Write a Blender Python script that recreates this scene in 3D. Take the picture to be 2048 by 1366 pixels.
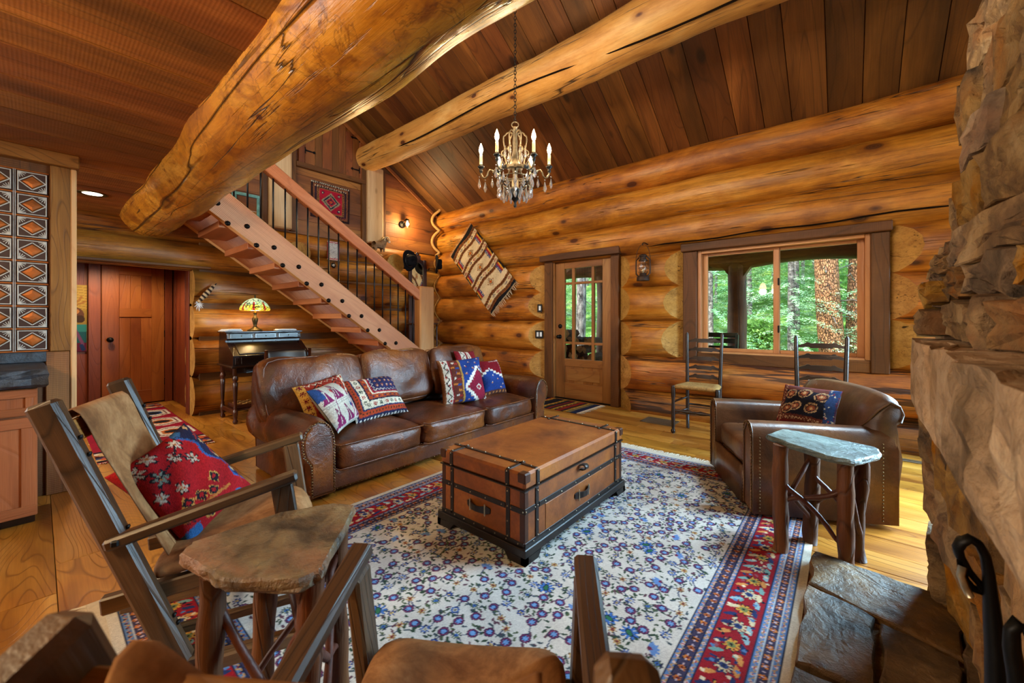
import bpy, math, random
import numpy as np
from mathutils import Vector, Matrix
SC = bpy.context.scene
for _o in list(bpy.data.objects): bpy.data.objects.remove(_o)
COL = SC.collection
rnd = random.Random(7)
PI = math.pi
H = 1.2                                   # height of the camera above the floor

# ------------------------------------------------------------------ camera
cd = bpy.data.cameras.new('camera'); cam = bpy.data.objects.new('camera', cd); COL.objects.link(cam)
cam.location = (0, 0, H); cam.rotation_euler = (PI/2, 0, math.radians(40))
cd.sensor_width = 36.0; cd.lens = 36.0*796/2048; cd.shift_y = -43/2048
cd.clip_start = 0.02; cd.clip_end = 300
cd.dof.use_dof = True; cd.dof.focus_distance = 3.2; cd.dof.aperture_fstop = 4.5
SC.camera = cam
# ------------------------------------------------------------------ exposure
SC.view_settings.view_transform = 'Standard'; SC.view_settings.look = 'None'
SC.view_settings.gamma = 1.0; SC.view_settings.exposure = 0.3
SC.view_settings.use_curve_mapping = False
try:
    SC.cycles.max_bounces = 7; SC.cycles.diffuse_bounces = 4; SC.cycles.glossy_bounces = 3
    SC.cycles.transmission_bounces = 5; SC.cycles.transparent_max_bounces = 12
    SC.cycles.sample_clamp_indirect = 4.0; SC.cycles.blur_glossy = 0.5
    SC.cycles.caustics_reflective = False; SC.cycles.caustics_refractive = False
    SC.cycles.use_denoising = True
except Exception: pass
# ------------------------------------------------------------------ sky and sun
W = bpy.data.worlds.new('world'); SC.world = W; W.use_nodes = True
_nt = W.node_tree; _bg = _nt.nodes['Background']
_sky = _nt.nodes.new('ShaderNodeTexSky'); _sky.sky_type = 'NISHITA'; _sky.sun_disc = False
_sky.sun_elevation = math.radians(48); _sky.sun_rotation = math.radians(200); _sky.air_density = 1.2
_nt.links.new(_sky.outputs[0], _bg.inputs['Color']); _bg.inputs['Strength'].default_value = 1.1
def lamp(name, kind, loc, energy, color=(1,1,1), aim=None, **k):
    l = bpy.data.lights.new(name, kind); l.energy = energy; l.color = color
    for a, b in k.items(): setattr(l, a, b)
    o = bpy.data.objects.new(name, l); COL.objects.link(o); o.location = loc
    if aim is not None: o.rotation_euler = (Vector(aim)-Vector(loc)).to_track_quat('-Z', 'Y').to_euler()
    return o
lamp('sun', 'SUN', (0, 0, 9), 8.5, (1, .95, .86), aim=(2.5, 6, -1.5), angle=0.02)
WARM = (1, .74, .42)
# daylight through the tall glass of the east wall beyond the fireplace
lamp('daylight_east', 'AREA', (2.15, 4.2, 1.5), 110, (.48, .76, 1.0), aim=(-1.6, 1.9, .2), shape='RECTANGLE', size=1.1, size_y=1.7, spread=math.radians(110))
# daylight through the second north window, hidden behind the chimney
lamp('daylight_north', 'AREA', (1.5, 5.08, 1.5), 180, (.46, .76, 1.0), aim=(-.9, 1.9, .1), shape='RECTANGLE', size=1.0, size_y=1.4, spread=math.radians(125))
# daylight through the skylight over the window nook, beside the chimney
lamp('daylight_skylight', 'AREA', (1.15, 3.75, 3.95), 165, (.58, .82, 1.0), aim=(-.75, 1.95, 0), shape='RECTANGLE', size=.8, size_y=.8, spread=math.radians(95))
# fill panel added behind the camera; the south wall has no windows
lamp('south_fill', 'AREA', (-4.9, -3.6, 1.7), 130, (1, .92, .80), aim=(-3.6, 3.0, .9), shape='RECTANGLE', size=2.2, size_y=1.3)
# warm fill panel added up in the loft to wash the vault
lamp('loft_fill', 'AREA', (-2.6, -.9, 3.6), 185, (1, .84, .62), aim=(-2.6, 3.6, 3.4), shape='RECTANGLE', size=4.5, size_y=.8)
# unseen spot without a fixture, added to brighten the back hall
lamp('hall_fill', 'SPOT', (-7.0, .5, 2.0), 70, (1, .78, .5), aim=(-7.3, .6, 0), spot_size=2.6, spot_blend=.6, shadow_soft_size=.06)
# ------------------------------------------------------------------ helpers
def srgb(h):
    if isinstance(h, str):
        h = h.lstrip('#'); c = [int(h[i:i+2], 16)/255 for i in (0, 2, 4)]
    else: c = list(h)
    return tuple(x/12.92 if x <= .04045 else ((x+.055)/1.055)**2.4 for x in c)
def c4(h): return srgb(h)+(1.0,)
def T(x=0, y=0, z=0): return Matrix.Translation((x, y, z))
def R(a, ax='Z'): return Matrix.Rotation(a, 4, ax)
def frame(p, q, up=(0, 0, 1)):
    """local X along p->q, local Z towards up, origin midway"""
    p, q = Vector(p), Vector(q); x = (q-p).normalized(); u = Vector(up)
    if abs(x.dot(u)) > .999: u = Vector((0, 1, 0))
    y = u.cross(x).normalized(); z = x.cross(y)
    m = Matrix((x, y, z)).transposed().to_4x4(); m.translation = (p+q)/2
    return m
def wm(o):
    return (wm(o.parent) if o.parent else Matrix())@o.matrix_basis
def put(o, parent=None, M=None):
    COL.objects.link(o)
    if parent is not None: o.parent = parent
    M = M if M is not None else Matrix()
    o.matrix_basis = (wm(parent).inverted()@M) if parent is not None else M
    return o
def tag(o, label=None, cat=None, group=None, kind=None):
    for k, v in (('label', label), ('category', cat), ('group', group), ('kind', kind)):
        if v: o[k] = v
    return o
def thing(name, label=None, cat=None, loc=(0, 0, 0), rz=0, group=None, kind=None):
    o = bpy.data.objects.new(name, None); o.empty_display_size = .1
    put(o, None, T(*loc)@R(rz)); return tag(o, label, cat, group, kind)
def struct(name): return thing(name, kind='structure')
def copy_tree(o, parent=None, M=None):
    c = o.copy(); COL.objects.link(c)
    if parent is not None: c.parent = parent
    if M is not None: c.matrix_basis = M
    for ch in list(o.children): copy_tree(ch, c)
    return c
class MB:
    def __init__(s): s.v = []; s.f = []; s.s = []; s.m = []; s.cur = 0
    def add(s, vs, fs, M=None, smooth=False, mi=None):
        b = len(s.v)
        if M is not None: vs = [M@Vector(v) for v in vs]
        s.v += [tuple(v) for v in vs]
        for f in fs:
            s.f.append([i+b for i in f]); s.s.append(smooth); s.m.append(s.cur if mi is None else mi)
        return s
    def box(s, c, d, ch=0, M=None, mi=None):
        x, y, z = d[0]/2, d[1]/2, d[2]/2; ch = min(ch, x*.9, y*.9, z*.9)
        C = T(*c); M = C if M is None else M@C
        if ch <= 0:
            vs = [(a*x, b*y, e*z) for a in (-1, 1) for b in (-1, 1) for e in (-1, 1)]
            fs = [(0, 1, 3, 2), (4, 6, 7, 5), (0, 4, 5, 1), (2, 3, 7, 6), (0, 2, 6, 4), (1, 5, 7, 3)]
            return s.add(vs, fs, M, mi=mi)
        vs = []; ix = {}
        for a in (-1, 1):
            for b in (-1, 1):
                for e in (-1, 1):
                    for k, p in enumerate(((a*x, b*(y-ch), e*(z-ch)), (a*(x-ch), b*y, e*(z-ch)), (a*(x-ch), b*(y-ch), e*z))):
                        ix[a, b, e, k] = len(vs); vs.append(p)
        fs = []
        def q(l, n):
            l = [ix[k] for k in l]
            p = [Vector(vs[i]) for i in l]; nn = (p[1]-p[0]).cross(p[2]-p[0])
            fs.append(l if nn.dot(Vector(n)) > 0 else l[::-1])
        for a in (-1, 1):
            q([(a, -1, -1, 0), (a, 1, -1, 0), (a, 1, 1, 0), (a, -1, 1, 0)], (a, 0, 0))
            q([(-1, a, -1, 1), (1, a, -1, 1), (1, a, 1, 1), (-1, a, 1, 1)], (0, a, 0))
            q([(-1, -1, a, 2), (1, -1, a, 2), (1, 1, a, 2), (-1, 1, a, 2)], (0, 0, a))
            for b in (-1, 1):
                q([(a, b, -1, 0), (a, b, 1, 0), (a, b, 1, 1), (a, b, -1, 1)], (a, b, 0))
                q([(a, -1, b, 0), (a, 1, b, 0), (a, 1, b, 2), (a, -1, b, 2)], (a, 0, b))
                q([(-1, a, b, 1), (1, a, b, 1), (1, a, b, 2), (-1, a, b, 2)], (0, a, b))
                for e in (-1, 1): q([(a, b, e, 0), (a, b, e, 1), (a, b, e, 2)], (a, b, e))
        return s.add(vs, fs, M, mi=mi)
    def bar(s, p, q, w, h, ch=0, up=(0, 0, 1), mi=None):
        L = (Vector(q)-Vector(p)).length
        return s.box((0, 0, 0), (L, w, h), ch, frame(p, q, up), mi=mi)
    def grid(s, P, cu=False, cv=False, smooth=True, M=None, mi=None):
        n, m = len(P), len(P[0]); vs = [p for r in P for p in r]; fs = []
        for i in range(n if cu else n-1):
            for j in range(m if cv else m-1):
                a, b = (i+1) % n, (j+1) % m
                fs.append((i*m+j, a*m+j, a*m+b, i*m+b))
        return s.add(vs, fs, M, smooth, mi)
    def tube(s, pts, r, n=8, caps=True, M=None, closed=False, mi=None, flat=1.0):
        pts = [Vector(p) for p in pts]; k = len(pts)
        rr = r if isinstance(r, (list, tuple)) else [r]*k
        rings = []; u = None
        for i, p in enumerate(pts):
            a = pts[i-1] if (i > 0 or closed) else p; b = pts[(i+1) % k] if (i < k-1 or closed) else p
            t = (b-a).normalized()
            if u is None:
                u = Vector((0, 0, 1)) if abs(t.z) < .9 else Vector((1, 0, 0))
            u = (u-t*u.dot(t)); u = u.normalized() if u.length > 1e-6 else t.orthogonal().normalized()
            w = t.cross(u)
            rings.append([p+(u*math.cos(2*PI*j/n)*flat+w*math.sin(2*PI*j/n))*rr[i] for j in range(n)])
        b0 = len(s.v)
        s.grid(rings, cu=closed, cv=True, M=M, mi=mi)
        if caps and not closed:
            m = s.cur if mi is None else mi
            s.f.append([b0+j for j in range(n)][::-1]); s.s.append(False); s.m.append(m)
            s.f.append([b0+(k-1)*n+j for j in range(n)]); s.s.append(False); s.m.append(m)
        return s
    def lathe(s, prof, n=14, M=None, mi=None, smooth=True):
        rings = [[(max(r, 1e-4)*math.cos(2*PI*j/n), max(r, 1e-4)*math.sin(2*PI*j/n), z) for j in range(n)] for r, z in prof]
        b0 = len(s.v); s.grid(rings, cv=True, M=M, smooth=smooth, mi=mi); k = len(prof); m = s.cur if mi is None else mi
        s.f.append([b0+j for j in range(n)][::-1]); s.s.append(False); s.m.append(m)
        s.f.append([b0+(k-1)*n+j for j in range(n)]); s.s.append(False); s.m.append(m)
        return s
    def prism(s, poly, z0, z1, M=None, mi=None, inset=0, cz=0):
        """polygon in local xy from z0 to z1; inset/cz chamfer the upper edge"""
        n = len(poly); a = sum(poly[i][0]*poly[(i+1) % n][1]-poly[(i+1) % n][0]*poly[i][1] for i in range(n))
        if a < 0: poly = poly[::-1]
        cx = sum(p[0] for p in poly)/n; cy = sum(p[1] for p in poly)/n
        def ins(d):
            o = []
            for x, y in poly:
                L = math.hypot(x-cx, y-cy) or 1; k = max(0, 1-d/L); o.append((cx+(x-cx)*k, cy+(y-cy)*k))
            return o
        lv = [(0, z0)]+([(0, z1-cz), (inset, z1)] if inset else [(0, z1)])
        vs = []; fs = []
        for d, z in lv: vs += [(x, y, z) for x, y in ins(d)]
        for k in range(len(lv)-1):
            for i in range(n):
                j = (i+1) % n; fs.append((k*n+i, k*n+j, (k+1)*n+j, (k+1)*n+i))
        fs.append(tuple(range(n))[::-1]); fs.append(tuple((len(lv)-1)*n+i for i in range(n)))
        return s.add(vs, fs, M, mi=mi)
    def ball(s, c, r, n=10, M=None, mi=None):
        r = r if isinstance(r, (list, tuple)) else (r, r, r)
        k = max(4, n//2+1)
        P = [[(c[0]+r[0]*math.sin(PI*i/k)*math.cos(2*PI*j/n), c[1]+r[1]*math.sin(PI*i/k)*math.sin(2*PI*j/n), c[2]-r[2]*math.cos(PI*i/k)) for j in range(n)] for i in range(k+1)]
        return s.grid(P, cv=True, M=M, mi=mi)
    def mesh(s, name, mats):
        me = bpy.data.meshes.new(name); me.from_pydata(s.v, [], s.f)
        me.polygons.foreach_set('use_smooth', s.s)
        if not isinstance(mats, (list, tuple)): mats = [mats]
        for m in mats: me.materials.append(m)
        if len(mats) > 1: me.polygons.foreach_set('material_index', s.m)
        me.update(); return me
    def obj(s, name, mats, parent=None, M=None):
        return put(bpy.data.objects.new(name, s.mesh(name, mats)), parent, M)
def inst(me, name, parent=None, M=None): return put(bpy.data.objects.new(name, me), parent, M)
def bevel(o, w=.01, seg=2):
    m = o.modifiers.new('edge', 'BEVEL'); m.width = w; m.segments = seg; m.limit_method = 'ANGLE'; m.angle_limit = .7; return o
def subsurf(o, n=1):
    m = o.modifiers.new('smooth', 'SUBSURF'); m.levels = n; m.render_levels = n; return o
def solid(o, t, off=-1):
    m = o.modifiers.new('thick', 'SOLIDIFY'); m.thickness = t; m.offset = off; return o
def board(p, q, w, h, name, mat, parent, up=(0, 0, 1), ch=.004):
    """a straight piece of timber: local X along the grain; w across, h along up"""
    L = (Vector(q)-Vector(p)).length; mb = MB().box((0, 0, 0), (L, w, h), ch)
    return mb.obj(name, mat, parent, frame(p, q, up))
def bx(x0, x1, y0, y1, z0, z1, name, mat, parent=None, ch=.004, along=None):
    """axis-aligned block given by its bounds; grain along its longest side"""
    c = ((x0+x1)/2, (y0+y1)/2, (z0+z1)/2); d = (abs(x1-x0), abs(y1-y0), abs(z1-z0))
    a = along if along is not None else max(range(3), key=lambda i: d[i])
    if a == 0: M = T(*c); dd = d
    elif a == 1: M = T(*c)@R(PI/2); dd = (d[1], d[0], d[2])
    else: M = T(*c)@R(PI/2, 'Y'); dd = (d[2], d[1], d[0])
    return MB().box((0, 0, 0), dd, ch).obj(name, mat, parent, M)
def npgrid(name, P, colors=None, closed=False):
    """P: (n,m,3) array -> smooth quad mesh, optional point colours (n,m,3) linear"""
    n, m = P.shape[:2]; me = bpy.data.meshes.new(name)
    idx = np.arange(n*m).reshape(n, m)
    q = np.stack([idx[:-1, :-1], idx[1:, :-1], idx[1:, 1:], idx[:-1, 1:]], -1).reshape(-1, 4)
    me.vertices.add(n*m); me.vertices.foreach_set('co', P.reshape(-1).astype(np.float32))
    me.loops.add(q.size); me.loops.foreach_set('vertex_index', q.reshape(-1).astype(np.int32))
    me.polygons.add(len(q)); me.polygons.foreach_set('loop_start', np.arange(0, q.size, 4, dtype=np.int32))
    me.polygons.foreach_set('loop_total', np.full(len(q), 4, dtype=np.int32))
    me.polygons.foreach_set('use_smooth', np.ones(len(q), dtype=bool))
    me.update(calc_edges=True)
    if colors is not None:
        a = me.color_attributes.new('weave', 'FLOAT_COLOR', 'POINT')
        c = np.ones((n*m, 4), np.float32); c[:, :3] = colors.reshape(-1, 3); a.data.foreach_set('color', c.reshape(-1))
    return me
# ------------------------------------------------------------------ materials
class Mat:
    def __init__(s, name, rough=.5, spec=.5, metal=0.0, color=None, coat=0.0):
        s.m = bpy.data.materials.new(name); s.m.use_nodes = True; s.t = s.m.node_tree
        s.b = s.t.nodes['Principled BSDF']
        s.set('Roughness', rough); s.set('Specular IOR Level', spec); s.set('Metallic', metal)
        if coat: s.set('Coat Weight', coat); s.set('Coat Roughness', .15)
        if color is not None: s.set('Base Color', c4(color) if isinstance(color, str) else color)
    def set(s, k, v):
        i = s.b.inputs[k]
        if isinstance(v, bpy.types.NodeSocket): s.t.links.new(v, i)
        else: i.default_value = v
        return s
    def n(s, t, ins=None, **k):
        nd = s.t.nodes.new('ShaderNode'+t)
        for a, b in k.items(): setattr(nd, a, b)
        for a, b in (ins or {}).items():
            i = nd.inputs[a]
            if isinstance(b, bpy.types.NodeSocket): s.t.links.new(b, i)
            else: i.default_value = b
        return nd
    def co(s, scale=(1, 1, 1), rand=True):
        v = s.n('TexCoord').outputs['Object']
        if rand:
            r = s.n('ObjectInfo').outputs['Random']
            v = s.n('VectorMath', {0: v, 1: s.n('VectorMath', {0: s.n('CombineXYZ', {'X': r, 'Y': r, 'Z': r}).outputs[0], 1: (37., 61., 17.)}, operation='MULTIPLY').outputs[0]}).outputs[0]
        return s.n('VectorMath', {0: v, 1: scale}, operation='MULTIPLY').outputs[0]
    def rnd(s): return s.n('ObjectInfo').outputs['Random']
    def noise(s, v, scale=1., detail=3., rough=.55, dist=0.):
        return s.n('TexNoise', {'Vector': v, 'Scale': scale, 'Detail': detail, 'Roughness': rough, 'Distortion': dist}).outputs[0]
    def vor(s, v, scale=1., out='Distance', feature='F1', rand=1.0):
        return s.n('TexVoronoi', {'Vector': v, 'Scale': scale, 'Randomness': rand}, feature=feature).outputs[out]
    def math(s, op, a, b=0., c=None):
        i = {0: a, 1: b}
        if c is not None: i[2] = c
        return s.n('Math', i, operation=op).outputs[0]
    def ramp(s, f, stops, interp='LINEAR'):
        nd = s.n('ValToRGB', {'Fac': f}); cr = nd.color_ramp; cr.interpolation = interp
        while len(cr.elements) < len(stops): cr.elements.new(.5)
        for e, (p, c) in zip(cr.elements, stops):
            e.position = p; e.color = c4(c) if isinstance(c, str) else ((c, c, c, 1) if not isinstance(c, tuple) else c)
        return nd.outputs[0]
    def val(s, f, a, b, lo=0., hi=1.):
        return s.n('MapRange', {'Value': f, 'From Min': a, 'From Max': b, 'To Min': lo, 'To Max': hi}).outputs[0]
    def mix(s, f, a, b, blend='MIX'):
        nd = s.n('Mix', data_type='RGBA', blend_type=blend, clamp_result=False)
        for k, v in ((0, f), (6, a), (7, b)):
            if isinstance(v, str): v = c4(v)
            if isinstance(v, bpy.types.NodeSocket): s.t.links.new(v, nd.inputs[k])
            else: nd.inputs[k].default_value = v
        return nd.outputs[2]
    def hsv(s, col, h=.5, sat=1., v=1.):
        return s.n('HueSaturation', {'Color': col, 'Hue': h, 'Saturation': sat, 'Value': v}).outputs[0]
    def bump(s, h, st=.3, d=.01):
        s.set('Normal', s.n('Bump', {'Height': h, 'Strength': st, 'Distance': d}).outputs[0]); return s

def wood(name, dark, mid, light, rings=14., ringw=.35, scale=1., rough=.5, spec=.4, vary=.25, saw=0., streak=.5, knots=0., coat=0., stretch=.16, bump=.25):
    """timber with the grain along local X"""
    m = Mat(name, rough, spec, coat=coat)
    v = m.co((stretch*scale, scale, scale))
    base = m.noise(v, 3.2, 4., .55, .6)
    lines = m.math('ABSOLUTE', m.math('SINE', m.math('MULTIPLY', m.noise(v, 1.7, 2., .5, .3), rings*6)))
    fine = m.noise(m.co((2.*scale, 90.*scale, 90.*scale)), 1.4, 2., .6)
    col = m.ramp(base, [(.28, dark), (.5, mid), (.72, light)])
    col = m.mix(m.val(lines, 0., ringw, streak, 0.), col, dark, 'MIX')
    col = m.mix(m.val(fine, .35, .65, .55, 0.), col, m.mix(.5, col, dark), 'MIX')
    h = m.math('ADD', m.val(lines, 0., ringw), m.math('MULTIPLY', fine, .8))
    if knots:
        k = m.vor(m.co((.5*scale*knots, scale*knots, scale*knots)), 3.2)
        kk = m.val(k, .05, .10, 1., 0.)
        col = m.mix(kk, col, m.mix(.6, dark, '#1c0d05'))
    if saw:
        w = m.n('TexWave', {'Vector': m.co((1., .12, .12)), 'Scale': 24., 'Distortion': 2.2, 'Detail': 2., 'Detail Scale': .6}, wave_type='BANDS', bands_direction='X').outputs[1]
        msk = m.val(m.noise(v, 1.1, 1.), .38, .62)
        col = m.mix(m.math('MULTIPLY', m.math('MULTIPLY', w, msk), saw), col, m.mix(.55, col, light))
        h = m.math('ADD', h, m.math('MULTIPLY', w, saw*1.6))
    r = m.rnd()
    col = m.hsv(col, m.val(r, 0., 1., .5-vary*.035, .5+vary*.035), 1., m.val(m.math('FRACT', m.math('MULTIPLY', r, 7.13)), 0., 1., 1-vary, 1+vary))
    m.set('Base Color', col); m.bump(h, bump, .004)
    return m.m

def log_mat(name, deep, mid, pale, rough=.42, spec=.45, knot=1., crack=.0035, vary=.14, mottle=0., st=.75, bark=0.):
    """peeled, varnished log; grain along local X"""
    m = Mat(name, rough, spec)
    v = m.co((.42, 1., 1.))
    a = m.noise(v, 2.6, 8., .66, .5); b = m.noise(m.co((.10, 1., 1.)), 10., 7., .72, .15)
    col = m.ramp(a, [(.30, deep), (.50, mid), (.70, pale)])
    col = m.mix(m.val(b, .44, .66, 0., .75*st), col, m.mix(.5, deep, '#4a240a'))
    dk = m.noise(m.co((.8, 5., 5.)), 1.3, 9., .78, .25); col = m.mix(m.val(dk, .55, .72, 0., .85*st), col, m.mix(.5, deep, '#341806'))
    streak = m.noise(m.co((1.3, 36., 36.)), 1.6, 5., .75, .1)
    col = m.mix(m.val(streak, .50, .72, 0., .9*st), col, m.mix(.6, deep, '#241005'))
    if mottle:
        w = m.noise(m.co((1.2, 2.2, 2.2)), 2.6, 6., .68, 2.2)
        col = m.mix(m.val(w, .46, .66, 0., mottle), col, '#5d2508')
        w2 = m.math('ABSOLUTE', m.math('SUBTRACT', m.noise(m.co((1., 1.6, 1.6), True), 2.2, 4., .6, 1.6), .5))
        col = m.mix(m.val(w2, .0, .012, .55, 0.), col, '#4a2009')
    k = m.vor(m.co((.6, 1.15, 1.15)), 3.3)
    ring = m.math('ABSOLUTE', m.math('SINE', m.math('MULTIPLY', k, 90.)))
    col = m.mix(m.val(k, .13*knot, .29*knot, .7, 0.), col, m.mix(.5, deep, '#6a3210'))
    col = m.mix(m.val(k, .115*knot, .155*knot, .95, 0.), col, m.mix(m.math('MULTIPLY', ring, .5), '#2a1206', '#6b3414'))
    c1 = m.math('ABSOLUTE', m.math('SUBTRACT', m.noise(m.co((.035, 1.3, 1.3)), 1.5, 3., .45, .08), .5))
    ck = m.val(c1, 0., crack, 1., 0.)
    c2 = m.math('ABSOLUTE', m.math('SUBTRACT', m.noise(m.co((.06, 2.2, 2.2)), 2.4, 4., .5, .05), .46))
    gate = m.val(m.noise(m.co((.5, 1., 1.)), 1.3, 1.), .40, .44)
    ck = m.math('MAXIMUM', ck, m.math('MULTIPLY', m.val(c2, 0., crack*1.7, .95, 0.), gate))
    c3 = m.noise(m.co((1.5, 46., 46.)), 1.3, 3., .6); g3 = m.val(m.noise(m.co((.5, 2.5, 2.5)), 1.6, 3., .6), .5, .62)
    ck = m.math('MAXIMUM', ck, m.math('MULTIPLY', m.math('MULTIPLY', m.val(c3, .58, .66), g3), .75))
    col = m.mix(ck, col, '#160903')
    if bark:
        bk = m.math('ABSOLUTE', m.math('SUBTRACT', m.noise(m.co((.09, 2.1, 2.1)), 2.2, 5., .62, .35), .5))
        col = m.mix(m.val(bk, .018, .034, bark, 0.), col, '#2a1208')
    r = m.rnd()
    col = m.hsv(col, m.val(r, 0., 1., .492, .506), 1., m.val(m.math('FRACT', m.math('MULTIPLY', r, 5.7)), 0., 1., 1-vary, 1+vary))
    m.set('Base Color', col)
    m.set('Roughness', m.val(a, .3, .7, rough+.12, rough-.08))
    h = m.math('SUBTRACT', m.math('ADD', m.math('MULTIPLY', a, .8), m.math('MULTIPLY', streak, .35)), m.math('MULTIPLY', ck, 1.6))
    m.bump(h, .5, .012)
    return m.m

def leather(name, dark, mid, light, rough=.34, wr=.35, worn=.5, spec=.5):
    m = Mat(name, rough, spec)
    v = m.co(); a = m.noise(v, 3.5, 5., .6, .4); f = m.noise(v, 55., 2., .5)
    col = m.ramp(a, [(.3, dark), (.5, mid), (.72, light)])
    col = m.mix(m.val(f, .45, .65, 0., .25*worn*2), col, dark)
    cr = m.vor(v, 240.)
    w = m.noise(m.co((1., 1., 1.)), 9., 3., .6, 1.2)
    m.set('Base Color', col); m.set('Roughness', m.val(a, .3, .7, rough+.1, rough-.08))
    m.bump(m.math('ADD', m.math('MULTIPLY', cr, .15), w), wr, .012)
    return m.m

def suede(name, dark, mid, light, rough=.75):
    m = Mat(name, rough, .25); v = m.co()
    a = m.noise(v, 6., 6., .7, .8); b = m.noise(v, 34., 3., .6)
    col = m.ramp(a, [(.32, dark), (.5, mid), (.70, light)])
    col = m.mix(m.val(b, .4, .7, 0., .4), col, dark)
    m.set('Base Color', col); m.bump(b, .25, .004); return m.m

def stone(name, cols, scale=1., rough=.8, spec=.3, bump=.8, rust=.5):
    m = Mat(name, rough, spec); v = m.co()
    a = m.noise(v, 3.5*scale, 7., .62, .7); b = m.noise(v, 16.*scale, 5., .7, .4); c = m.noise(v, 1.7*scale, 4., .6, 1.)
    col = m.ramp(a, [(.32, cols[0]), (.45, cols[1]), (.56, cols[2]), (.69, cols[3])])
    col = m.mix(m.val(c, .5, .68, 0., rust), col, cols[4])
    col = m.mix(m.val(b, .52, .72, 0., .6), col, cols[0])
    r = m.rnd(); col = m.hsv(col, .5, m.val(m.math('FRACT', m.math('MULTIPLY', r, 3.3)), 0., 1., .75, 1.15), m.val(r, 0., 1., .8, 1.2))
    m.set('Base Color', col); m.bump(m.math('ADD', m.math('MULTIPLY', a, 1.5), b), bump, .02); return m.m

def plain(name, col, rough=.5, spec=.5, metal=0., var=.12, scale=8., bump=0., bs=40.):
    m = Mat(name, rough, spec, metal); v = m.co()
    c = m.hsv(c4(col) if isinstance(col, str) else col, .5, 1., m.val(m.noise(v, scale, 4., .6), .3, .7, 1-var, 1+var))
    m.set('Base Color', c)
    if bump: m.bump(m.noise(v, bs, 3., .6), bump, .004)
    return m.m

def woven(name, rough=.9, bump=.5, sc=260.):
    m = Mat(name, rough, .15)
    a = m.n('Attribute', attribute_name='weave').outputs['Color']
    n = m.noise(m.co(), sc, 2., .6)
    m.set('Base Color', m.mix(m.val(n, .3, .7, .0, .35), a, m.mix(.5, a, (0., 0., 0., 1.))))
    m.bump(n, bump, .004); return m.m

def glow(name, col, st):
    m = Mat(name); m.set('Base Color', c4(col)); m.set('Emission Color', c4(col)); m.set('Emission Strength', st); return m.m

LOG = log_mat('log_golden', '#743e0b', '#b4711f', '#d09644', vary=.14, st=.78)
LOGK = log_mat('log_with_bark_strips', '#6a360a', '#a8651e', '#c48a3e', vary=.10, st=.8, bark=.9)
LOGEND = log_mat('log_cut_end', '#9a6c30', '#b08442', '#bf9656', rough=.7, spec=.2, knot=.3, crack=.002)
LOGB = log_mat('log_dark', '#62330b', '#9f611c', '#bd853a')
BEAM = log_mat('beam_honey', '#7a420a', '#b87a1c', '#dca846', rough=.28, spec=.55, knot=.45, crack=.003, mottle=.7, st=.3)
PALE = log_mat('beam_pale', '#94622a', '#bc8a44', '#cfa868', rough=.5, knot=.7, st=.4)
POSTW = wood('post_pale_wood', '#94744e', '#b89870', '#cdb18c', 8, .2, 1., .6, .3, .08, streak=.3, knots=.7)
VAULT = wood('vault_board', '#331a08', '#633a16', '#875628', 9, .3, 1., .55, .4, .28, saw=.25, streak=.5, knots=.6)
FLATC = wood('flat_ceiling_board', '#54300f', '#8c5422', '#b87838', 9, .3, 1., .55, .4, .25, saw=.18, streak=.45, knots=.5)
GABLE = wood('gable_board', '#4a270f', '#78431d', '#9c622d', 9, .3, 1., .55, .4, .3, saw=.4, streak=.5, knots=.5)
BARN = wood('barn_trim', '#341d08', '#5c3614', '#7a4c22', 10, .3, 1., .6, .35, .15, saw=.35, streak=.5, knots=.5)
FIR = wood('fir_timber', '#8a4826', '#b66e42', '#d6986a', 11, .3, 1., .5, .4, .1, saw=.95, streak=.35, knots=.4)
FIREDGE = wood('fir_edge', '#b07a4c', '#cf9c68', '#e2bb8a', 11, .3, 1., .55, .3, .06, streak=.3)
OAKF = wood('floor_oak', '#6e3c0c', '#b4772a', '#cf9a4c', 26, .36, 1.1, .30, .5, .2, streak=.72, knots=.35, stretch=.2, bump=.15)
DOORW = wood('door_oak', '#6a4018', '#935f2e', '#ad7c46', 14, .3, 1., .45, .4, .08, streak=.4, knots=.4)
HALLW = wood('hall_door_wood', '#6e3413', '#99531f', '#b56f35', 14, .3, 1., .45, .4, .08, streak=.35, knots=.3)
HALLT = wood('hall_trim_wood', '#4a1c0c', '#722f14', '#8e421d', 12, .3, 1., .5, .4, .15, streak=.4, knots=.5)
OLDOAK = wood('aged_oak', '#20140b', '#4d331d', '#7d5b38', 16, .38, 1.4, .42, .45, .1, streak=.75, knots=.25)
POSTB = wood('rough_board', '#4f2c0e', '#86551e', '#ab763a', 22, .35, 1.3, .65, .3, .08, streak=.6, knots=.5)
CHERRY = wood('cherry_cabinet', '#5e2f16', '#844a28', '#9a5d36', 7, .2, 1.2, .4, .4, .06, streak=.2)
BLACKW = wood('ebony_wood', '#0b0606', '#1b0e0b', '#2d1812', 8, .2, 1., .25, .5, .05, streak=.3, coat=.4)
MAHOG = wood('mahogany', '#200c06', '#3c180c', '#56250f', 8, .2, 1., .3, .5, .05, streak=.3, coat=.3)
CHAIRW = wood('ladder_chair_wood', '#120906', '#24130c', '#3a2114', 8, .2, 1.5, .35, .5, .05, streak=.3)
BARK = wood('stripped_branch', '#2e170b', '#63381b', '#8a5427', 10, .3, 1.6, .55, .35, .14, streak=.6, knots=.9, bump=.6)
TWIG = plain('twig_bark', '#50281a', .5, .4, 0, .3, 30., .5, 60.)
LEATHER = leather('sofa_leather', '#2c140a', '#572c14', '#82491f', .30, .55)
LEATHER2 = leather('club_leather', '#3a2112', '#5c3a22', '#7a5236', .33, .25)
TRUNKL = leather('trunk_leather', '#55280c', '#7d4116', '#9a5a24', .42, .12)
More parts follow.
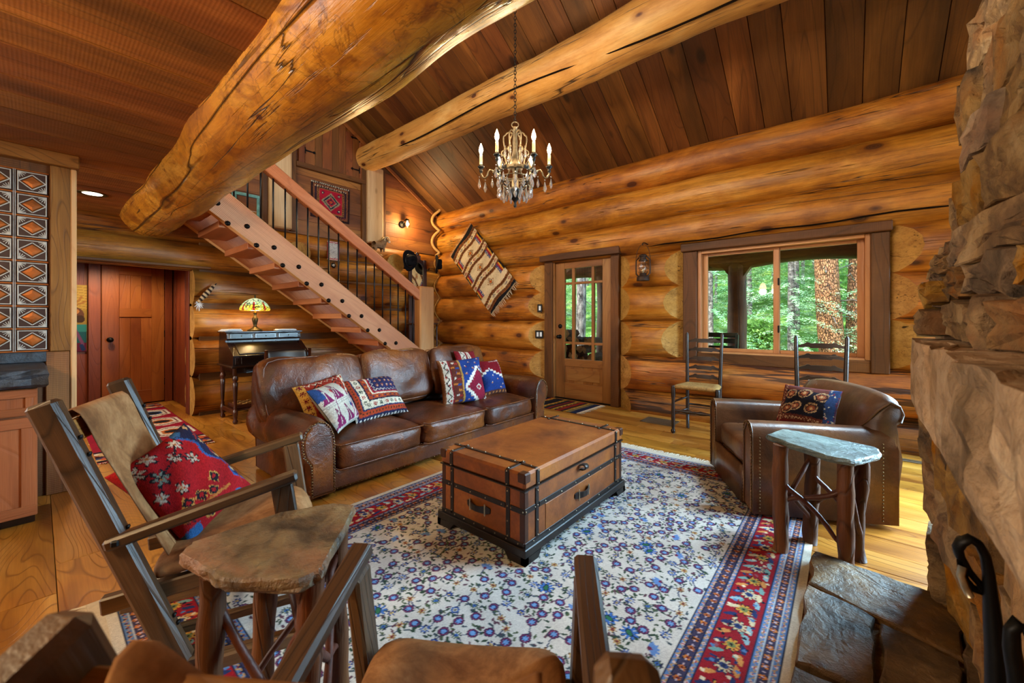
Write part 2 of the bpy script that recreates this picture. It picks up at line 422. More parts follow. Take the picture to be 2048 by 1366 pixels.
TRUNKD = plain('trunk_strap_leather', '#1a100b', .4, .45, 0, .25, 20., .2)
TRUNKB = plain('trunk_base_wood', '#150d0a', .35, .5, 0, .2, 12.)
SUEDE = suede('chair_suede', '#5f3b1e', '#8a5f38', '#a87c52')
IRON = plain('black_iron', '#0d0c0c', .5, .45, .6, .2, 30., .2)
BLUED = plain('dark_steel_bar', '#17191d', .38, .5, .7, .15, 30.)
BRASS = plain('nail_brass', '#7d6a4a', .3, .5, 1., .2, 40.)
BRONZE = plain('aged_bronze', '#4a3c20', .4, .5, .8, .25, 25.)
SILVER = plain('aged_pewter', '#a89c84', .35, .5, .8, .2, 60.)
COPPER = plain('tile_copper', '#a0561f', .38, .5, .5, .35, 14.)
COPPERD = plain('tile_dark_ground', '#351c14', .45, .5, .3, .3, 18.)
COPPERL = plain('tile_silver_line', '#c4c0b8', .38, .6, .35, .2, 30.)
GRANITE = stone('counter_granite', ['#0b0f14', '#1a222b', '#27323d', '#3c4854', '#1a222b'], 4., .5, .5, .4, .2)
SLATE = stone('green_slate', ['#2e3430', '#4d5a56', '#66756e', '#8b968c', '#5a4a38'], 1.3, .45, .5, .6, .3)
RUSTST = stone('rusty_slate', ['#1d1508', '#493516', '#70521f', '#8a7440', '#965818'], 2.2, .40, .5, .6, .75)
FIELD = stone('field_stone', ['#3a2b1c', '#735636', '#9a7848', '#b09468', '#9c6018'], 1.1, .8, .3, 1., .8)
MANTEL = stone('mantel_stone', ['#5d4c3a', '#95806a', '#b39c84', '#c9b8a2', '#a5805c'], 1.2, .8, .3, 1., .4)
HEARTH = stone('hearth_stone', ['#2a1f14', '#503c26', '#6b5234', '#866c4a', '#744c22'], 1.2, .6, .4, .8, .4)
MORTAR = stone('mortar', ['#4a3a26', '#72593a', '#876c4a', '#9a8060', '#6e4c22'], 3., .95, .1, .8, .3)
WHITE = plain('paper_white', '#d8dade', .7, .3)
BLACKP = plain('switch_black', '#101214', .35, .5)
FELT = plain('black_felt', '#0d0e13', .9, .15, 0, .2, 30.)
ROPE = plain('manila_rope', '#b08a55', .85, .2, 0, .2, 60., .5)
COTTON = plain('cotton_fringe', '#cfc2ab', .9, .15, 0, .15, 60., .3)
RUSH = plain('rush_seat', '#9a7440', .8, .25, 0, .35, 60., .6, 140.)
FUR = plain('ram_fur', '#80654a', .9, .15, 0, .3, 40., .6)
HORN = plain('ram_horn', '#b09a74', .6, .3, 0, .25, 50., .4)
VENT = plain('vent_metal', '#6d5f4c', .45, .5, .4, .15, 20.)
LINEN = plain('cushion_linen_back', '#a8987a', .9, .15, 0, .15, 60., .3)
NAVY = plain('desk_leather', '#160e0d', .3, .5, 0, .15, 20.)
def glass(name, tint=(1, 1, 1, 1), rough=0.0):
    m = Mat(name, rough, .5); t = m.t; out = t.nodes['Material Output']
    fr = m.n('Fresnel', {'IOR': 1.45}); g = m.n('BsdfGlossy', {'Roughness': rough, 'Color': (1, 1, 1, 1)}); tr = m.n('BsdfTransparent', {'Color': tint})
    mx = m.n('MixShader', {0: fr.outputs[0], 1: tr.outputs[0], 2: g.outputs[0]}); t.links.new(mx.outputs[0], out.inputs['Surface']); return m.m
GLASS = glass('window_glass', (.97, .99, .98, 1))
def crystal_mat():
    m = Mat('crystal', .02, .6); m.set('Transmission Weight', .85); m.set('IOR', 1.5); m.set('Base Color', (1, .97, .93, 1)); return m.m
CRYSTAL = crystal_mat()
# ------------------------------------------------------------------ structure
import bmesh
def log(name, p, q, r, mats, parent, seed=0, cut0=0., cut1=0., depth=.17, n=18, r1=None, wob=.012, lump=.035, step=.16, sq=1.0):
    """a lumpy peeled log from p to q; cut0/cut1 are flat scarf cuts on the room side (local -Y) at its ends"""
    rg = random.Random(seed); L = (Vector(q)-Vector(p)).length; r1 = r if r1 is None else r1
    m = max(3, int(L/step)); xs = [L*i/m for i in range(m+1)]
    ph = [rg.uniform(0, 6.28) for _ in range(8)]; fr = [rg.uniform(.8, 3.2) for _ in range(4)]
    P = []
    for x in xs:
        rr = r+(r1-r)*x/L
        wy = wob*math.sin(fr[0]*x+ph[0]); wz = wob*math.sin(fr[1]*x+ph[1]); row = []
        for j in range(n):
            t = 2*PI*j/n
            k = 1+lump*(.5*math.sin(fr[2]*x*1.7+ph[2]+t)+.35*math.sin(fr[3]*x*2.6+ph[3]+2*t)+.25*math.sin(3*t+ph[4]+x)+.18*math.sin(x*9.1+ph[5]+3*t))
            row.append((x-L/2, math.cos(t)*rr*k+wy, math.sin(t)*rr*k*sq+wz))
        P.append(row)
    mb = MB(); mb.grid(P, cv=True)
    mb.f.append(list(range(n))[::-1]); mb.s.append(False); mb.m.append(1)
    mb.f.append([m*n+j for j in range(n)]); mb.s.append(False); mb.m.append(1)
    o = mb.obj(name, mats, parent, frame(p, q))
    if cut0 or cut1:
        bm = bmesh.new(); bm.from_mesh(o.data)
        for sg, c, rr in ((-1, cut0, r), (1, cut1, r1)):
            if not c: continue
            res = bmesh.ops.bisect_plane(bm, geom=bm.verts[:]+bm.edges[:]+bm.faces[:], plane_co=(sg*L/2, -rr+depth, 0), plane_no=Vector((sg*depth, -c, 0)).normalized(), clear_outer=True)
            ed = [e for e in res['geom_cut'] if isinstance(e, bmesh.types.BMEdge)]
            for f in bmesh.ops.holes_fill(bm, edges=ed, sides=0)['faces']: f.material_index = 1; f.smooth = False
        bmesh.ops.recalc_face_normals(bm, faces=bm.faces[:])
        bm.to_mesh(o.data); bm.free()
    return o

# floor: oak boards running along the window wall
floor = struct('floor'); floor.location = (0, 0, 0)
bx(-8.2, 2.4, -4.2, 5.6, -.12, -.021, 'subfloor', BARN, floor)
bx(-8.2, 2.4, -4.2, -.53, -.02, 0, 'floor_board_run', OAKF, floor, along=0)
for k in range(-3, 27):
    y0 = .055+.195*k; x = -8.1-rnd.random()*1.2
    if k == 0: x = -2.97-1.55*4
    if k == 1: x = -2.62-1.48*4
    while x < 2.2:
        L = rnd.uniform(1.15, 1.75) if k not in (0, 1) else (1.55, 1.48)[k]
        a, b = max(x, -8.1), min(x+L, 2.2); x += L
        if b-a > .1:
            dz = rnd.uniform(-.0008, .0008)
            MB().box((0, 0, 0), (b-a-.0025, .1925, .02), .0012).obj('plank', OAKF, floor, T((a+b)/2, y0+.0975, -.01+dz))

# north wall of stacked logs
wn = struct('wall_north')
ZA = [-.17, .275, .73, 1.19, 1.635, 2.08, 2.5, 2.93, 3.32]
LM = [LOG, LOGEND]
DX0, DX1, WX0, WX1 = -3.62, -2.38, -1.53, .31
for i in range(8):
    z = (ZA[i]+ZA[i+1])/2; r = (ZA[i+1]-ZA[i])/2*1.085; Y = 5.0+r
    segs = [(-6.45, DX0, 0, .22), (DX1, 2.25, .22, 0)] if i < 2 else [(-6.45, DX0, 0, .22), (DX1, WX0, .22, .22), (WX1, .95, .22, 0), (2.05, 2.25, 0, 0)] if i < 5 else [(-6.45, 2.25, 0, 0)]
    for a, b, c0, c1 in segs:
        log('log', (a, Y, z), (b, Y, z), r*(1.03 if i % 2 else .99), [LOGK, LOGEND] if i < 2 and a > -3 else LM, wn, seed=i*13+int(a*3), cut0=c0, cut1=c1, depth=.17, r1=r*(.99 if i % 2 else 1.03))
# long drying checks in two of the logs
CRK = plain('check_shadow', '#140903', .95, .1)
MB().tube([(-1.95+.21*i, 5.012+.006*math.sin(i), 2.135+.045*(i/12)+.010*math.sin(i*1.3)) for i in range(14)], [.002]+[.0085]*12+[.003], 6).obj('drying_check', CRK, wn)
# west wall: logs below, boards above
ww = struct('wall_west')
ZB = [0, .483, .965, 1.39, 1.83, 2.16, 2.48]
for i in range(6):
    z = (ZB[i]+ZB[i+1])/2; r = (ZB[i+1]-ZB[i])/2*1.08; rx = max(r, .2)
    y0 = 1.237 if i < 4 else -.6
    log('log', (-6.1-r, y0, z), (-6.1-r, 5.25, z), r, [LOGB, LOGEND], ww, seed=100+i, wob=.008)
for y, z, r, L in ((3.95, 2.17, .17, .16), (2.40, 2.16, .16, .14)):            # butts of the crossing logs
    log('log_butt', (-6.3, y, z), (-6.1+L, y, z), r, [LOGB, LOGEND], ww, seed=int(y*10), step=.1)
def rake(y): return 3.33+.607*(5.0-y)
z = 2.47; hs = [.21, .24, .2, .23, .2, .22, .24, .2, .21, .23, .22, .2, .24, .21, .22, .2]
for h in hs:
    ytop = 5.0-(z+h-3.33)/.607 if z+h > 3.33 else 5.05
    ye = min(5.05, max(ytop, -.9)); yb = min(5.05, 5.0-(z-3.33)/.607 if z > 3.33 else 5.05)
    mb = MB(); y0 = -1.0
    mb.prism([(y0, 0), (yb, 0), (ye, h-.004), (y0, h-.004)], 0, .025)
    o = mb.obj('board', GABLE, ww, Matrix(((0, 0, 1, -6.2+rnd.uniform(-.004, .004)), (1, 0, 0, 0), (0, 1, 0, z), (0, 0, 0, 1))))
    z += h
bx(-6.6, -6.2, 1.3, 5.3, -.1, 2.4, 'backing', BARN, ww); bx(-6.6, -6.21, -1, 5.3, 2.4, 7.0, 'backing', BARN, ww)
board((-6.15, 5.02, rake(5.02)-.06), (-6.15, .3, rake(.3)-.06), .05, .1, 'rake_board', BARN, ww)
board((-6.13, 5.02, rake(5.02)-.12), (-6.13, .3, rake(.3)-.12), .03, .05, 'rake_board', GABLE, ww)
# posts in the gable with dark side boards
for y0, y1, nm in ((2.03, 2.36, 0), (3.50, 3.83, 1)):
    zt = rake((y0+y1)/2)-.02 if nm == 0 else 3.78
    bx(-6.2, -6.06, y0+.02, y1-.02, 2.49, zt, 'post', POSTW, ww, .02)
    for ya in (y0-.05, y1-.02): bx(-6.2, -6.12, ya, ya+.075, 2.49, zt, 'side_board', BARN, ww)
# rope and caulk at the corner
cz = lambda z: min((abs(z-(ZA[i]+ZA[i+1])/2)/((ZA[i+1]-ZA[i])/2) for i in range(8)), default=1)
P = [(-6.06+.10*min(1, cz(3.34-.9*t/40))**2-.02, 4.98+.02*math.sin(t), 3.34-.9*t/40) for t in range(41)]
P = [(x-.05, 4.90+.11*min(1, cz(z))**2.2, z) for x, y, z in P]
mb = MB().tube(P, .026, 8)
for ph in (0, 2.1, 4.2):
    mb.tube([(p[0]+.012*math.cos(i*1.1+ph), p[1]+.012*math.sin(i*1.1+ph), p[2]) for i, p in enumerate(P)], .017, 6)
mb.obj('corner_rope', ROPE, wn)
P = [(-6.10, 4.93+.14*min(1, cz(2.42-2.3*t/60))**1.6, 2.42-2.3*t/60) for t in range(61)]
MB().tube(P, .012, 6).obj('corner_caulk', LOGEND, wn)

# ceilings
ce = struct('ceiling')
x = -6.22; fixed = [-1.439, -1.233, -.933, -.675, -.431, -.137, .121, .371]
xs = [x]
while xs[-1] < -1.75: xs.append(xs[-1]+rnd.uniform(.2, .3))
xs[-1] = -1.69
xs += fixed+[.62, .92, 1.25, 1.6, 1.95, 2.3]
nrm = Vector((0, .607, 1)).normalized()
for a, b in zip(xs, xs[1:]):
    up_ = rnd.uniform(0, .004)
    for ya, yb in (((5.35, -1.05),) if b < .7 or a > 1.58 else ((5.35, 4.2), (3.3, -1.05))):      # broken by the skylight
        p = Vector(((a+b)/2, ya, rake(ya)))+nrm*(.0125+up_); q = Vector(((a+b)/2, yb, rake(yb)))+nrm*.0125
        board(p, q, b-a-.005, .025, 'vault_plank', VAULT, ce, up=nrm, ch=.003)
for xa, xb, ya, yb in ((-6.6, .62, 5.4, -1.1), (.62, 1.6, 5.4, 4.2), (.62, 1.6, 3.3, -1.1), (1.6, 2.6, 5.4, -1.1)):
    p = Vector(((xa+xb)/2, ya, rake(ya)))+nrm*.09; q = Vector(((xa+xb)/2, yb, rake(yb)))+nrm*.09
    board(p, q, xb-xa, .1, 'roof_deck', BARN, ce, up=nrm)
n2 = Vector((0, -.607, 1)).normalized()
board(Vector((-2, -1.0, rake(-1.0)))+n2*.06, Vector((-2, -4.5, rake(-1)-.607*3.5))+n2*.06, 9.2, .1, 'roof_deck', VAULT, ce, up=n2)
x = -6.2
fx = [-4.1, -3.80, -3.48, -3.23, -3.0, -2.67, -2.41, -2.24, -1.98, -1.7, -1.42, -1.1, -.8, -.5, -.2, .2, .6, 1.0, 1.5, 2.2]
xs = [x]
while xs[-1] < -4.4: xs.append(xs[-1]+rnd.uniform(.2, .29))
xs[-1] = -4.38; xs += fx
for a, b in zip(xs, xs[1:]):
    dz = rnd.uniform(-.006, .004)
    MB().box((0, 0, 0), (1.86, b-a-.006, .024), .003).obj('ceiling_plank', FLATC, ce, T((a+b)/2, -.33, 2.364+dz)@R(PI/2)@R(rnd.choice((0, PI)), 'X'))
bx(-8.0, 2.3, -4.2, -1.26, 2.35, 2.42, 'ceiling_board_run', FLATC, ce, along=1)
bx(-6.2, 2.3, -4.2, .6, 2.43, 2.6, 'loft_floor', BARN, ce)
# beams
beams = struct('trim_1')
o = log('ridge_side_beam', (-6.25, .825, 2.42), (1.9, .825, 2.42), .262, [BEAM, LOGEND], beams, seed=41, n=28, wob=.006, lump=.05, step=.12, r1=.285)
purl = struct('trim_2')
log('purlin', (-6.2, 3.56, 3.885), (2.25, 3.68, 3.92), .205, [PALE, LOGEND], purl, seed=77, n=24, wob=.012, lump=.045, r1=.262, step=.16)
def _chk(x, th):
    t = (x+6.2)/8.45; r = (.205+.057*t)*1.0; return (x, 3.56+.12*t-r*math.cos(th), 3.885+.035*t-r*math.sin(th))
MB().tube([_chk(-5.75+.27*i, .50+.16*math.sin(i*.45)+.02*i) for i in range(27)], [.002]+[.010]*25+[.003], 6).obj('drying_check', CRK, purl)
# skylight frame over the nook
sk = struct('window_3'); board((1.11, 3.3, rake(3.3)+.1), (1.11, 4.2, rake(4.2)+.1), .98, .006, 'pane', GLASS, sk, up=nrm, ch=0)
for a, b in (((.72, 3.32), (1.58, 3.32)), ((.72, 4.18), (1.58, 4.18)), ((.72, 3.32), (.72, 4.18)), ((1.58, 3.32), (1.58, 4.18))):
    board((a[0], a[1], rake(a[1])-.02), (b[0], b[1], rake(b[1])-.02), .05, .05, 'frame', FIR, sk, up=nrm)
# remaining shell, out of the picture
ws = struct('wall_south')
bx(-8.2, 2.4, -4.4, -4.2, 0, 5.4, 'wall_panel', GABLE, ws)
we = struct('wall_east')
bx(2.25, 2.45, -4.4, 3.05, -.1, 7.2, 'wall_panel', GABLE, we); bx(2.25, 2.45, 5.0, 5.7, -.1, 3.6, 'wall_panel', GABLE, we)
bx(2.25, 2.45, 3.05, 5.0, 2.55, 4.8, 'wall_panel', GABLE, we); bx(2.25, 2.45, 3.05, 5.0, -.1, .12, 'wall_panel', GABLE, we)
we2 = struct('window_2')
bx(2.3, 2.36, 3.05, 3.12, .12, 2.55, 'frame', FIR, we2); bx(2.3, 2.36, 4.93, 5.0, .12, 2.55, 'frame', FIR, we2); bx(2.3, 2.36, 3.98, 4.06, .12, 2.55, 'frame', FIR, we2)
bx(2.3, 2.36, 3.05, 5.0, 2.48, 2.55, 'frame', FIR, we2); bx(2.3, 2.36, 3.05, 5.0, .12, .2, 'frame', FIR, we2)

# front door
d1 = struct('door_1')
Y0, Y1 = 5.17, 5.215
cx = [-3.29, -3.165, -3.115, -2.836, -2.79, -2.658]; rz = [.612, .835, .87, 1.735, 1.77, 1.978]
bx(-3.45, -3.29, Y0, Y1, .015, 2.1, 'stile', DOORW, d1); bx(-2.658, -2.515, Y0, Y1, .015, 2.1, 'stile', DOORW, d1)
for z0, z1 in ((.015, .25), (.50, .612), (1.978, 2.1)): bx(-3.29, -2.658, Y0, Y1, z0, z1, 'rail', DOORW, d1)
for a, b in ((-3.165, -3.115), (-2.836, -2.79)): bx(a, b, Y0+.004, Y1, .612, 1.978, 'muntin', DOORW, d1)
for i in range(3):
    for z0, z1 in ((.835, .87), (1.735, 1.77)): bx(cx[2*i], cx[2*i+1], Y0+.004, Y1, z0, z1, 'muntin', DOORW, d1)
    for j in range(3): bx(cx[2*i], cx[2*i+1], 5.192, 5.196, rz[2*j], rz[2*j+1], 'pane', GLASS, d1, 0)
for k in range(4):
    w = .632/4; bx(-3.29+w*k+.001, -3.29+w*(k+1)-.001, Y0+.012, Y1-.01, .25, .5, 'panel', DOORW, d1, .003, along=2)
MB().box((0, 0, 0), (.55, .01, .17), .008).obj('raised_panel', DOORW, d1, T(-2.974, Y0+.01, .375))
for a, b in ((-3.62, -3.47), (-2.50, -2.38)): bx(a, b, 5.10, 5.4, 0, 2.12, 'casing', BARN, d1, .006)
bx(-3.475, -3.452, 5.13, 5.3, 0, 2.12, 'jamb', DOORW, d1); bx(-2.513, -2.495, 5.13, 5.3, 0, 2.12, 'jamb', DOORW, d1)
bx(-3.66, -2.34, 5.02, 5.4, 2.10, 2.2, 'head_casing', BARN, d1, .006)
bx(-3.47, -2.5, 5.14, 5.4, -.01, .014, 'threshold', IRON, d1)
Mk = T(-3.373, Y0, .945)@R(PI/2, 'X')
MB().lathe([(.034, 0), (.034, .006), (.012, .012), (.012, .04), (.026, .05), (.03, .062), (.022, .074), (0, .078)], 8).obj('knob', IRON, d1, Mk)
MB().lathe([(.033, 0), (.035, .01), (.028, .022), (.012, .026), (0, .027)], 8).obj('deadbolt', IRON, d1, T(-3.366, Y0, 1.105)@R(PI/2, 'X'))
for zz in (.35, 1.03, 1.82): bx(-2.522, -2.505, Y0-.012, Y0+.004, zz-.05, zz+.05, 'hinge', IRON, d1, .003)
# window
w1 = struct('window_1')
bx(-1.535, -1.375, 5.09, 5.36, .69, 2.03, 'casing', BARN, w1, .008); bx(.18, .315, 5.09, 5.36, .69, 2.03, 'casing', BARN, w1, .008)
bx(-1.55, .33, 5.05, 5.36, 2.03, 2.125, 'head_casing', BARN, w1, .008); bx(-1.375, .18, 5.10, 5.36, .69, .81, 'bottom_casing', BARN, w1, .008)
SASH = wood('window_sash', '#9a5f34', '#b97d4c', '#cf9a66', 7, .2, 1., .4, .4, .04, streak=.2)
bx(-1.375, -1.335, 5.13, 5.36, .81, 2.03, 'frame', SASH, w1); bx(.14, .18, 5.13, 5.36, .81, 2.03, 'frame', SASH, w1)
bx(-1.335, .14, 5.13, 5.36, 1.995, 2.03, 'frame', SASH, w1); bx(-1.335, .14, 5.13, 5.36, .81, .83, 'frame', SASH, w1)
bx(-1.335, .14, 5.12, 5.14, .805, .822, 'sill', SASH, w1)
for x0, x1, yy in ((-1.335, -.56, 5.215), (-.61, .14, 5.24)):
    for a, b in ((x0, x0+.055), (x1-.055, x1)): bx(a, b, yy, yy+.03, .83, 1.995, 'sash_stile', SASH, w1)
    for a, b in ((.83, .868), (1.965, 1.995)): bx(x0+.055, x1-.055, yy, yy+.03, a, b, 'sash_rail', SASH, w1)
    bx(x0+.055, x1-.055, yy+.012, yy+.016, .868, 1.965, 'pane', GLASS, w1, 0)
for zz in (1.1, 1.62): bx(-.573, -.556, 5.2, 5.216, zz-.04, zz+.04, 'latch', IRON, w1, .004)
bx(-1.375, .18, 5.30, 5.5, .73, .815, 'outer_sill', BARN, w1)
w4 = struct('window_4'); bx(1.0, 2.0, 5.2, 5.204, .8, 2.02, 'pane', GLASS, w4, 0); bx(2.32, 2.324, 3.12, 4.93, .2, 2.48, 'pane', GLASS, we2, 0)
for a, b, c, d in ((.95, 1.0, .73, 2.08), (2.0, 2.05, .73, 2.08), (1.0, 2.0, .73, .8), (1.0, 2.0, 2.02, 2.08), (1.48, 1.52, .8, 2.02)): bx(a, b, 5.14, 5.3, c, d, 'frame', SASH, w4)

# back hall with its panelled door
hw = struct('wall_hall')
for k in range(7):
    y0 = -.75+.2*k
    if y0 < .4: bx(-7.78, -7.75+rnd.uniform(-.004, .004), y0, y0+.197, 0, 2.05, 'board', HALLT, hw, along=2)
bx(-7.9, -7.78, -1, 1.7, -.1, 2.5, 'wall_panel', HALLT, hw)
for k, (a, b) in enumerate(((-7.75, -7.55), (-7.55, -7.2), (-7.2, -6.95), (-6.95, -6.72), (-6.72, -6.5))):
    bx(a+.002, b-.002, 1.30+.008*(k % 2), 1.36, 0, 2.05, 'board', HALLT, hw, along=2)
bx(-6.52, -6.36, 1.225, 1.30, 0, 1.86, 'corner_board', HALLT, hw, along=2)
bx(-7.8, -6.4, -.8, 1.4, 2.03, 2.1, 'hall_ceiling', HALLT, hw)
bx(-6.5, -6.1, -.6, 1.4, 1.835, 1.865, 'soffit_board', BARN, hw, along=1)
d2 = struct('door_2')
X0, X1 = -7.74, -7.69
bx(X0, X1+.015, .43, .545, 0, 2.03, 'casing', HALLT, d2); bx(X0, X1+.02, .43, 1.3, 1.95, 2.04, 'head_casing', HALLT, d2); bx(X0, X1+.015, 1.205, 1.29, 0, 1.95, 'casing', HALLT, d2)
bx(X0, X1, .615-.06, .725, .02, 1.945, 'stile', HALLW, d2); bx(X0, X1, 1.06, 1.2, .02, 1.945, 'stile', HALLW, d2)
for z0, z1 in ((.02, .2), (1.24, 1.36), (1.83, 1.945)): bx(X0, X1, .725, 1.06, z0, z1, 'rail', HALLW, d2)
for z0, z1 in ((.2, 1.24), (1.36, 1.83)):
    for k in range(3): bx(X0, X1-.015, .725+.112*k, .725+.112*(k+1)-.001, z0, z1, 'panel', HALLW, d2, .002, along=2)
MB().lathe([(.036, 0), (.036, .006), (.012, .012), (.012, .035), (.03, .045), (.034, .06), (.022, .075), (0, .078)], 8).obj('knob', IRON, d2, T(X1, .635, .93)@R(PI/2, 'Y'))
for zz in (.3, 1.0, 1.7): bx(X1-.004, X1+.01, 1.197, 1.212, zz-.05, zz+.05, 'hinge', IRON, d2)
bx(-8.1, -6.0, -1.2, -.6, 0, 2.5, 'hall_side', HALLT, hw)
# ------------------------------------------------------------------ fireplace
def jag(poly, seed, amt=.02, sub=3):
    rg = random.Random(seed); o = []
    n = len(poly)
    for i in range(n):
        a, b = poly[i], poly[(i+1) % n]; L = math.hypot(b[0]-a[0], b[1]-a[1])
        o.append((a[0]+rg.uniform(-.3, .3)*amt, a[1]+rg.uniform(-.3, .3)*amt))
        for k in range(1, sub):
            t = k/sub; nx, ny = -(b[1]-a[1])/L, (b[0]-a[0])/L; d = rg.uniform(-amt, amt)
            o.append((a[0]+(b[0]-a[0])*t+nx*d, a[1]+(b[1]-a[1])*t+ny*d))
    return o
def rock(poly, d0, d1, mat, name, parent, M, seed, amt=.02, sub=4, tilt=.25, round_=.03):
    """quarried stone: jagged outline in local xy, rough split face at local z=d1"""
    rg = random.Random(seed); P = jag(poly, seed, amt, sub); n = len(P)
    cx = sum(p[0] for p in P)/n; cy = sum(p[1] for p in P)/n
    tx, ty = rg.uniform(-tilt, tilt), rg.uniform(-tilt, tilt)
    rings = []
    for k, (sc, dz) in enumerate(((1, None), (1.0, -.5), (.975, -.10), (.93, .0), (.5, .05), (.2, .05))):
        row = []
        for x, y in P:
            X, Y = cx+(x-cx)*sc, cy+(y-cy)*sc
            z = d0 if dz is None else d1+dz*round_*2.2+tx*(X-cx)+ty*(Y-cy)+rg.uniform(-1, 1)*round_*(0, .12, .3, .3, .42, .3)[k]
            if k > 1: X += rg.uniform(-.1, .1)*amt; Y += rg.uniform(-.1, .1)*amt
            row.append((X, Y, z))
        rings.append(row)
    mb = MB(); a = sum(P[i][0]*P[(i+1) % n][1]-P[(i+1) % n][0]*P[i][1] for i in range(n))
    if a > 0: rings = [r for r in rings]
    else: rings = [r[::-1] for r in rings]
    mb.grid([r for r in rings], cv=True, smooth=False); mb.f = [f[::-1] for f in mb.f]
    b = (len(rings)-1)*n
    mb.f.append([b+j for j in range(n)]); mb.s.append(False); mb.m.append(0)
    return mb.obj(name, mat, parent, M)
fp = thing('fireplace', 'rough tan and rust fieldstone fireplace with a stone mantel and hearth', 'fireplace', (.8, 1.2, 0))
def face_x(z): return .30 if z < 1.05 else .275+(z-1.05)*.115
mb = MB()          # the core behind the stones
mb.grid([[(face_x(z)+.05, 2.46, z), (face_x(z)+.05, -1.5, z), (2.2, -1.5, z), (2.2, 2.46, z)] for z in (0, 1.1, 2.5, 4.2, 6.2)], cv=True, smooth=False)
mb.obj('mortar_core', MORTAR, fp)
def face_M(z):     # local x = world -Y, local y = world z, local z = -X (outwards)
    return Matrix(((0, 0, -1, 0), (-1, 0, 0, 0), (0, 1, 0, 0), (0, 0, 0, 1)))
FM = face_M(0)
rg = random.Random(5)
rows = [(0.06, .33), (.33, .52), (.52, .86), (1.12, 1.26), (1.26, 1.38), (1.38, 1.52), (1.52, 1.74), (1.74, 1.93), (1.93, 2.2), (2.2, 2.45), (2.45, 2.8), (2.8, 3.15), (3.15, 3.6), (3.6, 4.05), (4.05, 4.5)]
si = 0
for z0, z1 in rows:
    y = 2.52; first = True
    while y > .5:
        w = rg.uniform(.16, .30) if first else rg.uniform(.28, .62)
        if z0 >= 2.2: w *= 1.3
        y1 = max(y-w, .42); g = .008; fx = face_x((z0+z1)/2)
        s1, s2, s3, s4 = [rg.uniform(-.045, .045) for _ in range(4)]
        poly = [(-y+g, z0+g+s1*.5), (-y1-g, z0+g+s2*.5), (-y1-g+s3*.5, z1-g), (-y+g+s4*.3, z1-g)]
        out = -fx+rg.uniform(-.01, .035)
        rock(poly, -fx-.12, out, FIELD, 'stone', fp, FM, si, .02, 4, .14, .028); si += 1
        y = y1; first = False
# corner blocks seen end on, proud of the face
for z0, z1, px, yy in ((.0, .32, .0, 2.50), (.36, .60, .03, 2.46), (.60, .86, .05, 2.42), (1.13, 1.24, .075, 2.40), (1.26, 1.36, .055, 2.42), (1.38, 1.46, .02, 2.44)):
    rock([(-yy-.03, z0), (-yy+.20, z0+.01), (-yy+.18, z1-.01), (-yy-.02, z1)], -.42, -.30+px, FIELD, 'stone', fp, FM, 300+si, .022, 4, .1, .03); si += 1
# mantel slab: two long slabs end to end
MX = Matrix(((0, -1, 0, 0), (-1, 0, 0, 0), (0, 0, 1, 0), (0, 0, 0, 1)))
def rough_block(poly, z0, z1, mat, name, parent, M, seed, amt=.02, seg=.06, lv=7):
    """a big rough-hewn stone: every side broken up by facets, edges worn"""
    rg = random.Random(seed); P = []
    for (x0_, y0_), (x1_, y1_) in zip(poly, poly[1:]+poly[:1]):
        k = max(1, int(math.hypot(x1_-x0_, y1_-y0_)/seg))
        P += [(x0_+(x1_-x0_)*i/k, y0_+(y1_-y0_)*i/k) for i in range(k)]
    n = len(P); cx = sum(p[0] for p in P)/n; cy = sum(p[1] for p in P)/n
    ph = [rg.uniform(0, 6.28) for _ in range(6)]; rings = []
    for q in range(lv+3):
        f = min(1, q/lv); k0 = .985 if q == 0 else (.97 if q == lv else (.80 if q == lv+1 else (.35 if q == lv+2 else 1)))
        row = []
        for i, (x, y) in enumerate(P):
            d = amt*(.6*math.sin(x*19+ph[0]+f*4)+.5*math.sin(x*43+y*17+ph[1]-f*7)+rg.uniform(-.7, .7))
            L = math.hypot(x-cx, y-cy) or 1; k = k0+(d/L if 0 < q < lv+1 else 0)
            row.append((cx+(x-cx)*k if abs(x-cx) > .02 else x, cy+(y-cy)*k, z0+(z1-z0)*f+amt*.35*math.sin(x*13+y*9+ph[3]+q)+rg.uniform(-.25, .25)*amt))
        rings.append(row)
    mb = MB(); mb.grid(rings, cv=True, smooth=False); k = len(rings)-1
    ar = sum(P[i][0]*P[(i+1) % n][1]-P[(i+1) % n][0]*P[i][1] for i in range(n))
    mb.f.append([j for j in range(n)][::-1]); mb.f.append([k*n+j for j in range(n)]); mb.s += [False]*2; mb.m += [0]*2
    if ar < 0: mb.f = [f[::-1] for f in mb.f]
    return mb.obj(name, mat, parent, M)
for pm_, z0, z1, sd in (([(-2.38, -.40), (-1.44, -.40), (-1.42, -.188), (-1.9, -.19), (-2.38, -.21)], .86, 1.12, 61), ([(-1.42, -.40), (-.45, -.40), (-.45, -.15), (-.9, -.152), (-1.32, -.16)], .90, 1.125, 62)):
    rough_block(pm_, z0, z1, MANTEL, 'mantel_stone', fp, Matrix(((0, -1, 0, 0), (-1, 0, 0, 0), (0, 0, 1, 0), (0, 0, 0, 1))), sd, .013)
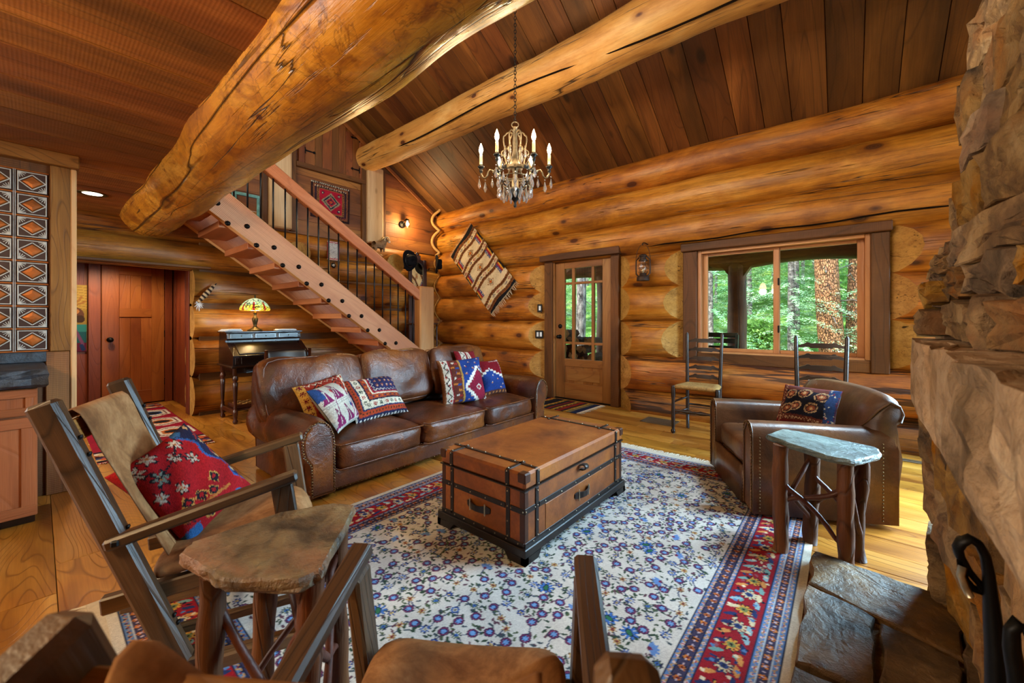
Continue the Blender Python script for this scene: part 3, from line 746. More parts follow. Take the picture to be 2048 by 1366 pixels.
# hearth slabs
hb = [(-.12, .2), (.5, .2), (.5, 2.40), (.26, 2.385), (-.115, 2.455)]
MB().prism(hb, 0, .035).obj('hearth_bed', MORTAR, fp)
for i, poly in enumerate(([(-.128, 2.15), (.30, 1.99), (.36, 2.37), (.25, 2.40), (-.115, 2.46)],
                          [(-.128, 2.13), (-.128, 1.62), (.065, 1.63), (.085, 2.05)],
                          [(.10, 2.04), (.085, 1.62), (.27, 1.68), (.285, 1.97)],
                          [(-.128, 1.60), (-.128, 1.0), (.20, 1.0), (.18, 1.61)],
                          [(.20, 1.6), (.22, 1.1), (.46, 1.1), (.46, 1.62), (.29, 1.66)],
                          [(-.128, .98), (-.12, .3), (.4, .3), (.4, .98)],
                          [(.30, 1.95), (.285, 1.69), (.45, 1.66), (.45, 2.3), (.36, 2.3)])):
    rock(poly, .02, .068, HEARTH, 'hearth_stone', fp, Matrix(), 500+i, .012, 5, .01, .007)
# fire tool set on the hearth
tl = thing('fire_tool_stand', 'black wrought iron fire tools with curled hook handles beside the stone fireplace', 'fire tools', (.21, 1.1, .07))
SH = [(.215, 1.1, .07), (.212, 1.1, .27), (.209, 1.1, .45), (.207, 1.1, .60), (.203, 1.1, .665), (.2, 1.1, .705), (.197, 1.1, .744), (.192, 1.1, .777), (.183, 1.1, .797), (.172, 1.1, .803), (.162, 1.1, .793), (.158, 1.1, .779), (.161, 1.1, .764), (.172, 1.1, .739), (.185, 1.1, .72), (.191, 1.1, .711), (.188, 1.1, .703), (.178, 1.1, .705), (.169, 1.1, .718), (.164, 1.1, .738), (.161, 1.1, .757)]
SH = [(x, y+.012*math.sin(i*.5), z) for i, (x, y, z) in enumerate(SH)]
MB().tube(SH, [.019, .021, .022, .02, .017, .014, .012, .0105, .010, .010, .010, .0095, .009, .0085, .008, .008, .008, .0075, .007, .006, .005], 8, flat=.7).obj('hook_handle', IRON, tl)
MB().tube([(.163, 1.085, .75), (.160, 1.08, .735), (.166, 1.082, .715), (.172, 1.085, .70)], .006, 6).obj('twist', SILVER, tl)
MB().tube([(.226, 1.05, .07), (.223, 1.05, .45), (.219, 1.05, .60), (.213, 1.05, .65), (.213, 1.05, .68), (.220, 1.05, .698), (.229, 1.05, .695), (.234, 1.05, .675), (.232, 1.05, .645)], [.012, .012, .012, .011, .010, .010, .009, .008, .006], 8).obj('poker', IRON, tl)
MB().box((.222, 1.075, .079), (.10, .16, .016), .004).obj('base', IRON, tl)

# ------------------------------------------------------------------ soft shapes
def cushion_mb(w, d, h, puff=(.0, .0, .02), k=7., n=10, seed=0, wr=.004, mb=None, M=None):
    """rounded block cushion, sizes along x,y,z"""
    rg = random.Random(seed); ph = [rg.uniform(0, 6.28) for _ in range(9)]
    mb = mb or MB(); ids = {}; vs = []; fs = []
    def vid(p):
        key = (round(p[0], 4), round(p[1], 4), round(p[2], 4))
        if key not in ids:
            x, y, z = p; q = (abs(x)**k+abs(y)**k+abs(z)**k)**(1/k)
            x, y, z = x/q, y/q, z/q
            X, Y, Z = x*w/2, y*d/2, z*h/2
            X += puff[0]*(1-y*y)*(1-z*z)*(1 if x > 0 else -1)*abs(x)
            Y += puff[1]*(1-x*x)*(1-z*z)*(1 if y > 0 else -1)*abs(y)
            Z += puff[2]*(1-x*x)*(1-y*y)*(1 if z > 0 else -1)*abs(z)
            s = wr*(math.sin(7*X/w+ph[0]+5*Y/d)+.7*math.sin(13*Y/d+ph[1]-6*Z/h)+.6*math.sin(17*X/w+9*Z/h+ph[2]))
            ids[key] = len(vs); vs.append((X+s*x, Y+s*y, Z+s*z))
        return ids[key]
    L = [-1+2*i/n for i in range(n+1)]
    for ax in range(3):
        for sg in (-1, 1):
            for i in range(n):
                for j in range(n):
                    c = []
                    for a, b in ((0, 0), (1, 0), (1, 1), (0, 1)):
                        p = [0, 0, 0]; p[ax] = sg; p[(ax+1) % 3] = L[i+a]; p[(ax+2) % 3] = L[j+b]; c.append(vid(p))
                    fs.append(c if sg > 0 else c[::-1])
    return mb.add(vs, fs, M, True)
def loft(profile, xs, mb, M=None, close=True, axis='x'):
    """profile(x)->list of (y,z); loft along x with end caps"""
    rings = [[(x, p[0], p[1]) for p in profile(x)] for x in xs]; n = len(rings[0]); b = len(mb.v)
    mb.grid(rings, cv=close, M=M)
    if close:
        mb.f.append([b+j for j in range(n)][::-1]); mb.s.append(False); mb.m.append(mb.cur)
        mb.f.append([b+(len(xs)-1)*n+j for j in range(n)]); mb.s.append(False); mb.m.append(mb.cur)
    return mb
def nails(pts, r, name, parent, mat=None, M=None):
    mb = MB()
    for p in pts: mb.ball(p, r, 6)
    return tag(mb.obj(name, mat or BRASS, parent, M), kind='stuff')
def along(path, step):
    o = []; acc = 0
    for a, b in zip(path, path[1:]):
        a, b = Vector(a), Vector(b); L = (b-a).length; t = acc
        while t < L: o.append(tuple(a+(b-a)*(t/L))); t += step
        acc = t-L
    return o

# ------------------------------------------------------------------ sofa
sofa = thing('sofa', 'long brown leather sofa with rolled arms and nailhead trim', 'sofa', (-3.15, 2.42, 0))
FX = -2.65
bx(-3.66, FX-.025, 1.2, 3.66, .03, .165, 'base_rail', LEATHER, sofa, .02)
bx(-3.74, -3.42, 1.22, 3.64, .06, .60, 'back_frame', LEATHER, sofa, .05)
for yy in (1.24, 3.6):
    for xx in (-2.75, -3.62): MB().lathe([(.028, 0), (.034, .03), (.03, .04)], 10).obj('foot', BLACKW, sofa, T(xx, yy, 0))
def arm_profile(sx):
    """(y,z) outline of the rolled arm; y grows outwards from the seat"""
    P = [(0, .02), (0, .40)]
    for i in range(1, 16):
        a = -.10*PI+(1.55*PI)*i/15
        P.append((.125-.125*math.cos(a+.1*PI)*1.0, .40+.135*math.sin(a*.86+.06)))
    P += [(.165, .255), (.165, .02)]
    return P
base_prof = [(0, .02), (0, .18), (0, .36), (.006, .43), (.03, .49), (.07, .53), (.12, .545), (.17, .53), (.215, .49), (.238, .43), (.238, .37), (.222, .31), (.195, .275), (.175, .25), (.17, .16), (.17, .02)]
for sgn, yi, nm in ((-1, 1.305, 'left'), (1, 3.555, 'right')):
    def pr_(x, s=sgn, y0=yi):
        d = FX-x; k = 1.0 if d > .03 else (.965 if d > .012 else .93)
        bz = 1+.02*math.sin(d*9)
        return [(y0+s*(.12+(p[0]-.12)*k), .30+(p[1]-.30)*k*(bz if p[1] > .4 else 1)) for p in base_prof]
    mb = MB(); loft(pr_, [-3.66, -3.5, -3.3, -3.1, -2.95, -2.8, -2.72, FX-.03, FX-.015, FX-.002], mb)
    if sgn > 0: mb.f = [f[::-1] for f in mb.f]
    arm = mb.obj('arm', LEATHER, sofa)
    ip = [(yi+sgn*(.12+(p[0]-.12)*.80), .29+(p[1]-.29)*.90) for p in base_prof]
    Mf = Matrix(((0, 0, 1, FX), (1, 0, 0, 0), (0, 1, 0, 0), (0, 0, 0, 1)))
    MB().prism(ip, -.01, .008, Mf, inset=.012, cz=.006).obj('arm_panel', LEATHER, arm)
    path = [(FX+.006, yi+sgn*(.12+(p[0]-.12)*.86), .29+(p[1]-.29)*.94) for p in base_prof]
    nails(along(path, .019), .0062, 'nailhead', arm)
    # outer side panel below the roll
    bx(-3.62, -2.74, yi+sgn*.171, yi+sgn*.178, .03, .26, 'side_panel', LEATHER, arm, .002)
for i in range(3):
    y0 = 1.305+.75*i
    mb = cushion_mb(.92, .742, .185, (.0, .0, .035), 9, 12, 20+i, .003)
    sc_ = mb.obj('seat_cushion', LEATHER, sofa, T(-3.1, y0+.375, .255))
    for zz in (-.082, .084):
        e = [(.452, -.35+.7*t/14, zz) for t in range(15)]
        MB().tube([(.405, -.362, zz)]+e+[(.405, .362, zz)], .006, 6).obj('piping', LEATHER, sc_, T(-3.1, y0+.375, .255))
    mb = cushion_mb(.24, .80, .49, (.05, .0, .012), 9, 14, 30+i, .009)
    Mb = T(-3.40, 1.455+.79*i, .645)@R(math.radians(-13), 'Y')
    bc = mb.obj('back_cushion', LEATHER, sofa, Mb)
    P = []
    for t in range(41):
        a = 2*PI*t/40; ca, sa = math.cos(a), math.sin(a); q = (abs(ca)**7+abs(sa)**7)**(1/7)
        P.append((.098, .372*ca/q, .238*sa/q))
    MB().tube(P[:-1], .006, 6, closed=True).obj('piping', LEATHER, bc, Mb)
nails(along([(FX-.02, 1.32, .045), (FX-.02, 3.54, .045)], .03), .005, 'nailhead', sofa)

# ------------------------------------------------------------------ trunk table
TRUNKC = plain('trunk_corner_leather', '#3a1c0c', .4, .45, 0, .2, 20.)
tr = thing('trunk_table', 'brown leather trunk coffee table with dark straps and studs on the rug', 'trunk', (-1.506, 2.07, 0))
x0, x1, y0, y1 = -1.812, -1.20, 1.525, 2.612
bx(x0, x1, y0, y1, .085, .362, 'body', TRUNKL, tr, .006)
bx(x0-.006, x1+.006, y0-.006, y1+.006, .366, .449, 'lid', TRUNKL, tr, .012)
for zz, e in ((.366, .009),): bx(x0-.009, x1+.009, y0-.009, y1+.009, .361, .367, 'lid_gap', TRUNKD, tr, 0)
# plinth with bracket feet
for a, b, c, d in ((x0-.02, x1+.02, y0-.02, y0+.01), (x0-.02, x1+.02, y1-.01, y1+.02), (x0-.02, x0+.01, y0, y1), (x1-.01, x1+.02, y0, y1)):
    bx(a, b, c, d, .045, .088, 'plinth', TRUNKB, tr, .004)
for xx, sx in ((x0-.02, 1), (x1+.02, -1)):
    for yy, sy in ((y0-.02, 1), (y1+.02, -1)):
        mb = MB()
        mb.prism([(0, .0), (.10, .0), (.135, .047), (0, .047)], 0, .028, Matrix(((sx, 0, 0, xx), (0, 0, sy, yy), (0, 1, 0, 0), (0, 0, 0, 1))))
        mb.prism([(0, .0), (.10, .0), (.135, .047), (0, .047)], 0, .028, Matrix(((0, 0, sx, xx), (sy, 0, 0, yy), (0, 1, 0, 0), (0, 0, 0, 1))))
        mb.obj('bracket_foot', TRUNKB, tr)
st = []
def strap(p, q, n, w=.024, parent=tr, studs=4, th=.005):
    n = Vector(n); o = board(Vector(p)+n*th/2, Vector(q)+n*th/2, w, th, 'strap', TRUNKD, parent, up=n, ch=.0015)
    for i in range(studs):
        t = (i+.5)/studs if studs > 1 else .5
        t = .06+.88*i/(studs-1) if studs > 1 else .5
        st.append(tuple(Vector(p)+(Vector(q)-Vector(p))*t+n*(th+.001)))
    return o
for xx in (-1.725, -1.305):
    strap((xx, y0, .10), (xx, y0, .355), (0, -1, 0), .026)
    strap((xx, y0-.006, .372), (xx, y0-.006, .447), (0, -1, 0), .026, studs=2); strap((xx, y0-.006, .449), (xx, y0+.13, .449), (0, 0, 1), .022, studs=2)
    strap((xx, y1-.13, .449), (xx, y1+.006, .449), (0, 0, 1), .022, studs=2)
for yy in (1.625, 2.515):
    strap((x1, yy, .10), (x1, yy, .355), (1, 0, 0), .026)
    strap((x1+.006, yy, .372), (x1+.006, yy, .447), (1, 0, 0), .026, studs=2)
    strap((x0, yy, .449), (x1, yy, .449), (0, 0, 1), .02, studs=6)
for a, b, s in ((x0, -1.742, 2), (-1.708, -1.322, 4), (-1.288, x1, 2)): strap((a, y0, .262), (b, y0, .262), (0, -1, 0), .028, studs=s)
for a, b, s in ((y0, 1.608, 2), (1.642, 2.498, 6), (2.532, y1, 2)): strap((x1, a, .262), (x1, b, .262), (1, 0, 0), .028, studs=s)
for a, b, n in (((x0, y0, .098), (x1, y0, .098), (0, -1, 0)), ((x1, y0, .098), (x1, y1, .098), (1, 0, 0))): strap(a, b, n, .022, studs=8)
for xx, yy, sx, sy in ((x1, y0, 1, -1), (x0, y0, -1, -1), (x1, y1, 1, 1)):
    MB().box((0, 0, 0), (.034, .034, .265), .004).obj('corner_guard', TRUNKC, tr, T(xx-sx*.0145, yy-sy*.0145, .225))
    MB().box((0, 0, 0), (.05, .05, .05), .006).obj('corner_cap', TRUNKC, tr, T(xx-sx*.0145, yy-sy*.0145, .4245))
nails(st, .0042, 'stud', tr, SILVER)
for xx in (-1.62,): pass
bx(x1-.001, x1+.003, 1.70, 2.44, .105, .244, 'drawer_front', TRUNKL, tr, .002)
for M, nm in ((T(-1.51, y0-.004, .2)@R(PI, 'Z'), 'a'), (T(x1+.006, 2.07, .185)@R(PI/2, 'Z')@R(PI, 'Z'), 'b')):
    mb = MB(); P = [(-.085, 0), (-.062, .006), (-.03, .022), (0, .027), (.03, .022), (.062, .006), (.085, 0)]
    hw_ = [.012, .02, .016, .015, .016, .02, .012]
    rows_ = [[(x, y-.003, -w), (x, y+.003, -w), (x, y+.003, w), (x, y-.003, w)] for (x, y), w in zip(P, hw_)]
    mb.grid(rows_, cv=True, smooth=False); h = mb.obj('handle', TRUNKD, tr, M)
    for xx in (-.055, .055): MB().bar((xx, .012, -.032), (xx, .012, .032), .008, .006, .002).obj('handle_clip', SILVER, h, M)
mb = MB(); P = [(0, .0), (.028, .004), (.04, -.006), (.038, -.022), (.02, -.03), (.0, -.03)]
mb.grid([[(x, -.022, z), (x, .022, z)] for x, z in P], smooth=True); o = mb.obj('pull_tab', TRUNKD, tr, T(x1+.004, 2.06, .352)); solid(o, .004)

# ------------------------------------------------------------------ club chair by the window
ac = thing('club_chair', 'brown leather club chair with low rolled back and nailhead trim facing the trunk', 'armchair', (-.29, 3.34, 0), math.radians(119))
AM = wm(ac)
HW = .4265
mb = cushion_mb(.62, .74, .24, (0, 0, 0), 12, 6, 1, 0); mb.obj('seat_base', LEATHER2, ac, AM@T(0, .0, .155))
prof2 = [(HW, .03), (HW, .30), (HW, .47), (HW-.004, .53), (HW-.03, .565), (HW-.075, .58), (HW-.12, .57), (HW-.145, .545), (HW-.15, .50), (HW-.15, .30), (HW-.15, .05)]
for s in (1, -1):
    def pp(y, s=s):
        k = .97 if y > .38 else 1.; top = -.02*max(0, (.2-y))
        return [(s*(HW-.075+(p[0]-HW+.075)*k), p[1]+(top if p[1] > .4 else 0)) for p in prof2]
    rings = [[(p[0], y, p[1]) for p in pp(y)] for y in (-.36, -.2, 0, .2, .35, .392, .398)]
    mb = MB(); n = len(prof2); mb.grid(rings, cv=True)
    mb.f.append([6*n+j for j in range(n)]); mb.s.append(False); mb.m.append(0); mb.f.append(list(range(n))[::-1]); mb.s.append(False); mb.m.append(0)
    if s < 0: mb.f = [f[::-1] for f in mb.f]
    mb.f = [f[::-1] for f in mb.f]
    arm = mb.obj('arm', LEATHER2, ac, AM)
    path = [(s*(HW-.075+(p[0]-HW+.075)*.86), .401, .30+(p[1]-.30)*.965) for p in prof2]
    nails(along(path, .02), .0055, 'nailhead', arm, M=AM)
    nails(along([(s*(HW+.001), .36, .05), (s*(HW+.001), .36, .50)], .02)+along([(s*(HW+.001), -.28, .05), (s*(HW+.001), -.28, .50)], .02), .0045, 'nailhead', arm, M=AM)
    MB().tube([(s*(HW-.13), .402, .05), (s*(HW-.13), .402, .5), (s*(HW-.075), .402, .568), (s*(HW-.02), .402, .5), (s*(HW-.02), .402, .05)], .004, 5).obj('piping', LEATHER2, arm, AM)
cushion_mb(.555, .60, .17, (0, .012, .02), 8, 12, 3, .003).obj('seat_cushion', LEATHER2, ac, AM@T(0, .08, .335))
mb = MB(); mb.grid([[(-.28+.56*i/12, .392-.05*(1-abs(i-6)/6)**1.0*0+.0, z) for z in (.03, .15, .26)] for i in range(13)])
mb.obj('front_rail', LEATHER2, ac, AM); solid(bpy.data.objects[mb and 'front_rail'], .03, 0)
# back: swept roll
side = [(-.20, .30), (-.215, .42), (-.235, .55), (-.262, .66), (-.29, .725), (-.325, .762), (-.375, .772), (-.42, .75), (-.438, .705), (-.425, .66), (-.405, .60), (-.40, .40), (-.39, .20), (-.38, .04)]
rows_ = []
for i in range(17):
    t = -1+2*i/16; row = []
    for y, z in side:
        wdt = .27+max(0, (z-.45))*.50 if y > -.33 else .43-.02*(z < .3)
        wdt = min(wdt, .43)
        e = abs(t)**6
        yy = y+.05*t*t*(1 if z > .5 else .3)+(-.02*e if y > -.33 else .02*e)
        row.append((t*wdt, yy-.01, z-.03*e*(z > .6)-.012*t*t*(z > .6)))
    rows_.append(row)
mb = MB(); mb.grid(rows_); nb = len(side)
mb.f.append([j for j in range(nb)]); mb.s.append(True); mb.m.append(0); mb.f.append([16*nb+j for j in range(nb)][::-1]); mb.s.append(True); mb.m.append(0)
mb.obj('back', LEATHER2, ac, AM)
for s in (0, 16): MB().tube([rows_[s][k] for k in range(1, 10)], .0065, 6).obj('piping', LEATHER2, ac, AM)
MB().lathe([(.26, 0), (.26, .03)], 20).obj('swivel_base', BLACKW, ac, AM)
# ------------------------------------------------------------------ stone-topped twig tables
def branch(p, q, r, mat, name, parent, seed, n=8, k=7, wob=.012, taper=.9):
    rg = random.Random(seed); p, q = Vector(p), Vector(q); d = q-p; pts = []; rr = []
    u = d.orthogonal().normalized(); w = d.cross(u).normalized(); a, b = rg.uniform(0, 6), rg.uniform(0, 6)
    for i in range(k+1):
        t = i/k; pts.append(p+d*t+u*wob*math.sin(a+t*5)*(1 if 0 < i < k else .3)+w*wob*math.sin(b+t*4)*(1 if 0 < i < k else .3))
        rr.append(r*(1+(taper-1)*t)*(1+.09*math.sin(t*17+a)))
    M = frame(p, q); Mi = M.inverted()
    mb = MB().tube([Mi@x for x in pts], rr, n)
    return mb.obj(name, mat, parent, M)
def slab(poly, z0, z1, mat, parent, seed, amt=.008):
    P = jag(poly, seed, amt, 4); rg = random.Random(seed); n = len(P)
    cx = sum(p[0] for p in P)/n; cy = sum(p[1] for p in P)/n
    a = sum(P[i][0]*P[(i+1) % n][1]-P[(i+1) % n][0]*P[i][1] for i in range(n))
    if a < 0: P = P[::-1]
    def ring(k, z, j): return [(cx+(x-cx)*k+rg.uniform(-j, j), cy+(y-cy)*k+rg.uniform(-j, j), z+rg.uniform(-j, j)*.4) for x, y in P]
    rings = [ring(.95, z0, .003), ring(.985, z0+.008, .004), ring(1.0, (z0+z1)/2, .004), ring(.99, z1-.006, .003), ring(.965, z1, .0012)]
    mb = MB(); mb.grid(rings, cv=True, smooth=False); k = len(rings)-1
    mb.f.append(list(range(n))[::-1]); mb.f.append([k*n+j for j in range(n)]); mb.s += [False]*2; mb.m += [0]*2
    return mb.obj('stone_top', mat, parent)
tR = thing('twig_table', 'green slate side table on twig legs beside the club chair', 'side table', (-.1, 2.5, 0), 0, 'stone-topped twig tables')
pr_ = [(-.335, 2.55), (-.28, 2.74), (-.20, 2.745), (.115, 2.64), (.128, 2.53), (.07, 2.39), (.015, 2.32), (-.07, 2.325), (-.19, 2.42)]
slab(pr_, .548, .578, SLATE, tR, 3)
LR = [(-.262, 2.47), (.0, 2.495), (-.145, 2.67), (.055, 2.63)]
for i, (x, y) in enumerate(LR):
    branch((x, y, 0), (x+.004*(-1)**i, y+.01, .552), .034 if i != 3 else .028, BARK, 'leg', tR, 60+i, 10, 9, .006 if i != 3 else .014, 1.04)
def cross(A, B, z0, z1, par, sd, r=.0125):
    branch((A[0], A[1], z0), (B[0], B[1], z1), r, TWIG, 'branch', par, sd, 7, 7, .014, .85)
cross(LR[0], LR[1], .38, .10, tR, 71); cross(LR[1], LR[0], .40, .24, tR, 72, .014)
cross(LR[2], LR[3], .40, .12, tR, 73); cross(LR[3], LR[2], .42, .2, tR, 74)
cross(LR[0], LR[2], .18, .5, tR, 75); cross(LR[2], LR[0], .12, .44, tR, 76); cross(LR[1], LR[3], .52, .1, tR, 77); cross(LR[3], LR[1], .5, .3, tR, 78)
tL = thing('twig_table', 'rusty brown stone side table on twig legs between the two oak chairs', 'side table', (-1.17, .43, 0), 0, 'stone-topped twig tables')
pl_ = [(-1.335, .235), (-1.378, .268), (-1.374, .494), (-1.308, .639), (-1.24, .673), (-1.173, .62), (-.994, .46), (-.976, .44), (-.976, .393), (-1.121, .279), (-1.22, .257)]
slab(pl_, .556, .592, RUSTST, tL, 9, .003)
LL = [(-1.225, .285), (-1.015, .43), (-1.20, .60), (-1.31, .43)]
for i, (x, y) in enumerate(LL):
    branch((x-.01, y, 0), (x, y, .56), (.030, .032, .028, .03)[i], BARK, 'leg', tL, 80+i, 10, 9, .005, 1.02)
cross(LL[0], LL[1], .50, .10, tL, 91, .011); cross(LL[1], LL[0], .42, .02, tL, 92, .012); cross(LL[3], LL[1], .50, .42, tL, 93, .013)
cross(LL[0], LL[2], .10, .5, tL, 94, .01); cross(LL[1], LL[2], .36, .2, tL, 95); cross(LL[1], LL[0], .46, .08, tL, 96, .009); cross(LL[2], LL[1], .5, .1, tL, 97)

# ------------------------------------------------------------------ aged oak sling chairs
def morris(loc, rz, label, drape=0., pt=0.):
    t = thing('sling_chair', label, 'chair', loc, rz, 'aged oak sling chairs'); M = wm(t)
    W = .248
    for s in (-1, 1):
        p = board(M@Vector((s*W, -.075, .03)), M@Vector((s*W, -.407-pt*.35, .937+pt)), .05, .072, 'back_post', OLDOAK, t, up=(M.to_3x3()@Vector((0, .94, .34))), ch=.011)
        d = Vector((0, -.332, .907)).normalized()
        for k in (.82, .88, .50, .55, .17, .2):
            c = Vector((s*W, -.075, .03))+Vector((0, -.332, .907))*k+Vector((0, .0365, .0134))
            MB().box((0, 0, 0), (.016, .016, .01), .004).obj('peg', IRON, p, M@T(*c)@R(PI/2-.35, 'X'))
        a = board(M@Vector((s*.272, -.265, .508)), M@Vector((s*.272, .255, .636)), .052, .036, 'arm', OLDOAK, t, up=(M.to_3x3()@Vector((0, 0, 1))), ch=.008)
        MB().box((0, 0, 0), (.012, .02, .02), .004).obj('peg', IRON, a, M@T(s*.299, -.235, .517))
        board(M@Vector((s*.262, .205, .605)), M@Vector((s*.245, .285, .03)), .034, .068, 'front_leg', OLDOAK, t, up=(M.to_3x3()@Vector((0, 1, 0))), ch=.006)
        board(M@Vector((s*.20, -.30, .285)), M@Vector((s*.20, .29, .335)), .036, .055, 'seat_rail', OLDOAK, t, ch=.005)
        board(M@Vector((s*.24, -.40, .028)), M@Vector((s*.24, .40, .028)), .05, .05, 'runner', OLDOAK, t, ch=.006)
        board(M@Vector((s*.235, -.12, .066)), M@Vector((s*.235, -.01, .066)), .075, .03, 'runner_block', OLDOAK, t, ch=.006)
        board(M@Vector((s*.19, -.17, .14)), M@Vector((s*.19, .27, .14)), .026, .03, 'side_stretcher', OLDOAK, t, ch=.004)
    for y, z, nm in ((-.372, .85, 'top_rail'), (-.16, .27, 'back_rail'), (.265, .31, 'front_rail'), (.27, .14, 'stretcher')):
        board(M@Vector((-.245, y, z)), M@Vector((.245, y, z)), .028, .07 if 'top' in nm else .05, nm, POSTB if 'top' in nm else OLDOAK, t, up=(M.to_3x3()@Vector((0, -.34, .94))), ch=.004)
    # leather back sling: wraps the top rail, sags forward between the posts
    rows = []
    for i in range(19):
        k = i/18; row = []
        for j in range(11):
            x = (-1+2*j/10)*.185; sag = .018*(1-(x/.185)**2)*math.sin(PI*k)
            y = -.385+.255*k-sag*1.5; z = .905-.575*k
            if i == 0: y, z = -.425, .875
            if i == 1: y, z = -.415, .92
            if i == 2: y, z = -.378, .92
            z -= drape*(1-abs(x/.185)**1.6)*max(0, 1-2*k)
            row.append((x*(1-.04*math.sin(PI*k)), y+.02, z))
        rows.append(row)
    o = MB().grid(rows).obj('back_sling', SUEDE, t, M); solid(o, .008, 0); subsurf(o, 1)
    for s in (-1, 1):
        MB().tube([Vector((s*.10, rows[i][5][1]+.007, rows[i][5][2]+.003)) for i in range(3, 18)], .0025, 5).obj('seam', SUEDE, o, M)
    # leather seat: a padded sling with a rounded front
    rows = []
    for i in range(17):
        k = i/16; row = []
        for j in range(13):
            u = -1+2*j/12; x = u*.215*(1 if k < .8 else 1-.25*((k-.8)/.2)**2*abs(u))
            y = -.17+.46*k; z = .345+.055*k-.02*(1-u*u)*math.sin(PI*k)
            if k > .86: z -= (k-.86)*.9*(k-.86)*10; y -= (k-.86)*.12
            if abs(u) > .9: z -= .02
            row.append((x, y, z))
        rows.append(row)
    o = MB().grid(rows).obj('seat', SUEDE, t, M); solid(o, .05, -1); subsurf(o, 1)
    return t
CA = morris((-1.886, .487, 0), -.418, 'aged oak chair with tan leather sling and red pillow', 0., .018)
CB = morris((-.551, .467, 0), .606, 'aged oak chair with worn leather seat, its back towards the viewer', .10, -.010)

# ------------------------------------------------------------------ ladder-back chairs
def ladder_chair(loc, rz, label, group):
    t = thing('ladder_back_chair', label, 'chair', loc, rz, group); M = wm(t)
    for s in (-1, 1):
        pts = [(s*.16, .155, 0), (s*.162, .155, .25), (s*.165, .16, .5), (s*.172, .175, .8), (s*.178, .195, 1.035), (s*.178, .196, 1.05), (s*.178, .196, 1.062)]
        MB().tube(pts, [.017, .019, .019, .017, .016, .013, .003], 10).obj('back_post', CHAIRW, t, M)
        MB().lathe([(.012, 0), (.022, .012), (.024, .03), (.014, .05), (.018, .07), (.021, .2), (.016, .33), (.018, .37), (.023, .4), (.023, .495), (.02, .505), (0, .508)], 12).obj('front_leg', CHAIRW, t, M@T(s*.215, -.165, 0))
        for z in (.2, .33): MB().tube([(s*.213, -.165, z), (s*.19, -.01, z+.01), (s*.162, .155, z+.015)], [.009, .012, .009], 8).obj('side_stretcher', CHAIRW, t, M)
    for k in range(5):
        z = .56+.098*k; w = .163+.003*k; yb = .163+.011*k
        up = []; lo = []
        for i in range(25):
            u = -1+2*i/24; a = abs(u)
            h = .030+.012*math.cos(u*PI*.5)
            top = z+h+(.010 if .42 < a < .66 else 0)-.014*(a > .66)*(a-.66)/.34
            low = z-.002-(.012 if a < .50 else 0)+.012*math.cos(u*PI/2)
            up.append((u*w, yb+.022*(1-u*u), top)); lo.append((u*w, yb+.022*(1-u*u), low))
        o = MB().grid([lo, up], smooth=False).obj('ladder_slat', CHAIRW, t, M); solid(o, .012, 0)
    P = [(-.21, -.17, .23)]
    MB().lathe([(.008, 0), (.012, .03), (.017, .06), (.012, .08), (.019, .12), (.023, .16), (.012, .2), (.018, .215), (.012, .23), (.023, .27), (.019, .31), (.012, .35), (.017, .37), (.012, .4), (.008, .43)], 12).obj('front_stretcher', CHAIRW, t, M@T(-.215, -.165, .245)@R(PI/2, 'Y'))
    MB().tube([(-.16, .155, .27), (.16, .155, .27)], .01, 8).obj('back_stretcher', CHAIRW, t, M)
    # rush seat: four triangles of cord meeting in the middle
    rows = []; n = 24
    for i in range(n+1):
        v = -1+2*i/n; row = []
        hw = .205-.022*(v+1)
        for j in range(n+1):
            u = -1+2*j/n; r_ = max(abs(u), abs(v))
            z = .478+.014*r_+.004*math.sin(r_*34)-(.02 if r_ > .97 else 0)
            row.append((u*hw, v*.16-.005, z))
        rows.append(row)
    o = MB().grid(rows).obj('rush_seat', RUSH, t, M); solid(o, .028, -1)
    return t
ladder_chair((-1.19, 4.50, 0), 0, 'dark ladder-back chair with rush seat under the left half of the window', 'ladder-back chairs')
ladder_chair((-.17, 4.235, 0), 0, 'dark ladder-back chair standing behind the leather club chair', 'ladder-back chairs')

# ------------------------------------------------------------------ writing desk
dk = thing('writing_desk', 'black slant-front writing desk with small drawers and turned legs against the log wall', 'desk', (-5.64, 1.85, 0))
DY0, DY1 = 1.435, 2.275
def yprism(poly, y0, y1, name, mat, parent, inset=0):   # polygon in (X,z), extruded along Y
    M = Matrix(((1, 0, 0, 0), (0, 0, 1, 0), (0, 1, 0, 0), (0, 0, 0, 1)))
    mb = MB().prism(poly, y0, y1, M); mb.f = [f[::-1] for f in mb.f]; return mb.obj(name, mat, parent)
yprism([(-5.92, .665), (-5.365, .665), (-5.365, .785), (-5.60, .93), (-5.66, .935), (-5.66, .955), (-5.92, .955)], DY0, DY1, 'case', BLACKW, dk)
yprism([(-5.92, .955), (-5.63, .955), (-5.615, .975), (-5.63, 1.045), (-5.92, 1.045)], DY0+.005, DY1-.005, 'drawer_gallery', BLACKW, dk)
bx(-5.94, -5.60, DY0-.015, DY1+.015, 1.045, 1.062, 'top', BLACKW, dk, .006)
bx(-5.94, -5.345, DY0-.02, DY1+.02, .645, .668, 'table_top', BLACKW, dk, .008)
for k in range(3):
    a = DY0+.03+.265*k
    d = bx(-5.63, -5.612, a, a+.245, .972, 1.036, 'drawer', BLACKW, dk, .006)
    bx(-5.613, -5.608, a+.02, a+.225, .985, 1.024, 'drawer_panel', NAVY, d, .004); MB().ball((-5.605, a+.122, 1.005), .007, 6).obj('pull', BRONZE, d)
for k in range(3): bx(-5.662, -5.655, DY0+.03+.265*k, DY0+.275+.265*k, .938, .958, 'slot', NAVY, dk, 0)
n_ = Vector((.145, 0, .235)).normalized()
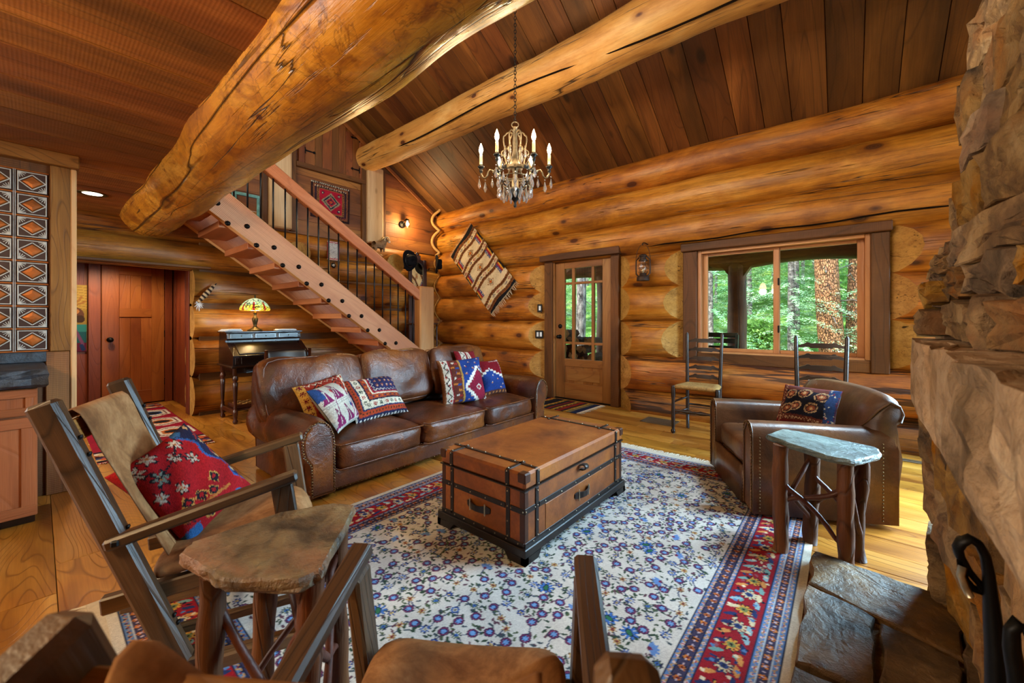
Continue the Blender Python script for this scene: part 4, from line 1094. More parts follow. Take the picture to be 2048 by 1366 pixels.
p0, p1 = Vector((-5.365, 0, .785)), Vector((-5.60, 0, .93))
o = board(Vector((-5.4825, DY0+.07, .8575))+n_*.004, Vector((-5.4825, DY1-.07, .8575))+n_*.004, .22, .008, 'writing_leather', NAVY, dk, up=n_, ch=.002)
for s in (-.10, .10):
    c = Vector((-5.4825, 0, .8575))+(p1-p0).normalized()*s+n_*.009
    board((c.x, DY0+.1, c.z), (c.x, DY1-.1, c.z), .006, .002, 'gilt_line', BRONZE, o, up=n_, ch=0)
for a, b in ((DY0+.02, DY0+.06), (DY0+.08, DY1-.08), (DY1-.06, DY1-.02)): bx(-5.366, -5.358, a, b, .685, .765, 'drawer', BLACKW, dk, .004)
MB().ball((-5.352, 1.85, .725), .009, 8).obj('pull', BRONZE, dk)
bx(-5.9, -5.37, DY0+.02, DY1-.02, .58, .645, 'apron', BLACKW, dk, .004)
lp = [(.012, 0), (.024, .01), (.028, .03), (.016, .05), (.022, .075), (.02, .09), (.026, .10), (.026, .155), (.016, .165), (.022, .18), (.014, .2), (.018, .23), (.024, .38), (.028, .47), (.018, .49), (.03, .505), (.03, .535), (.018, .55), (.022, .56), (.027, .565), (.027, .65)]
for xx in (-5.885, -5.395):
    for yy in (DY0+.03, DY1-.03): MB().lathe(lp, 12).obj('leg', MAHOG, dk, T(xx, yy, 0))
bx(-5.90, -5.38, DY0+.02, DY0+.045, .10, .15, 'stretcher', MAHOG, dk); bx(-5.90, -5.38, DY1-.045, DY1-.02, .10, .15, 'stretcher', MAHOG, dk)
bx(-5.86, -5.5, DY0+.03, DY1-.03, .125, .145, 'lower_shelf', MAHOG, dk)
bs = thing('basket_tray', 'low dark tray with woven cover stored under the black desk', 'tray', (-5.64, 1.85, .146))
bx(-5.82, -5.52, 1.5, 2.2, .146, .19, 'tray', MAHOG, bs, .006)
mb = MB()
for i in range(12):
    for j in range(5):
        if (i+j) % 2: mb.box((-5.80+.055*j+.03, 1.53+.054*i+.02, .194), (.045, .045, .008), .002)
tag(mb.obj('woven_cover', RUSH, bs), kind='stuff')
# chair at the desk
dc = thing('desk_chair', 'dark wood desk chair with black leather back, half hidden behind the sofa', 'chair', (-4.95, 1.84, 0))
rows = [[(-4.86-.03*math.cos(PI*j/10-PI/2)+.0*i-.012*i, 1.615+.44*j/10, .69+.17*i/4+(.006*math.sin(PI*j/10) if i == 4 else 0)) for j in range(11)] for i in range(5)]
o = MB().grid(rows).obj('back_pad', NAVY, dc); solid(o, .035, 0); subsurf(o, 1)
for yy in (1.605, 2.065):
    MB().tube([(-4.85, yy, .87), (-4.87, yy, .66), (-4.84, yy, .45), (-4.79, yy, .0)], [.018, .02, .022, .018], 8).obj('back_post', MAHOG, dc)
    MB().tube([(-5.27, yy, .0), (-5.25, yy, .2), (-5.25, yy, .44)], [.016, .02, .024], 8).obj('front_leg', MAHOG, dc)
    MB().tube([(-4.87, yy, .66), (-5.05, yy, .665), (-5.2, yy, .64), (-5.22, yy, .55), (-5.25, yy, .44)], .018, 8).obj('arm', MAHOG, dc)
cushion_mb(.42, .44, .07, (0, 0, .012), 8, 8, 5, .002).obj('seat', NAVY, dc, T(-5.06, 1.835, .45))

NEWEL = wood('newel_fir', '#9c6436', '#c08850', '#d6a672', 11, .3, 1., .5, .4, .06, streak=.3, knots=.3)
# ------------------------------------------------------------------ staircase
sr = thing('staircase', 'open fir staircase with bolted stringers and black iron balusters rising to the loft', 'stairs', (-5.4, 3.6, .49))
SX, FXs = -5.0, -5.93
slope = (2.403-.869)/(1.192-3.22); 
pitch = .265; rise = .1917
nS = Vector((0, rise, pitch)).normalized(); dS = Vector((0, -pitch, rise)).normalized()
def srun(x, th, name):
    a = Vector((x, 3.70, .62)); b = a+dS*((3.70-.95)/-dS.y)
    mb = MB(); 
    o = board(a, b, th, .27, name, FIR, sr, up=nS, ch=.004)
    for s in (-1, 1): board(a+nS*s*.1355, b+nS*s*.1355, th+.004, .004, 'stringer_edge', FIREDGE, o, up=nS, ch=.001)
    return o
s_near = srun(SX+.045-.045, .09, 'stringer'); srun(FXs, .09, 'stringer')
bl = MB()
for k in range(9):
    z = .869+rise*k; yc = 3.22-pitch*k
    bx(FXs+.045, SX-.045, yc-.145, yc+.145, z-.035, z+.035, 'tread', FIR, sr, .005, along=0)
    for dy in (-.088, .088):
        MB().lathe([(.027, 0), (.027, .008), (.017, .012), (.017, .024), (.012, .028), (0, .029)], 8).obj('bolt', IRON, s_near, T(SX+.045, yc+dy, z)@R(PI/2, 'Y'))
rl_up = [Vector((SX, 1.55, 0)), Vector((SX, 3.74, 0))]
def rail_z(y): return 1.57+(3.74-y)*.655
a, b = Vector((SX, 3.76, rail_z(3.76)-.0)), Vector((SX, 1.40, rail_z(1.40)))
board(a, b, .10, .135, 'handrail', FIR, sr, up=nS, ch=.008)
for k in range(21):
    y = 3.63-.127*k; z0 = .62+(3.70-y)*(rise/pitch)+.16; z1 = rail_z(y)-.03
    mb = MB().tube([(SX, y, z0), (SX, y, (z0+z1)/2), (SX, y, z1)], .0095, 6)
    mb.obj('baluster', BLUED, sr)
bx(SX-.09, SX+.07, 3.72, 3.99, .3, 1.715, 'newel_post', NEWEL, sr, .018)
bx(-6.05, SX+.05, 3.45, 4.95, .42, .49, 'landing', FIR, sr, .006)
for yy in (3.5, 4.9): bx(SX-.05, SX+.03, yy-.04, yy+.04, 0, .42, 'landing_post', FIR, sr)
bx(-6.05, -5.97, 3.46, 4.94, 0, .42, 'landing_wall', FIR, sr)
# ------------------------------------------------------------------ kitchen end wall, tiles, cabinet, counter
wk = struct('wall_kitchen')
bx(-4.36, -4.205, -1.6, .14, 0, 2.27, 'core', BARN, wk)
bx(-4.21, -4.175, .055, .148, .985, 2.262, 'face_board', POSTB, wk, .004, along=2); bx(-4.21, -4.18, .035, .145, 0, .982, 'face_board', GABLE, wk, .004, along=2)
bx(-4.38, -4.172, .148, .178, 0, 2.262, 'edge_board', FIREDGE, wk, .006, along=2)
bx(-4.3, -4.135, -1.6, .19, 2.262, 2.352, 'head_board', POSTB, wk, .006, along=1)
mb = MB()
hwY, hwZ = .0665, .0685                     # one pressed tile, local x = world Y, local y = world z, local z out
mb.box((0, 0, .003), (.134, .138, .006), .001, mi=0)
for s in (-1, 1):
    mb.box((0, s*.062, .008), (.128, .006, .006), .002, mi=2); mb.box((s*.0605, 0, .008), (.006, .128, .006), .002, mi=2)
dv = [(-.058, 0), (0, -.050), (.058, 0), (0, .050)]
for a, b in zip(dv, dv[1:]+dv[:1]): mb.bar((a[0], a[1], .009), (b[0], b[1], .009), .006, .007, .002, mi=2)
for k, z in ((.80, .009), (.5, .014)):
    pass
mb.grid([[(x*k, y*k, z) for x, y in dv] for k, z in ((.84, .006), (.72, .012), (.3, .014))], cv=True, smooth=False, mi=1)
mb.f.append([len(mb.v)-4+j for j in range(4)]); mb.s.append(False); mb.m.append(1)
for sx, sy in ((1, 1), (-1, -1)):
    for k in range(4):
        a = math.radians(8+25*k); mb.bar((sx*.056, sy*.058, .008), (sx*(.056-.030*math.cos(a)), sy*(.058-.034*math.sin(a)), .008), .004, .004, .001, mi=2)
tile_me = mb.mesh('tile', [COPPERD, COPPER, COPPERL])
MT = Matrix(((0, 0, 1, -4.205), (1, 0, 0, 0), (0, 1, 0, 0), (0, 0, 0, 1)))
for c in range(4):
    for r in range(8):
        fl = Matrix.Scale(-1, 4, (1, 0, 0)) if (r % 2) else Matrix()
        if r % 2:
            o = inst(tile_me, 'tile', wk, MT@T(-.0235-.152*c, 1.065+.1512*r, 0)@R(PI, 'X')@T(0, 0, -.010)@Matrix.Scale(-1, 4, (0, 0, 1)))
        else: o = inst(tile_me, 'tile', wk, MT@T(-.0235-.152*c, 1.065+.1512*r, 0))
for c in range(4):
    for e in (-.004, .004): MB().box((0, 0, 0), (1.21, .004, .012), .002).obj('tile_seam', COPPERL, wk, T(-4.20, -.0995-.152*c+e, 1.594)@R(PI/2, 'Y'))
for r in range(9): MB().box((0, 0, 0), (.62, .008, .010), .002).obj('tile_seam', COPPER, wk, T(-4.201, -.26, .99+.1512*r)@R(PI/2))
kc = thing('kitchen_cabinet', 'cherry shaker kitchen cabinet below the dark stone counter', 'cabinet', (-3.9, -.7, 0))
bx(-4.2, -3.645, -1.5, .0, .06, .80, 'carcass', CHERRY, kc, .003, along=2)
bx(-4.2, -3.70, -1.5, -.01, 0, .06, 'toe_kick', BLACKW, kc)
def shaker(y0, y1, z0, z1, nm, st=.06):
    d = bx(-3.645, -3.632, y0, y1, z0, z1, nm, CHERRY, kc, .002, along=2)
    for a, b, c, e in ((y0, y1, z1-st, z1), (y0, y1, z0, z0+st), (y0, y0+st, z0+st, z1-st), (y1-st, y1, z0+st, z1-st)):
        bx(-3.632, -3.62, a, b, c, e, 'frame', CHERRY, d, .002)
shaker(-.52, -.002, .648, .797, 'drawer', .045); shaker(-.52, -.002, .065, .636, 'door'); shaker(-1.05, -.525, .648, .797, 'drawer', .045); shaker(-1.05, -.525, .065, .636, 'door')
kt = thing('stone_counter', 'black rough-edged stone counter slab below the copper tiles', 'countertop', (-3.9, -.7, .8))
P = [(-4.19, .035), (-4.19, -1.5)]+[(-3.585+.012*math.sin(i*2.7)+.01*math.sin(i*1.1), -1.5+1.54*i/24) for i in range(25)]
mb = MB(); rings = []
for k, (dx, z) in enumerate(((-.02, .808), (.004, .825), (.0, .86), (.008, .885), (-.012, .908), (-.04, .915))):
    rings.append([(x+(dx+.006*math.sin(i*3.1+k*2) if i > 1 else 0), y+(dx*.5 if (i in (0, 26)) else 0), z) for i, (x, y) in enumerate(P)])
mb.grid(rings, cv=True, smooth=False); n = len(P); mb.f.append([5*n+j for j in range(n)]); mb.s.append(False); mb.m.append(0)
mb.f.append(list(range(n))[::-1]); mb.s.append(False); mb.m.append(0)
mb.obj('slab', GRANITE, kt)
bx(-4.205, -4.18, -1.5, .04, .915, .985, 'upstand', GRANITE, kt, .004)

# ------------------------------------------------------------------ woven things, coloured thread by thread
def L(h): return np.array(srgb(h), np.float32)
class Ras:
    """a cloth seen flat, w by h metres, u across and v along; paint() shapes on it"""
    def __init__(s, w, h, step, bg):
        s.w, s.h = w, h; s.n = max(2, int(w/step)+1); s.m = max(2, int(h/step)+1)
        s.u = np.linspace(0, w, s.n); s.v = np.linspace(0, h, s.m); s.c = np.empty((s.n, s.m, 3), np.float32); s.c[:] = L(bg)
        s.U, s.V = np.meshgrid(s.u, s.v, indexing='ij')
    def mask(s, M, col): s.c[M] = L(col)
    def win(s, x, y, r):
        i0, i1 = np.searchsorted(s.u, (x-r, x+r)); j0, j1 = np.searchsorted(s.v, (y-r, y+r))
        return slice(i0, i1), slice(j0, j1)
    def rect(s, x0, x1, y0, y1, col): s.mask((s.U >= x0) & (s.U < x1) & (s.V >= y0) & (s.V < y1), col)
    def dia(s, x, y, rx, ry, col, r0=0):
        w = s.win(x, y, max(rx, ry)); d = abs(s.U[w]-x)/rx+abs(s.V[w]-y)/ry; s.c[w][(d <= 1) & (d >= r0)] = L(col)
    def disk(s, x, y, r, col, r0=0.):
        w = s.win(x, y, r); d = np.hypot(s.U[w]-x, s.V[w]-y); s.c[w][(d <= r) & (d >= r0)] = L(col)
    def ell(s, x, y, a, b, ang, col):
        w = s.win(x, y, max(a, b)); X, Y = s.U[w]-x, s.V[w]-y; c, n = math.cos(ang), math.sin(ang)
        s.c[w][((X*c+Y*n)/a)**2+((-X*n+Y*c)/b)**2 <= 1] = L(col)
    def petal(s, x, y, r, k, col, ph=0., inner=.35):
        w = s.win(x, y, r); X, Y = s.U[w]-x, s.V[w]-y; d = np.hypot(X, Y); a = np.arctan2(Y, X)+ph
        s.c[w][d <= r*(inner+(1-inner)*abs(np.cos(a*k/2)))] = L(col)
    def line(s, pts, t, col):
        for (x0, y0), (x1, y1) in zip(pts, pts[1:]):
            cx, cy = (x0+x1)/2, (y0+y1)/2; Ln = math.hypot(x1-x0, y1-y0)+1e-9; w = s.win(cx, cy, Ln/2+t)
            X, Y = s.U[w]-x0, s.V[w]-y0; q = np.clip((X*(x1-x0)+Y*(y1-y0))/Ln**2, 0, 1)
            s.c[w][np.hypot(X-q*(x1-x0), Y-q*(y1-y0)) <= t/2] = L(col)
    def zig(s, x0, x1, y, amp, per, t, col, axis=0):
        U, V = (s.U, s.V) if axis == 0 else (s.V, s.U)
        tri = abs(((U-x0)/per) % 1-.5)*4-1
        s.mask((U >= x0) & (U < x1) & (abs(V-y-amp*tri) < t/2), col)
    def flower(s, x, y, r, cols, k=8):
        s.petal(x, y, r, k, cols[0]); s.petal(x, y, r*.82, k, cols[1]); s.disk(x, y, r*.36, cols[2]); s.disk(x, y, r*.16, cols[0])
rr = random.Random(11)
NG = np.random.default_rng(4)
def age(ra, amt=.16, mixp=.35):
    """uneven wool: yarn to yarn colour change and ragged edges"""
    n, m = ra.c.shape[:2]; i = np.arange(n)[:, None]+NG.integers(-1, 2, (n, m))*(NG.random((n, m)) < mixp); j = np.arange(m)[None]+NG.integers(-1, 2, (n, m))*(NG.random((n, m)) < mixp)
    ra.c = (ra.c[np.clip(i, 0, n-1), np.clip(j, 0, m-1)]*(1+amt*NG.normal(size=(n, m, 1))*.7+amt*.6*np.sin(ra.V*31+2*np.sin(ra.U*9))[..., None])).clip(0, 1).astype(np.float32)

# --- the big carpet
RX0, RX1, RY0, RY1 = -2.445, -.135, .175, 3.56
ca = Ras(RX1-RX0, RY1-RY0, .005, '#c9c6be')
W_, H_ = ca.w, ca.h
NAV, BLU, LBL, RED, ORG, IVO, GRN, PUR, BRN = '#1c2340', '#3c5f9e', '#7c9cc4', '#8e1420', '#c8752c', '#cbc3b2', '#2f4536', '#6d2742', '#6b4a35'
pts = []; cell = {}
def near_(x, y, d):
    i, j = int(x/.07), int(y/.07)
    return any((x-a)**2+(y-b)**2 < d*d for p in range(i-1, i+2) for q in range(j-1, j+2) for a, b in cell.get((p, q), ()))
for _ in range(16000):
    x, y = rr.uniform(.36, W_-.36), rr.uniform(.36, H_-.36)
    if not near_(x, y, .055): pts.append((x, y)); cell.setdefault((int(x/.07), int(y/.07)), []).append((x, y))
for i, (x, y) in enumerate(pts):                                  # stems and leaves
    near = sorted(((a-x)**2+(b-y)**2, a, b) for p in range(-1, 2) for q in range(-1, 2) for a, b in cell.get((int(x/.07)+p, int(y/.07)+q), ()) if b > y)[:1]
    for d, a, b in near:
        ca.line([(x, y), ((x+a)/2+rr.uniform(-.02, .02), (y+b)/2+rr.uniform(-.015, .015)), (a, b)], .0052, '#3d4a66')
    for q in range(5):
        a, d = rr.uniform(0, 6.28), rr.uniform(.028, .042); ca.ell(x+d*math.cos(a), y+d*math.sin(a), .012, .0048, a+rr.uniform(.4, 1.2), rr.choice((GRN, GRN, '#3b4a52', '#5a3a48', '#4a5a40')))
for i, (x, y) in enumerate(pts):
    k = rr.random()
    if k < .44:
        r = .0225; ca.disk(x, y, r, '#2a2a4c'); ca.disk(x, y, r*.88, '#5a2344'); ca.petal(x, y, r*.86, 10, '#7d3a5c', 0, .75); ca.disk(x, y, r*.64, '#1f2a55'); ca.petal(x, y, r*.56, 6, '#6a96cc', 0, .55)
    elif k < .56: ca.flower(x, y, .024, (NAV, '#4668a8', '#c0b8a0'), 8)
    elif k < .68: ca.flower(x, y, .019, (NAV, '#2c4a94', '#c8b070'), 6)
    elif k < .80: ca.flower(x, y, .019, ('#5a4030', '#b4925a', '#7c2a30'), 6)
    elif k < .86:
        a = rr.uniform(0, 6.28)
        for q in range(5): ca.ell(x+.018*math.cos(a+(q-2)*.55), y+.018*math.sin(a+(q-2)*.55), .019, .0075, a+(q-2)*.55, '#5f86c0')
        ca.disk(x, y, .009, PUR)
    elif k < .90:
        a = rr.uniform(0, 6.28); ca.petal(x, y, .040, 9, NAV, a); ca.petal(x, y, .036, 9, '#3d6cb4', a); ca.ell(x, y, .022, .013, a, NAV); ca.ell(x, y, .017, .009, a, '#2f6a4a')
    else: ca.flower(x, y, .022, (NAV, '#5a6b4c', '#3d6cb4'), 10)
dx = np.minimum(ca.U, W_-ca.U); dy = np.minimum(ca.V, H_-ca.V); D = np.minimum(dx, dy)
S = np.where(dx < dy, ca.V, ca.U)                                  # running along the border
ca.mask(D < .335, NAV)
def bandc(a, b, col): ca.mask((D >= a) & (D < b), col)
bandc(.258, .332, '#5578a8'); bandc(.038, .116, '#5578a8'); bandc(.120, .254, RED); bandc(-1, .034, IVO)
for c in (.077, .295):
    bandc(c-.0185, c+.0185, '#3a3550')
    for e in (-.0185, .0185): bandc(c+e-.002, c+e+.002, '#a8b0b8'); bandc(c+e*1.1-.0015, c+e*1.1+.0015, NAV)
    for e in (-.0285, .0285):
        tri = abs((S/.028) % 1-.5)*4-1
        ca.mask((abs(D-c-e-.006*tri) < .003), '#b08a5a')
def border_pts(d, per):
    o = []
    nx = int((W_-2*d)/per); ny = int((H_-2*d)/per)
    for i in range(nx+1): t = d+(W_-2*d)*i/nx; o += [(t, d, 0), (t, H_-d, 0)]
    for i in range(1, ny): t = d+(H_-2*d)*i/ny; o += [(d, t, 1), (W_-d, t, 1)]
    return o
for c in (.077, .295):
    for i, (x, y, a) in enumerate(border_pts(c, .052)): ca.flower(x, y, .0165, ('#2a1a18', ORG, '#7a2418'), 8)
    for x, y, a in border_pts(c, .026): ca.disk(x, y, .0045, '#b9a6b0')
for d0 in (.0485, .1055, .2665, .3235):
    for i, (x, y, a) in enumerate(border_pts(d0, .034)): ca.disk(x, y, .006, '#d0b8b0' if i % 2 else NAV); ca.disk(x, y, .003, '#a03040')
for i, (x, y, a) in enumerate(border_pts(.187, .019)):
    o = .045*math.sin(i*.9); xx, yy = (x+o, y) if a else (x, y+o); ca.ell(xx, yy, .013, .006, rr.uniform(0, 3), rr.choice(('#23305c', '#6f9a94', '#c9b892', '#101428', '#8a4a58')))
for i, (x, y, a) in enumerate(border_pts(.187, .115)):
    ca.flower(x, y, .040, (NAV, '#c9b892', '#2d3c6c') if i % 4 < 2 else ('#1a1420', '#c89038', '#6f7a48'), 10)
for i, (x, y, a) in enumerate(border_pts(.187, .0575)):
    for s in (-1, 1):
        o = s*.038; xx, yy = (x+o, y) if a else (x, y+o)
        ca.ell(xx, yy, .026, .010, (1.2 if a else .3)+s*.6, rr.choice(('#6f9a94', '#8fb0b8', '#c9b892', '#23305c', '#c88848')))
        ca.disk(xx+rr.uniform(-.02, .02), yy+rr.uniform(-.02, .02), .008, rr.choice(('#d8c8a8', '#101428', '#4f78a8')))
bandc(.0345, .0385, NAV); bandc(.1165, .1205, NAV); bandc(.2535, .2585, NAV); bandc(.331, .336, NAV)
age(ca, .10, .0)
rug_m = woven('carpet_pile', .95, .6, 300.)
P = np.stack([RX0+ca.U, RY0+ca.V, .010+.0015*np.sin(ca.U*3.1+ca.V*2.3)], -1)
cr = thing('carpet', 'large ivory floral carpet with red and blue border under the trunk table', 'rug', ((RX0+RX1)/2, (RY0+RY1)/2, 0))
put(bpy.data.objects.new('pile', npgrid('carpet', P, ca.c)), cr)
bx(RX0+.004, RX1-.004, RY0+.004, RY1-.004, .001, .008, 'backing', COTTON, cr, .002)
CLOTH = plain('flatweave_end', '#c4b8a2', .9, .15, 0, .1, 60., .4, 200.)
bx(RX0+.01, RX1-.01, RY0-.045, RY0+.004, .001, .009, 'flatweave_end', CLOTH, cr, .002); bx(RX0+.01, RX1-.01, RY1-.004, RY1+.04, .001, .009, 'flatweave_end', CLOTH, cr, .002)
mb = MB()
for e, sy in ((RY0-.045, -1), (RY1+.04, 1)):
    x = RX0+.012
    while x < RX1-.012:
        l = rr.uniform(.04, .075); b = rr.uniform(-.02, .02)
        mb.tube([(x, e, .006), (x+b*.5, e+sy*l*.6, .009), (x+b, e+sy*l, .004)], [.0032, .003, .0012], 4, caps=False); x += .0068
tag(mb.obj('fringe', COTTON, cr), kind='stuff')

def flat_cloth(ra, name, M, label, cat, group=None, wave=.004, mat=None, thick=.006, seed=0):
    """a cloth hung or laid: local xy plane centred, front towards +z"""
    q = random.Random(seed); a, b = q.uniform(0, 6), q.uniform(0, 6)
    age(ra, .16, .35)
    z = wave*(np.sin(ra.U*9/ra.w+a)+np.sin(ra.V*7/ra.h+b)*.7)
    P = np.stack([ra.U-ra.w/2, ra.V-ra.h/2, z], -1)
    t = thing(name, label, cat, M.translation, 0, group); o = put(bpy.data.objects.new('weave', npgrid(name, P, ra.c)), t, M); o.data.materials.append(mat or WOVEN); solid(o, thick, -1)
    return t
WOVEN = woven('woven_wool', .9, .45, 320.)
bpy.data.meshes['carpet'].materials.append(rug_m)
def fringe(t, M, w, y, dirn, n, ln, mat=COTTON, seed=0):
    q = random.Random(seed); mb = MB()
    for i in range(n):
        x = -w/2+w*(i+.5)/n; l = ln*q.uniform(.7, 1.1); b = q.uniform(-.3, .3)*ln
        mb.tube([(x, y, 0), (x+b*.5, y+dirn*l*.5, .004), (x+b, y+dirn*l, 0)], [.0035, .003, .0015], 4, caps=False)
    return tag(mb.obj('fringe', mat, t, M), kind='stuff')
def floorM(x, y, z=.005, a=0): return T(x, y, z)@R(a)

# --- red kilim runner to the hall door (u along X, v along Y)
k = Ras(2.86, .80, .008, '#8f0f2c')
for x0, sg in ((0, 1), (2.86, -1)):
    for i, c in enumerate(('#14131c', '#c9a878', '#23406e', '#14131c', '#8c3a1c', '#d8d0c0', '#1a1a26')):
        a = .04+.055*i; k.rect(*(sorted((x0+sg*a, x0+sg*(a+.05)))), 0, .8, c)
    for i in range(8): k.dia(x0+sg*.30, .05+.1*i, .07, .045, ('#c9a878', '#b8542c', '#d8d0c0')[i % 3]); k.dia(x0+sg*.14, .05+.1*i, .05, .03, '#b8542c')
for cx in (.80, 1.43, 2.06):
    for cy in (.62, .24):
        for j, (rx, c) in enumerate(((.25, '#d8d2c6'), (.215, '#6a1420'), (.18, '#d8d2c6'), (.125, '#27457c' if cx < 1 else '#b8642c'), (.07, '#16141c'))):
            w = k.win(cx, cy, .3); X, Y = abs(k.U[w]-cx), abs(k.V[w]-cy)
            k.c[w][(Y < .16-.022*j) & (X < rx-(np.floor(Y/.03)*.03)*.55)] = L(c)
kt_ = flat_cloth(k, 'kilim', floorM(-6.18, .72), 'crimson kilim runner with white medallions on the hall floor', 'rug', wave=.002, seed=1)
fringe(kt_, floorM(-6.18+1.43, .72, .006, -PI/2), .8, 0, 1, 70, .03)
# --- door mat
k = Ras(1.12, .64, .008, '#8e2416')
cl = ['#1a1820', '#8e2416', '#a8761c', '#1a1820', '#7c1e16', '#3a2a1c', '#9c3418', '#1a1820']
for i in range(28): k.rect(.04*i, .04*i+.04, 0, .64, cl[(i*3+i//4) % 8])
for i in range(5): k.zig(0, .64, .12+.21*i, .022, .09, .016, '#d0a040', 1)
k.rect(1.02, 1.12, 0, .64, '#16233f'); k.rect(.96, 1.02, 0, .64, '#7a6840')
for y0 in (): pass
dm = flat_cloth(k, 'door_mat', floorM(-3.19, 4.76, .006, -.03), 'striped red and ochre woven mat before the glazed front door', 'mat', wave=.002, seed=2)
fringe(dm, floorM(-3.19, 4.76, .007, -.03)@T(.56, 0, 0)@R(-PI/2), .64, 0, 1, 46, .08)

# --- hung weavings.  Wall frame: local x along the wall, local y up, z out
def wallN(x, y, z, roll=0): return Matrix(((1, 0, 0, x), (0, 0, -1, y), (0, 1, 0, z), (0, 0, 0, 1)))@R(roll)
def wallW(x, y, z, roll=0): return Matrix(((0, 0, 1, x), (1, 0, 0, y), (0, 1, 0, z), (0, 0, 0, 1)))@R(roll)
A, B, Cc, Dd = [Vector(v) for v in ((-5.125, 0, 2.895), (-5.66, 0, 2.388), (-4.603, 0, 1.243), (-4.107, 0, 1.88))]
nw, nh = ((B-A).length+(Cc-Dd).length)/2, ((Cc-B).length+(Dd-A).length)/2
k = Ras(nw, nh, .008, '#cdbda0')                # u: A->B short side, v: A->D long side
k.rect(0, nw, 0, .10, '#12131a'); k.rect(0, nw, nh-.10, nh, '#12131a')
def wavy(v, t, col, amp=.018): k.mask(abs(k.V-v-amp*np.sin(k.U/nw*2*PI*1.25)) < t/2, col)
for v in (.16, .52, .90, nh-.16):
    for e, t, c in ((0, .19, '#7a4a26'), (0, .155, '#3e2214'), (0, .125, '#7a4a26'), (0, .10, '#4a2a18'), (0, .075, '#c8b898')): wavy(v+e, t, c)
    for i in range(7):
        x = nw*(i+.5)/7; yy = v+.018*math.sin(x/nw*2*PI*1.25); k.dia(x, yy, .045, .022, ('#8e2030', '#1d2a52', '#c8922c')[i % 3]); k.dia(x, yy, .02, .01, '#cdbda0')
for v in (.34, .71, 1.08):
    if v > nh-.15: continue
    for j, (r, c) in enumerate(((.085, '#7a4a22'), (.068, '#cdbda0'), (.056, '#1d2a52'), (.04, '#c8922c'), (.024, '#8e2030'))): k.dia(nw/2, v+.01, r, r*.95, c)
    for s in (0, 1):
        for i, c in enumerate(('#14141c', '#c8922c', '#8e2030', '#23407c')):
            for q in range(6):
                y0 = v-.085+.03*q; a = .028*i; e = .034+(.012 if i == 3 else 0)
                u0, u1 = (a, a+e) if s == 0 else (nw-a-e, nw-a)
                k.mask((k.U >= u0) & (k.U < u1) & (abs(k.V-y0) < .011 if i == 3 else abs(k.V-y0) < .016), c)
X = (B-A).normalized(); Yd = ((Dd-A)-(Dd-A).dot(X)*X).normalized(); N_ = Vector((0, -1, 0)); cen = (A+B+Cc+Dd)/4; 
Mn = Matrix(((X.x, Yd.x, 0, cen.x), (0, 0, -1, 4.965), (X.z, Yd.z, 0, cen.z), (0, 0, 0, 1)))
nv = flat_cloth(k, 'wall_weaving', Mn, 'tilted brown and ivory striped weaving with navy ends on the log wall', 'wall hanging', wave=.008, seed=3)
fringe(nv, Mn, nw, nh/2, 1, 34, .10, seed=4); fringe(nv, Mn, nw, -nh/2, -1, 30, .05, seed=5)
k = Ras(.605, .555, .007, '#2a1a1c')
k.rect(.03, .575, .03, .52, '#7a4a30'); k.rect(.05, .555, .05, .50, '#33202a'); k.rect(.09, .515, .085, .47, '#8a5a34'); k.rect(.12, .485, .11, .45, '#a01a30')
for i in range(14): k.dia(.06+.037*i, .065, .012, .012, '#8a3a2c'); k.dia(.06+.037*i, .49, .012, .012, '#c8b090'); k.dia(.105, .09+.03*i, .01, .012, '#2a1a1c'); k.dia(.5, .09+.03*i, .01, .012, '#2a1a1c')
for rx, c in ((.15, '#8f8468'), (.125, '#1f2038'), (.10, '#8f8468'), (.08, '#a01a30'), (.05, '#1f2038'), (.03, '#b8462c')): k.dia(.3025, .28, rx, rx*.95, c)
for sx in (-1, 1):
    for sy in (-1, 1): k.dia(.3025+sx*.13, .28+sy*.12, .03, .03, '#1f2038'); k.dia(.3025+sx*.13, .28+sy*.12, .015, .015, '#c8b090')
for i in range(22): k.rect(.03*i, .03*i+.015, .53, .555, '#c8bca8')
flat_cloth(k, 'hung_rug', wallW(-6.165, 2.945, 3.035, -.02), 'small square red and navy rug hung on the boards above the stairs', 'wall hanging', wave=.004, seed=6)
k = Ras(.19, .29, .005, '#9a3340'); k.rect(.02, .17, .03, .26, '#b9b4ae')
for i in range(9):
    for j in range(13): k.dia(.03+.017*i, .04+.017*j, .006, .005, '#4a4650' if (i+j) % 2 else '#8d888a')
for i in range(10): k.rect(.02*i, .02*i+.01, 0, .02, '#d8cec0'); k.rect(.02*i, .02*i+.01, .27, .29, '#d8cec0')
tp = flat_cloth(k, 'small_tapestry', wallW(-6.075, 2.945, 2.27), 'small pale patterned tapestry with tassels behind the balusters', 'wall hanging', wave=.001, seed=7)
fringe(tp, wallW(-6.075, 2.945, 2.27), .19, -.145, -1, 12, .06, TRUNKD)
ob = thing('round_ornament', 'small black and white round ornament below the pale tapestry', 'ornament', (-6.07, 2.94, 2.05))
MB().lathe([(.036, -.012), (.042, 0), (.036, .012), (0, .014)], 16).obj('disc', BLACKP, ob, wallW(-6.075, 2.94, 2.045)); MB().lathe([(.018, .012), (.018, .017), (0, .018)], 12).obj('white_centre', WHITE, ob, wallW(-6.075, 2.94, 2.045))
MB().lathe([(.008, .016), (.008, .020), (0, .021)], 8).obj('dot', BLACKP, ob, wallW(-6.075, 2.94, 2.045))
